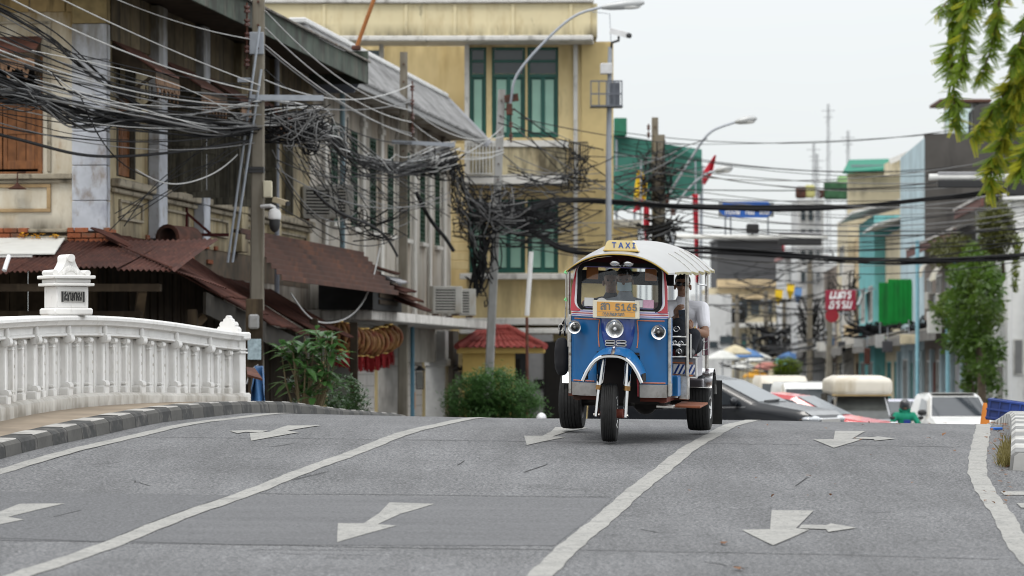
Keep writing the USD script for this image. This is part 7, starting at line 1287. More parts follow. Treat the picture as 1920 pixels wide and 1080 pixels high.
# blue crate and orange cone by the island
bc = Thing('blue_crate', 'large tilted blue plastic crate standing behind the striped island kerb', 'crate', loc=W(1890, 775, 48)); bcm = M('crate_blue', (.01, .04, .22), .4, var=.2, scale=3, dirt=(.01, .025, .12), damt=.35); c0 = W(1893, 772, 48); Rc = rotz(-.25)@roty(.13)
bc.add('side', B().bbox(c0, (.62, .04, .3), .015, Rc).box(c0+Rc@np.array([-.3, .25, 0]), (.03, .5, .3), Rc).box(c0+Rc@np.array([.3, .25, 0]), (.03, .5, .3), Rc).box(c0+Rc@np.array([0, .48, 0]), (.6, .03, .3), Rc), bcm)
for k in range(5): bc.add('rib', B().bbox(c0+Rc@np.array([-.28+.14*k, -.03, 0]), (.025, .03, .29), .005, Rc), bcm)
for z in (-.12, 0, .13): bc.add('rim', B().bbox(c0+Rc@np.array([0, -.032, z]), (.64, .03, .03), .005, Rc), bcm)
tb2 = Thing('trolley', 'dark low trolley carrying the tilted blue crate', 'trolley', loc=c0-(0, 0, .3)); tb2.add('deck', B().bbox(c0-(0, -.2, .2), (.6, .55, .04), .01), blk); tb2.add('bundle', B().add(ell(c0-(.22, 0, .2), (.07, .1, .08), 2)), cabl, None, True)
for sx in (-.22, .22): tb2.add('leg', B().cyl(c0+(sx, .2, -.6), c0+(sx, .2, -.2), .03, 8), blk)
oc = Thing('traffic_cone', 'orange cone standing between the white people carrier and the blue crate', 'cone', loc=W(1848, 800, 50)); oc.add('cone', B().lathe([(.09, -.12), (.075, 0), (.03, .3), (.025, .32), (0, .32)], W(1847, 797, 50), (0, 0, 1), 14), M('cone_orange', (.5, .17, .03), .6), None, 40); oc.add('base', B().bbox(W(1847, 815, 50), (.28, .28, .04), .01), blk)

# ---------------------------------------------------------------- row of shophouses on the right
FB = Fac((17.5, 118.0), pi+.04); ba, bh = FB.a, FB.h
pal = lambda n, c, **k: M(n, c, .85, var=.1, scale=.8, dirt=[dict(col=tuple(np.array(c)*.55), scale=.9, stretch=(1, 1, .3), amt=.32, max=.7), dict(col=(.1, .09, .08), scale=1.4, stretch=(1, 1, .25), amt=.18, max=.7)], **k)
bwhite = pal('house_white', (.52, .52, .51)); blil = pal('house_lilac', (.3, .3, .31)); bgrey = M('house_dark_grey', (.075, .07, .065), .9, var=.2, scale=.6, dirt=[dict(col=(.045, .042, .04), scale=.7, stretch=(1, 1, .25), amt=.45)]); bblue = pal('house_pale_blue', (.4, .5, .53)); bcream = pal('house_cream', (.56, .49, .34)); bturq = pal('house_turquoise', (.16, .43, .43)); bgold = pal('house_gold', (.52, .4, .24)); bbrn = pal('house_brown', (.22, .18, .15)); cyanp = M('pipe_cyan', (.2, .4, .47), .5)
def house(name, label, a0, a1, h, mat, depth=9, off=0.0, floors=(), wcol=dkgl, frame_=wtrim, nwin=2, canopy=None, ground=None, door=None):
    """a shophouse: walls with real window openings set in its street face"""
    t = Thing(name, label, 'house', 'shophouses on the right of the street', FB.p((a0+a1)/2, 0, off)); holes = []; w_ = (a1-a0)/nwin
    for z0, z1 in floors:
        for k in range(nwin): holes.append((a0+w_*(k+.18), a0+w_*(k+.82), z0, z1))
    b = B(); FB.poly(b, [(a0, 0), (a1, 0), (a1, h), (a0, h)], off-.3, off, [[(x0, z0), (x1, z0), (x1, z1), (x0, z1)] for x0, x1, z0, z1 in holes]); wl_ = t.add('street_wall', b, mat)
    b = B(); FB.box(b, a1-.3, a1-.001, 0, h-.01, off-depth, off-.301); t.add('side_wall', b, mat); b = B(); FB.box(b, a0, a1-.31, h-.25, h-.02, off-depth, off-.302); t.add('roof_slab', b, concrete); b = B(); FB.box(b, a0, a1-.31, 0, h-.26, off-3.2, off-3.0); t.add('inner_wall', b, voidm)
    for x0, x1, z0, z1 in holes:
        b = B(); 
        for q in ((x0, x0+.08, z0, z1), (x1-.08, x1, z0, z1), (x0+.081, x1-.081, z0, z0+.08), (x0+.081, x1-.081, z1-.08, z1), ((x0+x1)/2-.04, (x0+x1)/2+.04, z0+.081, z1-.081)): FB.box(b, *q, off-.16, off-.02)
        w = t.add('window', b, frame_); b = B(); FB.box(b, x0+.06, x1-.06, z0+.06, z1-.06, off-.14, off-.1); t.add('pane', b, wcol, w)
    if canopy: b = B(); z, d = canopy; b.slab([[FB.p(a0, z, off), FB.p(a1, z, off)], [FB.p(a0, z-.35, off+d), FB.p(a1, z-.35, off+d)]], (0, 0, .06)); t.add('canopy', b, M('canopy_grimy', (.2, .19, .17), .8, var=.3, scale=2, dirt=(.08, .07, .06), damt=.4)); b = B(); FB.bbox(b, a0, a1, z-.75, z-.36, off+d-.05, off+d, .02); t.add('canopy_fascia', b, M('fascia_grimy', (.17, .16, .145), .8, var=.3, scale=1.2, dirt=(.07, .065, .06), damt=.42))
    if ground: b = B(); n_ = ground[1]; w2 = (a1-a0)/n_; [FB.bbox(b, a0+w2*k, a0+w2*k+.5, .0, 3.3, off+.001, off+.2, .02) for k in range(n_)]; [t.add('ground_pier', (lambda q: (FB.bbox(q, a0+w2*k, a0+w2*k+.5, 0, 3.3, off+.001, off+.2, .02), q)[1])(B()), ground[0]) for k in range(n_)]
    if door: b = B(); FB.bbox(b, (a0+a1)/2-.7, (a0+a1)/2+.8, 0, 2.7, off+.002, off+.06, .01); t.add('door', b, door)
    return t
a_ = [ba(p) for p in (1985, 1884, 1830, 1770, 1733, 1688, 1660, 1630, 1603, 1570, 1535, 1500)]
clean = M('house_clean_white', (.74, .74, .73), .8, var=.04, dirt=(.4, .4, .38), damt=.12)
h1 = house('white_house', 'white house with slim piers at the right edge, nearest of the right row', a_[2], a_[1]-.02, 8.6, clean, floors=((.9, 2.6), (4.6, 6.2)), nwin=3, wcol=M('win_grey', (.16, .16, .16), .3))
FW = Fac(FB.p(a_[1], 0, 0), pi/2)
for x in (.06, .75, 1.5, 2.3, 3.1): b = B(); FW.bbox(b, x, x+.16, .1, 8.5, .03, .12, .02); h1.add('pier', b, clean)
for x in (.32, .98, 1.8): b = B(); FW.bbox(b, x, x+.34, 2.2, 3.5, .028, .05, .01); w = h1.add('side_window', b, wtrim); b = B(); FW.box(b, x+.04, x+.3, 2.25, 3.45, .052, .058); h1.add('pane', b, M('win_grey', (.16, .16, .16), .3), w)
b = B(); FW.bbox(b, -.1, 6, 8.5, 8.75, .02, .3, .03); h1.add('coping', b, clean)
h3 = house('weathered_house', 'weathered shophouse with domed cream awnings and cyan pipes', a_[3], a_[2]-.02, 7.9, blil, floors=((.4, 2.8), (4.8, 6.6)), canopy=(4.3, 1.6), ground=(bblue, 3))
h3b = house('stained_house', 'stained grey shophouse beside the one with green shutters', a_[4], a_[3]-.02, 7.9, bbrn, floors=((.4, 2.8), (4.8, 6.6)), canopy=(4.2, 1.7), door=M('door_red_brown', (.16, .04, .03), .6), ground=(bblue, 2))
for t, x0, x1 in ((h1, a_[2], a_[1]), (h3, a_[3], a_[2]), (h3b, a_[4], a_[3])):   # eaves
    b = B(); b.slab([[FB.p(x0, 8.0 if t is not h1 else 8.7, .9), FB.p(x1, 8.0 if t is not h1 else 8.7, .9)], [FB.p(x0, 9.3, -2.2), FB.p(x1, 9.3, -2.2)]], (0, 0, -.1)); t.add('roof', b, M('roof_pale', (.42, .4, .38), .8, var=.2, scale=1.5, dirt=(.2, .17, .14), damt=.4)); b = B(); FB.box(b, x0, x1, 7.6 if t is not h1 else 8.3, 7.92 if t is not h1 else 8.6, .75, .85); t.add('eaves_board', b, M('eaves_brown', (.14, .07, .06), .8, var=.3))
h4 = house('dark_tall_house', 'tall building with bare dark grey side wall and bright green shutters', a_[5], a_[4]-.02, 13.2, bblue, floors=((.5, 2.9),), canopy=(4.3, 1.9), nwin=2, ground=(bblue, 2), door=M('door_teal', (.03, .16, .13), .6))
b = B(); FB.box(b, a_[4]-.5, a_[4]+.05, 7.0, 13.4, -6.5, -.02); h4.add('blank_wall', b, bgrey); b = B(); FB.box(b, a_[4]-6, a_[4]+.04, 13.4, 14.8, -6.0, -2.6); h4.add('upper_block', b, bgrey)
gsm = M('shutter_bright', (.004, .17, .025), .6, var=.12, scale=1, dirt=(.01, .08, .02), damt=.3); 
for x0, x1 in ((a_[5]+1.0, a_[5]+(a_[4]-a_[5])*.45), (a_[5]+(a_[4]-a_[5])*.5, a_[4]-1.2)):
    ff = Fac(FB.p(x0, 0, .02)-(1.15, 0, 0), pi/2+.1); L_ = 1.15; b = B(); ff.bbox(b, 0, L_, 4.6, 6.8, 0, .1, .02); s_ = h4.add('green_shutter', b, gsm); 
    for k in range(5): b = B(); ff.bbox(b, .1+k*L_/5, .05+(k+1)*L_/5, 4.7, 6.7, .1, .13, .01); h4.add('shutter_board', b, gsm, s_)
for px, z0, z1, off in ((1720, 0, 7.6, 2.0), (1777, 0, 5.0, 1.8), (1790, 4.5, 7.4, .4)): h3.add('water_pipe', B().cyl(FB.p(ba(px, off), z0, off), FB.p(ba(px, off), z1, off), .08, 8), cyanp)
# glass box and gable above it
gb = Thing('rooftop_glasshouse', 'glass walled rooftop room with brown flat roof above the dark building', 'rooftop room', loc=W(1800, 690, 166)); DG = 166; gl2 = Mglass('roof_glass', (.8, .87, .86), 1.3, .05)
gb.add('roof', B().bbox(W(1808, 190, DG)+(0, 1.5, 0), (2.5, 4.0, .16), .03), M('roof_brown', (.11, .06, .045), .7)); 
for x in (1772, 1792, 1822, 1850): gb.add('mullion', B().bar(W(x, 312, DG), W(x, 193, DG), .07, .07), M('mullion_pale', (.35, .37, .37), .5))
for x0, x1 in ((1773, 1791), (1793, 1821), (1823, 1849)): gb.add('pane', B().box((W(x0, 250, DG)+W(x1, 250, DG))/2, (abs(W(x1, 0, DG)[0]-W(x0, 0, DG)[0]), .03, 117/6500*DG)), gl2)
gb.add('parapet', B().bbox(W(1812, 290, DG-.2), (2.0, .2, 1.3), .02), bgrey); gb.add('frosted_pane', B().box(W(1783, 275, DG-.3), (.5, .04, 2.2)), M('frosted', (.5, .55, .55), .3))
gv = Thing('cream_gable', 'plain cream gable end behind the rooftop glasshouse', 'gable', loc=W(1730, 690, 196)); gv.add('wall', B().prism([(0, 0), (4.4, 0), (4.4, 2.2), (3.3, 2.25), (0, .75)], W(1672, 325, 196), (1, 0, 0), (0, 0, 1), -4), bcream); gv.add('verge', B().bar(W(1668, 303, 195.8), W(1782, 256, 195.8), .12, .3), wtrim)
# cream and turquoise houses
h5 = house('cream_fronted_house', 'cream shophouse with turquoise stepped upper floors and white edged roofs', a_[6], a_[5]-.02, 9.6, bcream, floors=((.4, 2.8), (5.0, 7.0)), canopy=(4.0, 1.8), nwin=2, frame_=bturq); h6 = house('turquoise_house', 'narrow turquoise shophouse with white edged lean-to roof', a_[7], a_[6]-.02, 10.8, bturq, floors=((.4, 2.8), (5.0, 7.0)), canopy=(3.9, 1.8), off=.6)
for t, x0, x1, z, o in ((h6, a_[7], a_[6], 11.0, .6), (h5, a_[6], a_[5], 9.9, 0)):
    b = B(); b.slab([[FB.p(x0-.3, z, o+1.2), FB.p(x1+.2, z, o+1.2)], [FB.p(x0-.3, z+1.3, o-4), FB.p(x1+.2, z+1.3, o-4)]], (0, 0, -.14)); t.add('roof', b, wtrim)
h7 = house('gold_house', 'gold cream shophouse with brown window bars near the red sign', a_[8], a_[7]-.02, 10.5, bgold, floors=((.4, 2.8), (4.8, 7.4)), canopy=(3.8, 2.0), frame_=bbrn, nwin=3)
h8 = house('cream_tower_house', 'tall cream house topped by a glazed room with green roof', a_[9], a_[8]-.02, 12.4, bcream, floors=((.4, 2.8), (4.8, 7.0), (8.6, 10.6)), canopy=(3.9, 1.6)); b = B(); b.box(W(1652, 460, 217), (4.2, .3, 9.2)); h8.add('blank_wall', b, bcream)
b = B(); b.box(W(1652, 350, 219), (4.0, 3.0, 2.6)); h8.add('top_room', b, M('top_room_grey', (.2, .24, .25), .6, var=.2)); 
for k in range(7): x = 1592+k*19; h8.add('top_mullion', B().bar(W(x, 390, 217.3), W(x, 318, 217.3), .1, .1), wtrim)
for k in range(6): x = 1594+k*19; h8.add('top_pane', B().box((W(x, 372, 217.4)+W(x+16, 336, 217.4))/2, (.5, .05, 1.9)), bturq if k == 1 else dkgl)
h8.add('green_roof', B().slab([[W(1580, 326, 215.5), W(1708, 316, 215.5)], [W(1592, 303, 221), W(1706, 300, 221)]], (0, 0, .12)), M('roof_green', (.015, .17, .11), .6, var=.2))
h8.add('white_fin', B().bbox(FB.p(ba(1612), 4.6, .7), (.7, .5, 8.4), .03), wtrim)
h9 = house('brown_house', 'brown grey shophouse beyond the red sign with cluttered canopy', a_[10], a_[9]-.02, 9.5, bbrn, floors=((.4, 2.8), (4.8, 7.0)), canopy=(3.9, 2.4)); h10 = house('pale_far_house', 'pale far shophouse at the end of the right hand row', a_[11], a_[10]-.02, 10.5, bwhite, floors=((.4, 2.8), (4.8, 7.0)), canopy=(3.9, 2.0), nwin=3)
# awnings and air conditioners on the row
def dome_awning(label, px, py, mat, w=1.6, D=None, off=.2):
    a0 = ba(px, off); z = bh(px, py, off); t = Thing('dome_awning', label, 'awning', None, FB.p(a0, z, off)); G = [[FB.p(a0-w/2+w*u_, z+.75*math.sin(v_), off+.9*math.cos(v_)) for u_ in np.linspace(0, 1, 9)] for v_ in np.linspace(0, pi/2, 7)]; t.add('hood', B().slab(np.array(G)[::-1], (0, 0, -.02)), mat, None, 50)
    for k in range(5): t.add('rib', B().tube([FB.p(a0-w/2+w*k/4, z+.76*math.sin(v_), off+.91*math.cos(v_)) for v_ in np.linspace(0, pi/2, 7)], .025, 5), wtrim)
aw_c = M('awning_cream', (.52, .47, .33), .7, var=.1); dome_awning('cream domed awning on the weathered house above the cyan pipes', 1762, 520, aw_c, 3.2); dome_awning('second cream domed awning farther right on the weathered house', 1790, 525, aw_c, 3.0); dome_awning('pale blue striped domed awning on the gold house', 1640, 570, M('awning_blue', (.4, .5, .55), .7, var=.3, scale=4), 3.2); dome_awning('cream ragged awning left of the pale blue striped one', 1618, 570, aw_c, 2.6)
for px, py, lab in ((1770, 580, 'air conditioner below the cream domed awnings'), (1792, 582, 'second air conditioner beside it, half behind the climbing tree')): ac0.copy(lab, FB.p(ba(px, .5), bh(px, py, .5), .5)+(-.4, 0, 0), .35)
clr = np.random.default_rng(8)
for i, (px, py, w_, h_, c_, what) in enumerate(((1752, 605, .9, .8, 'sheet_white', 'white'), (1704, 636, 1.2, .4, 'house_cream', 'cream'), (1664, 650, .8, .5, 'mould_board', 'dark'), (1650, 640, .7, .6, 'wall_sign_grey', 'grey'), (1626, 668, .5, .8, 'rust_red', 'narrow rust'), (1610, 640, .8, .6, 'wall_sign_grey', 'pale grey'), (1592, 620, .9, .6, 'house_gold', 'gold'), (1578, 650, .7, .6, 'board_slate', 'slate'), (1556, 640, .8, .5, 'tarp_blue', 'blue'), (1540, 650, 1.0, .6, 'sheet_white', 'second white'))):
    D = FB.p(ba(px, 2.2), 0, 2.2)[1]; t = Thing('hanging_signboard', f'{what} signboard hung under the cluttered canopies of the right hand row', 'signboard', 'signboards under the right hand canopies', W(px, py, D)); m_ = _mats.get(c_) or M(c_, (.06, .06, .065) if c_ in ('mould_board', 'board_slate') else (.36, .36, .35), .7); t.add('board', B().bbox(W(px, py, D), (w_*.6, .1, h_), .02), m_); t.add('hanger', B().bar(W(px, py, D)+(0, 0, h_/2), W(px, py, D)+(0, 0, h_/2+.6), .04, .04), steel)
# red sign with two rows of lettering
sgn = Thing('red_sign', 'red hanging sign with two rows of white lettering on the right hand row', 'sign', loc=W(1576, 563, 150)); DS = 150; sgn.add('board', B().bbox(W(1576, 563, DS), (57/6500*DS, .12, 38/6500*DS), .02), M('sign_red', (.24, .008, .03), .45, var=.06)); b = B()
for txt, py in (('เมตร', 560), ('ธรรม', 578)): P_, w_ = thai(txt, .3, .2, 1.0, .25); P_ = affinity.scale(P_, .98/w_, 1, origin=(0, 0)); b.prism(P_, W(1553, py, DS-.065), (1, 0, 0), (0, 0, 1), .01)
sgn.add('lettering', b, M('sign_white', (.7, .7, .7), .5)); sgn.add('frame', B().bar(W(1576, 545, DS), W(1640, 542, DS+2), .06, .06), steel)
rdisc = Thing('round_sign', 'dark red round sign hanging just below the red lettered sign', 'sign', loc=W(1560, 592, 152)); rdisc.add('disc', B().cyl(W(1560, 592, 152), W(1560, 592, 152.1), .3, 20), M('disc_red', (.25, .01, .02), .5)); rdisc.add('bracket', B().bar(W(1560, 592, 152.1), W(1590, 586, 153), .05, .05), steel)
# traffic signal arms, direction sign
def sig_arm(label, x0, x1, y, D, box, px_post, extra=None):
    t = Thing('signal_arm', label, 'traffic signal', None, W(px_post, 690, D)*(1, 1, 0)); t.add('post', B().cyl(W(px_post, 690, D)*(1, 1, 0), W(px_post, y-4, D), .11, 10), steel); t.add('arm', B().cyl(W(x0, y, D), W(x1, y, D), .08, 10), M('arm_white', (.6, .6, .58), .4)); t.add('signal_box', B().bbox((W(box[0], (box[2]+box[3])/2, D)+W(box[1], (box[2]+box[3])/2, D))/2, ((box[1]-box[0])/6500*D, .2, (box[3]-box[2])/6500*D), .02), blk); t.add('top_box', B().bbox((W(box[0], y-6, D)+W(box[1], y-6, D))/2, ((box[1]-box[0])/6500*D, .14, .1), .02), M('signal_grey', (.25, .25, .26), .5)); return t
s1 = sig_arm('traffic signal arm with long black signal box at the right edge', 1742, 2010, 332, 88, (1758, 1858, 338, 352), 2010); s1.add('hanger_box', B().bbox(W(1905, 352, 88), (.45, .25, .4), .03), blk); s1.add('hanger', B().bbox(W(1907, 340, 88), (.12, .12, .3), .02), rustr)
s2 = sig_arm('far traffic signal arm over the street with a floodlight on it', 1262, 1552, 444, 118, (1460, 1540, 447, 460), 1258); s2.add('floodlight', B().bbox(W(1411, 429, 118), (.42, .3, .34), .05), blk); s2.add('floodlight_stem', B().cyl(W(1411, 442, 118), W(1411, 434, 118), .04, 6), blk)
ds = Thing('direction_sign', 'blue direction sign with white lettering on two posts above the far signal arm', 'road sign', loc=W(1400, 445, 118)); ds.add('board', B().prism([((x-1399)/6500*118, (393-y)/6500*118) for x, y in ((1347, 393), (1359, 408), (1439, 408), (1451, 393), (1440, 378), (1358, 378))], W(1399, 393, 117.97), (1, 0, 0), (0, 0, 1), -.06), M('sign_road_blue', (.01, .09, .38), .45)); ds.add('backing', B().box(W(1399, 393, 118.08), (104/6500*118, .03, .5)), M('backing_grey', (.3, .31, .3), .6))
b = B()
for txt, px, py, wd in (('กรงเทพ', 1360, 402, .5), ('ถนน'.replace('ถ', 'ก'), 1398, 402, .3), ('หลง', 1424, 402, .35)): P_, w_ = thai(txt, .12, .2); P_ = affinity.scale(P_, wd/w_, 1, origin=(0, 0)); b.prism(P_, W(px, py, 117.95), (1, 0, 0), (0, 0, 1), .01)
ds.add('lettering', b, M('sign_white', (.7, .7, .7), .5), label=None)
for x in (1360, 1370, 1440): ds.add('post', B().bar(W(x, 444, 118), W(x, 406, 118), .06, .06), steel)
# far end of the street
fe = Thing('far_cream_building', 'cream terraced building closing the far end of the street right of the taxi', 'building', loc=W(1420, 690, 330)); DF = 330; sF = 6500/DF
def fbx(t, nm, x0, x1, y0, y1, D, d, m_, dz=0): b = B(); p, q = W(x0, y1, D), W(x1, y0, D); b.box((p+q)/2+(0, d/2, 0), (q[0]-p[0], d, q[2]-p[2])); return t.add(nm, b, m_)
fbx(fe, 'wall', 1328, 1476, 540, 740, DF, 12, bcream); fbx(fe, 'side_block', 1300, 1372, 552, 740, DF-6, 6, bwhite)
for y0, y1, m_ in ((524, 538, bgold), (553, 560, bgold), (604, 614, wtrim)): fbx(fe, 'cornice', 1345, 1478, y0, y1, DF-1.0, 1.0, m_)
for x0, x1, y0, y1 in ((1385, 1402, 563, 596), (1408, 1424, 563, 590), (1432, 1448, 563, 590), (1390, 1400, 625, 665), (1410, 1418, 625, 665), (1350, 1376, 630, 645), (1330, 1345, 640, 652), (1455, 1470, 565, 595), (1436, 1450, 625, 670)): fbx(fe, 'window', x0, x1, y0, y1, DF-6.2 if x1 < 1380 else DF-.2, .15, dkgl)
fbx(fe, 'billboard', 1372, 1398, 577, 606, DF-8, .4, voidm); fbx(fe, 'green_window', 1392, 1398, 640, 662, DF-.4, .15, grf)
ft = Thing('far_grey_tower', 'flat dark grey block rising behind the far cream building', 'building', loc=W(1408, 690, 430)); fbx(ft, 'wall', 1345, 1470, 448, 740, 430, 15, M('tower_grey', (.085, .085, .088), .9, var=.12, scale=.15)); fbx(ft, 'roof_rim', 1343, 1472, 445, 450, 429, 16, M('tower_rim', (.16, .16, .16), .9)); fbx(ft, 'red_edge', 1468, 1471, 452, 560, 428.5, .5, M('edge_red', (.4, .03, .04), .7))
fw = Thing('far_white_building', 'white building behind the far power poles left of the red sign', 'building', loc=W(1505, 690, 300)); fbx(fw, 'wall', 1472, 1552, 484, 740, 300, 10, bwhite)
for y in (510, 545, 585): 
    for x in (1482, 1500, 1520): fbx(fw, 'window', x, x+9, y, y+14, 299.7, .2, dkgl)
fbx(fw, 'roof_edge', 1470, 1554, 478, 484, 299, 11, M('roof_pinkish', (.3, .16, .15), .8))
for i, (px, y0, D) in enumerate(((1518, 490, 230), (1436, 545, 260), (1382, 552, 280), (1470, 560, 300), (1555, 600, 200))): t = pole(['far dark pole with crossbars before the far white building', 'far thin pole before the far cream building, right one', 'far thin pole before the far cream building, left one', 'farthest thin pole under the yellow flags', 'pole under the red lettered sign'][i], W(px, 690, D)*(1, 1, 0), W(px, y0, D), .2, .16, pcon); t.add('crossarm', B().bar(W(px-9, y0+18, D), W(px+9, y0+18, D), .14, .14).bar(W(px-8, y0+32, D), W(px+8, y0+32, D), .12, .12), steel)
for i in range(40): y0 = cr.uniform(500, 690); x0 = cr.uniform(1325, 1420); cable('far cable over the distant street', [W(x0, y0, cr.uniform(200, 290)), W(x0+cr.uniform(60, 260), y0+cr.uniform(-30, 30), cr.uniform(200, 240))], cr.uniform(.025, .05), cabm, 'far cables over the distant street', cr.uniform(0, .8))
tangle((1450, 640), (55, 40), 50, 255, .05, 20, cabm); tangle((1520, 600), (30, 50), 40, 235, .045, 21, cabm); tangle((1640, 618), (60, 16), 40, 175, .04, 22, cabm); tangle((1730, 612), (30, 14), 30, 155, .035, 23, cabm); tangle((1590, 560), (30, 60), 24, 190, .035, 24, cabm)
mcol = [M('parasol_blue', (.1, .2, .4), .8), M('parasol_rose', (.42, .18, .15), .8), M('parasol_white', (.55, .55, .52), .8), M('parasol_teal', (.12, .3, .3), .8), M('parasol_orange', (.5, .25, .03), .8), bcream]
for i, (px, py, c_, nm) in enumerate(((1355, 672, 2, 'white'), (1378, 662, 5, 'cream'), (1402, 668, 0, 'blue'), (1425, 676, 2, 'second white'), (1440, 690, 1, 'rose'), (1458, 686, 3, 'teal'), (1392, 690, 2, 'third white'), (1418, 706, 4, 'orange'), (1480, 672, 0, 'second blue'), (1510, 668, 3, 'second teal'))):
    D = 200+6*i; t = Thing('market_parasol', f'{nm} parasol over the far street stalls beyond the black car', 'parasol', None, W(px, 690, D)*(1, 1, 0)); c_ = mcol[c_]; o = W(px, py, D); t.add('cover', B().lathe([(0, .5), (.5, .32), (1.0, 0), (.98, -.1), (.02, .3)], o, (0, 0, 1), 8), c_); t.add('pole', B().cyl(o*(1, 1, 0), o+(0, 0, .4), .03, 6), steel)
for i, (px, py, c_, lab) in enumerate(((1461, 556, yelf, 'yellow flag hanging before the far cream building, left one'), (1483, 545, yelf, 'yellow flag hanging before the far cream building, right one'), (1497, 552, mcol[0], 'small blue pennant beside the right yellow flag'))):
    D = 240; t = Thing('street_flag', lab, 'flag', None, W(px, py, D)); t.add('cloth', B().slab([[W(px-7, py-14, D), W(px+7, py-12, D)], [W(px-8, py, D-.3), W(px+6, py+2, D-.2)], [W(px-3, py+16, D), W(px-1, py+17, D)]], (0, .05, 0)), c_); t.add('cord', B().bar(W(px-12, py-14, D), W(px+12, py-13, D), .04, .04), blk)
# masts on the roofs
for i, (px, y0, y1, D, lab) in enumerate(((1553, 195, 330, 260, 'tallest lattice antenna mast on the skyline'), (1590, 245, 320, 250, 'short antenna mast right of the tallest one'), (1526, 268, 330, 255, 'thin antenna mast left of the tallest one'), (1532, 288, 345, 240, 'low antenna with crossbars left of the green roof'))):
    t = Thing('antenna_mast', lab, 'antenna', None, W(px, 690, D)*(1, 1, 0)); b = B(); p, q = W(px, 690, D)*(1, 1, 0), W(px, y0, D)
    for dx, dy in ((-.25, -.25), (.25, -.25), (0, .25)): b.bar(p+(dx, dy, 0), q+(dx*.3, dy*.3, 0), .05, .05)
    t.add('lattice', b, M('mast_grey', (.35, .36, .37), .6)); n_ = int((q[2]-4)/1.4)
    b = B()
    for k in range(n_): z = 4+1.4*k; b.bar((p[0]-.22, p[1]-.2, z), (p[0]+.22, p[1]-.2, z+.7), .035, .035)
    t.add('bracing', b, M('mast_grey', (.35, .36, .37), .6)); t.add('dipole', B().bar(q-(.5, 0, .5), q+(.5, 0, -.5), .05, .05).bar(q-(.35, 0, 1.0), q+(.35, 0, -1.0), .05, .05), M('mast_grey', (.35, .36, .37), .6))
rc = Thing('roof_garden', 'rooftop clutter of red, yellow and green things left of the green roof', 'roof garden', loc=W(1518, 370, 245))
fbx(rc, 'block', 1496, 1545, 374, 740, 246, 6, bwhite)
for y in (395, 430, 470, 510):
    for x in (1502, 1516, 1530): fbx(rc, 'window', x, x+8, y, y+18, 245.8, .15, dkgl) 
for x0, x1, y0, y1, m_ in ((1492, 1512, 350, 372, rustr), (1509, 1528, 347, 371, M('tank_yellow', (.42, .4, .16), .6)), (1531, 1545, 356, 372, rustr), (1545, 1590, 340, 374, M('net_dark_green', (.04, .1, .05), .8, var=.4, scale=2)), (1570, 1592, 330, 346, M('awning_lime', (.22, .36, .16), .7))): rc.add('roof_item', B().bbox((W(x0, y1, 244)+W(x1, y0, 244))/2, ((x1-x0)/6500*244, .8, (y1-y0)/6500*244), .12), m_)
# plants on the right
vin = Mleaf('vine_leaf', (.05, .095, .014), (.15, .2, .03), (.28, .29, .05), .5, .35); oli = Mleaf('olive_leaf', (.07, .075, .02), (.12, .12, .035), (.18, .16, .05), .5, .3)
def PB(px, py, off=1.5, D=None): return FB.p(ba(px, off), bh(px, py, off), off)
foliage('large green climbing tree covering the shophouses left of the white house', 'climbing_tree', [(PB(1825, 530), (.7, 3, .8)), (PB(1795, 580), (.7, 3, .7)), (PB(1830, 590), (.75, 3, .9)), (PB(1848, 545), (.45, 2.5, .8)), (PB(1815, 635), (.7, 3, .6)), (PB(1842, 665), (.5, 2.5, .7)), (PB(1838, 730, 1.2), (.6, 2, .9)), (PB(1832, 480, 1.2), (.5, 2, .5))], 8500, .26, .7, vin, 15, 'tree', [([PB(1845, 850), PB(1840, 700), PB(1830, 600)], .2), ([PB(1835, 850), PB(1815, 680), PB(1805, 600)], .15)], .2, clump=50)
foliage('olive brown bushy tree on the eaves left of the climbing tree top', 'roof_tree', [(PB(1785, 465, 1.0), (.7, 3, .5)), (PB(1805, 485, 1.0), (.8, 3, .5))], 3500, .22, .6, oli, 16, 'tree', [([PB(1800, 560, .5), PB(1798, 470, .8)], .1)], 0, clump=40)
foliage('olive bushy growth hanging from the eaves beside the white house', 'eaves_bush', [(PB(1868, 412, .9), (.5, 1.5, .6)), (PB(1872, 440, .9), (.45, 1.3, .7))], 3600, .2, .6, oli, 17, 'bush', [([PB(1882, 520, .3), PB(1876, 420, .6)], .08)], .2, clump=40)
foliage('thin yellow green creeper hanging down the white house wall', 'creeper', [(W(1905, 480, 123.8), (.12, .1, .5)), (W(1903, 520, 123.8), (.1, .1, .5)), (W(1908, 455, 123.8), (.15, .1, .3))], 420, .16, .6, Mleaf('creeper_leaf', (.12, .16, .02), (.25, .24, .04), (.4, .3, .05), 2, .3), 18, 'creeper', [([W(1906, 440, 123.9), W(1903, 545, 123.9)], .02)], .3)
foliage('small lime green roadside tree in the far street behind the cream roofed van', 'street_tree', [(W(1476, 692, 210), (.8, .8, .7)), (W(1470, 700, 210), (.7, .6, .5))], 1800, .2, .6, Mleaf('lime_leaf', (.1, .15, .01), (.2, .26, .02), (.3, .33, .05), 2, .3), 19, 'tree', [([W(1474, 740, 210)*(1, 1, 0), W(1475, 695, 210)], .08)], 0)
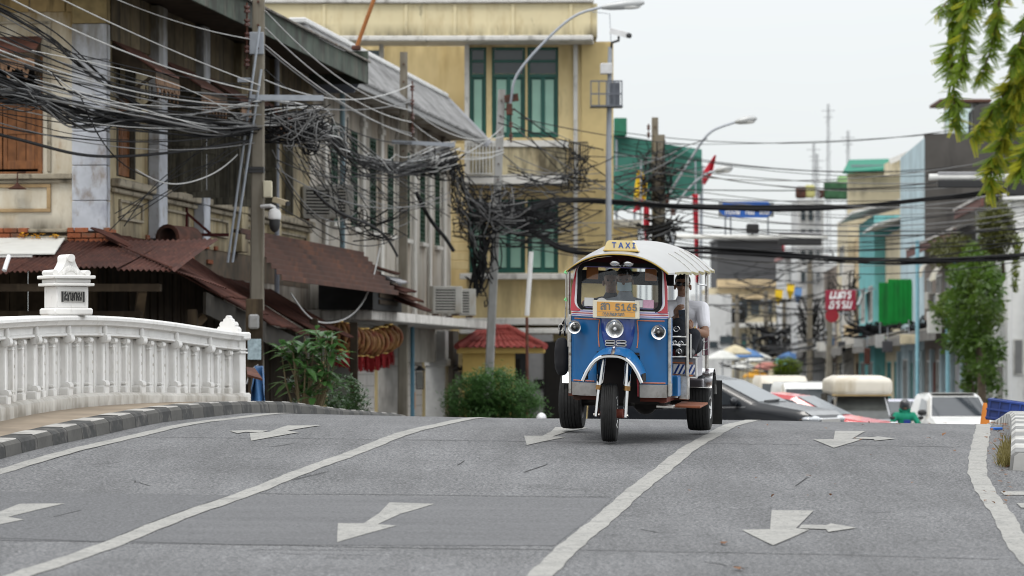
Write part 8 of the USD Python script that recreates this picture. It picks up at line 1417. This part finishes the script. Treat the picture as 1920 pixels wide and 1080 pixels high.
# overhanging tree in the foreground, top right
DT = 21.0; tt = Thing('overhanging_tree', 'yellow green feathery branches of a near tree hanging into the top right corner', 'tree', loc=(6.6, DT, CZ-1.35)); q = np.random.default_rng(77)
tt.add('trunk', B().tube(smooth_pts([(6.6, DT, CZ-1.5), (6.5, DT-.1, CZ+.6), (6.1, DT, CZ+2.6), (5.2, DT+.2, CZ+3.6)], 14), np.linspace(.24, .12, 14), 10), M('bark', (.09, .07, .05), .9)); tw = B(); V, Fc, k = [], [], 0; V2, F2, k2 = [], [], 0
strands = [([(1990, -150), (1850, -70), (1790, -5), (1745, 48)], 17, 1), ([(1990, -150), (1860, -90), (1800, -10), (1783, 110), (1793, 248)], 24, 1.9), ([(1850, -80), (1808, 0), (1800, 70), (1790, 160)], 20, 1.2), ([(1990, -100), (1880, -60), (1850, 20), (1838, 90), (1812, 160)], 20, 1.3), ([(1990, -120), (1900, -40), (1880, 30), (1884, 80)], 18, .9), ([(2010, -60), (1930, 20), (1905, 80), (1890, 130)], 22, 1.0),
           ([(2020, -20), (1940, 70), (1890, 170), (1850, 225), (1818, 262)], 24, 1.7), ([(2020, 40), (1940, 130), (1905, 210), (1870, 300), (1862, 345)], 26, 1.9), ([(2030, 100), (1950, 210), (1910, 290), (1895, 335)], 26, 1.5), ([(2020, 0), (1945, 50), (1925, 140), (1900, 200)], 30, 1.4), ([(1980, -100), (1880, -50), (1830, -10), (1815, 20)], 26, 1.0), ([(2020, 150), (1950, 260), (1925, 320)], 24, .8)]
for pts_, rad, dens in strands:
    P_ = smooth_pts([W(x, y, DT+.02*i) for i, (x, y) in enumerate(pts_)], 40)+q.normal(0, .015, 3)+(0, q.uniform(-.4, .4), 0); tw.tube(P_, np.linspace(.014, .004, 40), 5)
    for i in range(int(175*dens)):
        f_ = q.uniform(.18, 1); c = P_[int(f_*39)]; az = q.uniform(0, 6.3); el = q.uniform(-1.3, -.1); L_ = rad/6500*DT*q.uniform(1.0, 1.9); d = np.array([math.cos(az)*math.cos(el), math.sin(az)*math.cos(el), math.sin(el)]); s = np.cross(d, q.normal(0, 1, 3)); s /= np.linalg.norm(s)
        yel_ = (q.random() < (.5 if pts_[0][1] > -30 and pts_[0][0] > 2010 else .12))
        for j in range(9):
            for sg in (-1, 1):
                o = c+d*L_*(.12+.1*j); e = d*.55+s*sg*.85+(0, 0, -.25); e /= np.linalg.norm(e); l = L_*.25*(1-.055*j); u_ = np.cross(e, d); u_ /= np.linalg.norm(u_)+1e-9; wv = np.cross(u_, e)*l*.25
                if yel_: V2 += [o, o+e*l*.5+wv, o+e*l*.5-wv, o+e*l]; F2 += [[k2, k2+1, k2+2], [k2+1, k2+3, k2+2]]; k2 += 4
                else: V += [o, o+e*l*.5+wv, o+e*l*.5-wv, o+e*l]; Fc += [[k, k+1, k+2], [k+1, k+3, k+2]]; k += 4
tt.add('twigs', tw, M('twig', (.1, .07, .04), .8)); tt.add('crown', B().raw(V, Fc), Mleaf('feather_leaf', (.15, .23, .02), (.27, .37, .035), (.4, .48, .07), 3, .6)); tt.add('yellowing_leaves', B().raw(V2, F2), Mleaf('feather_yellow', (.38, .38, .03), (.56, .5, .04), (.68, .58, .06), 3, .6), label='yellowing leaves at the ends of the branches')
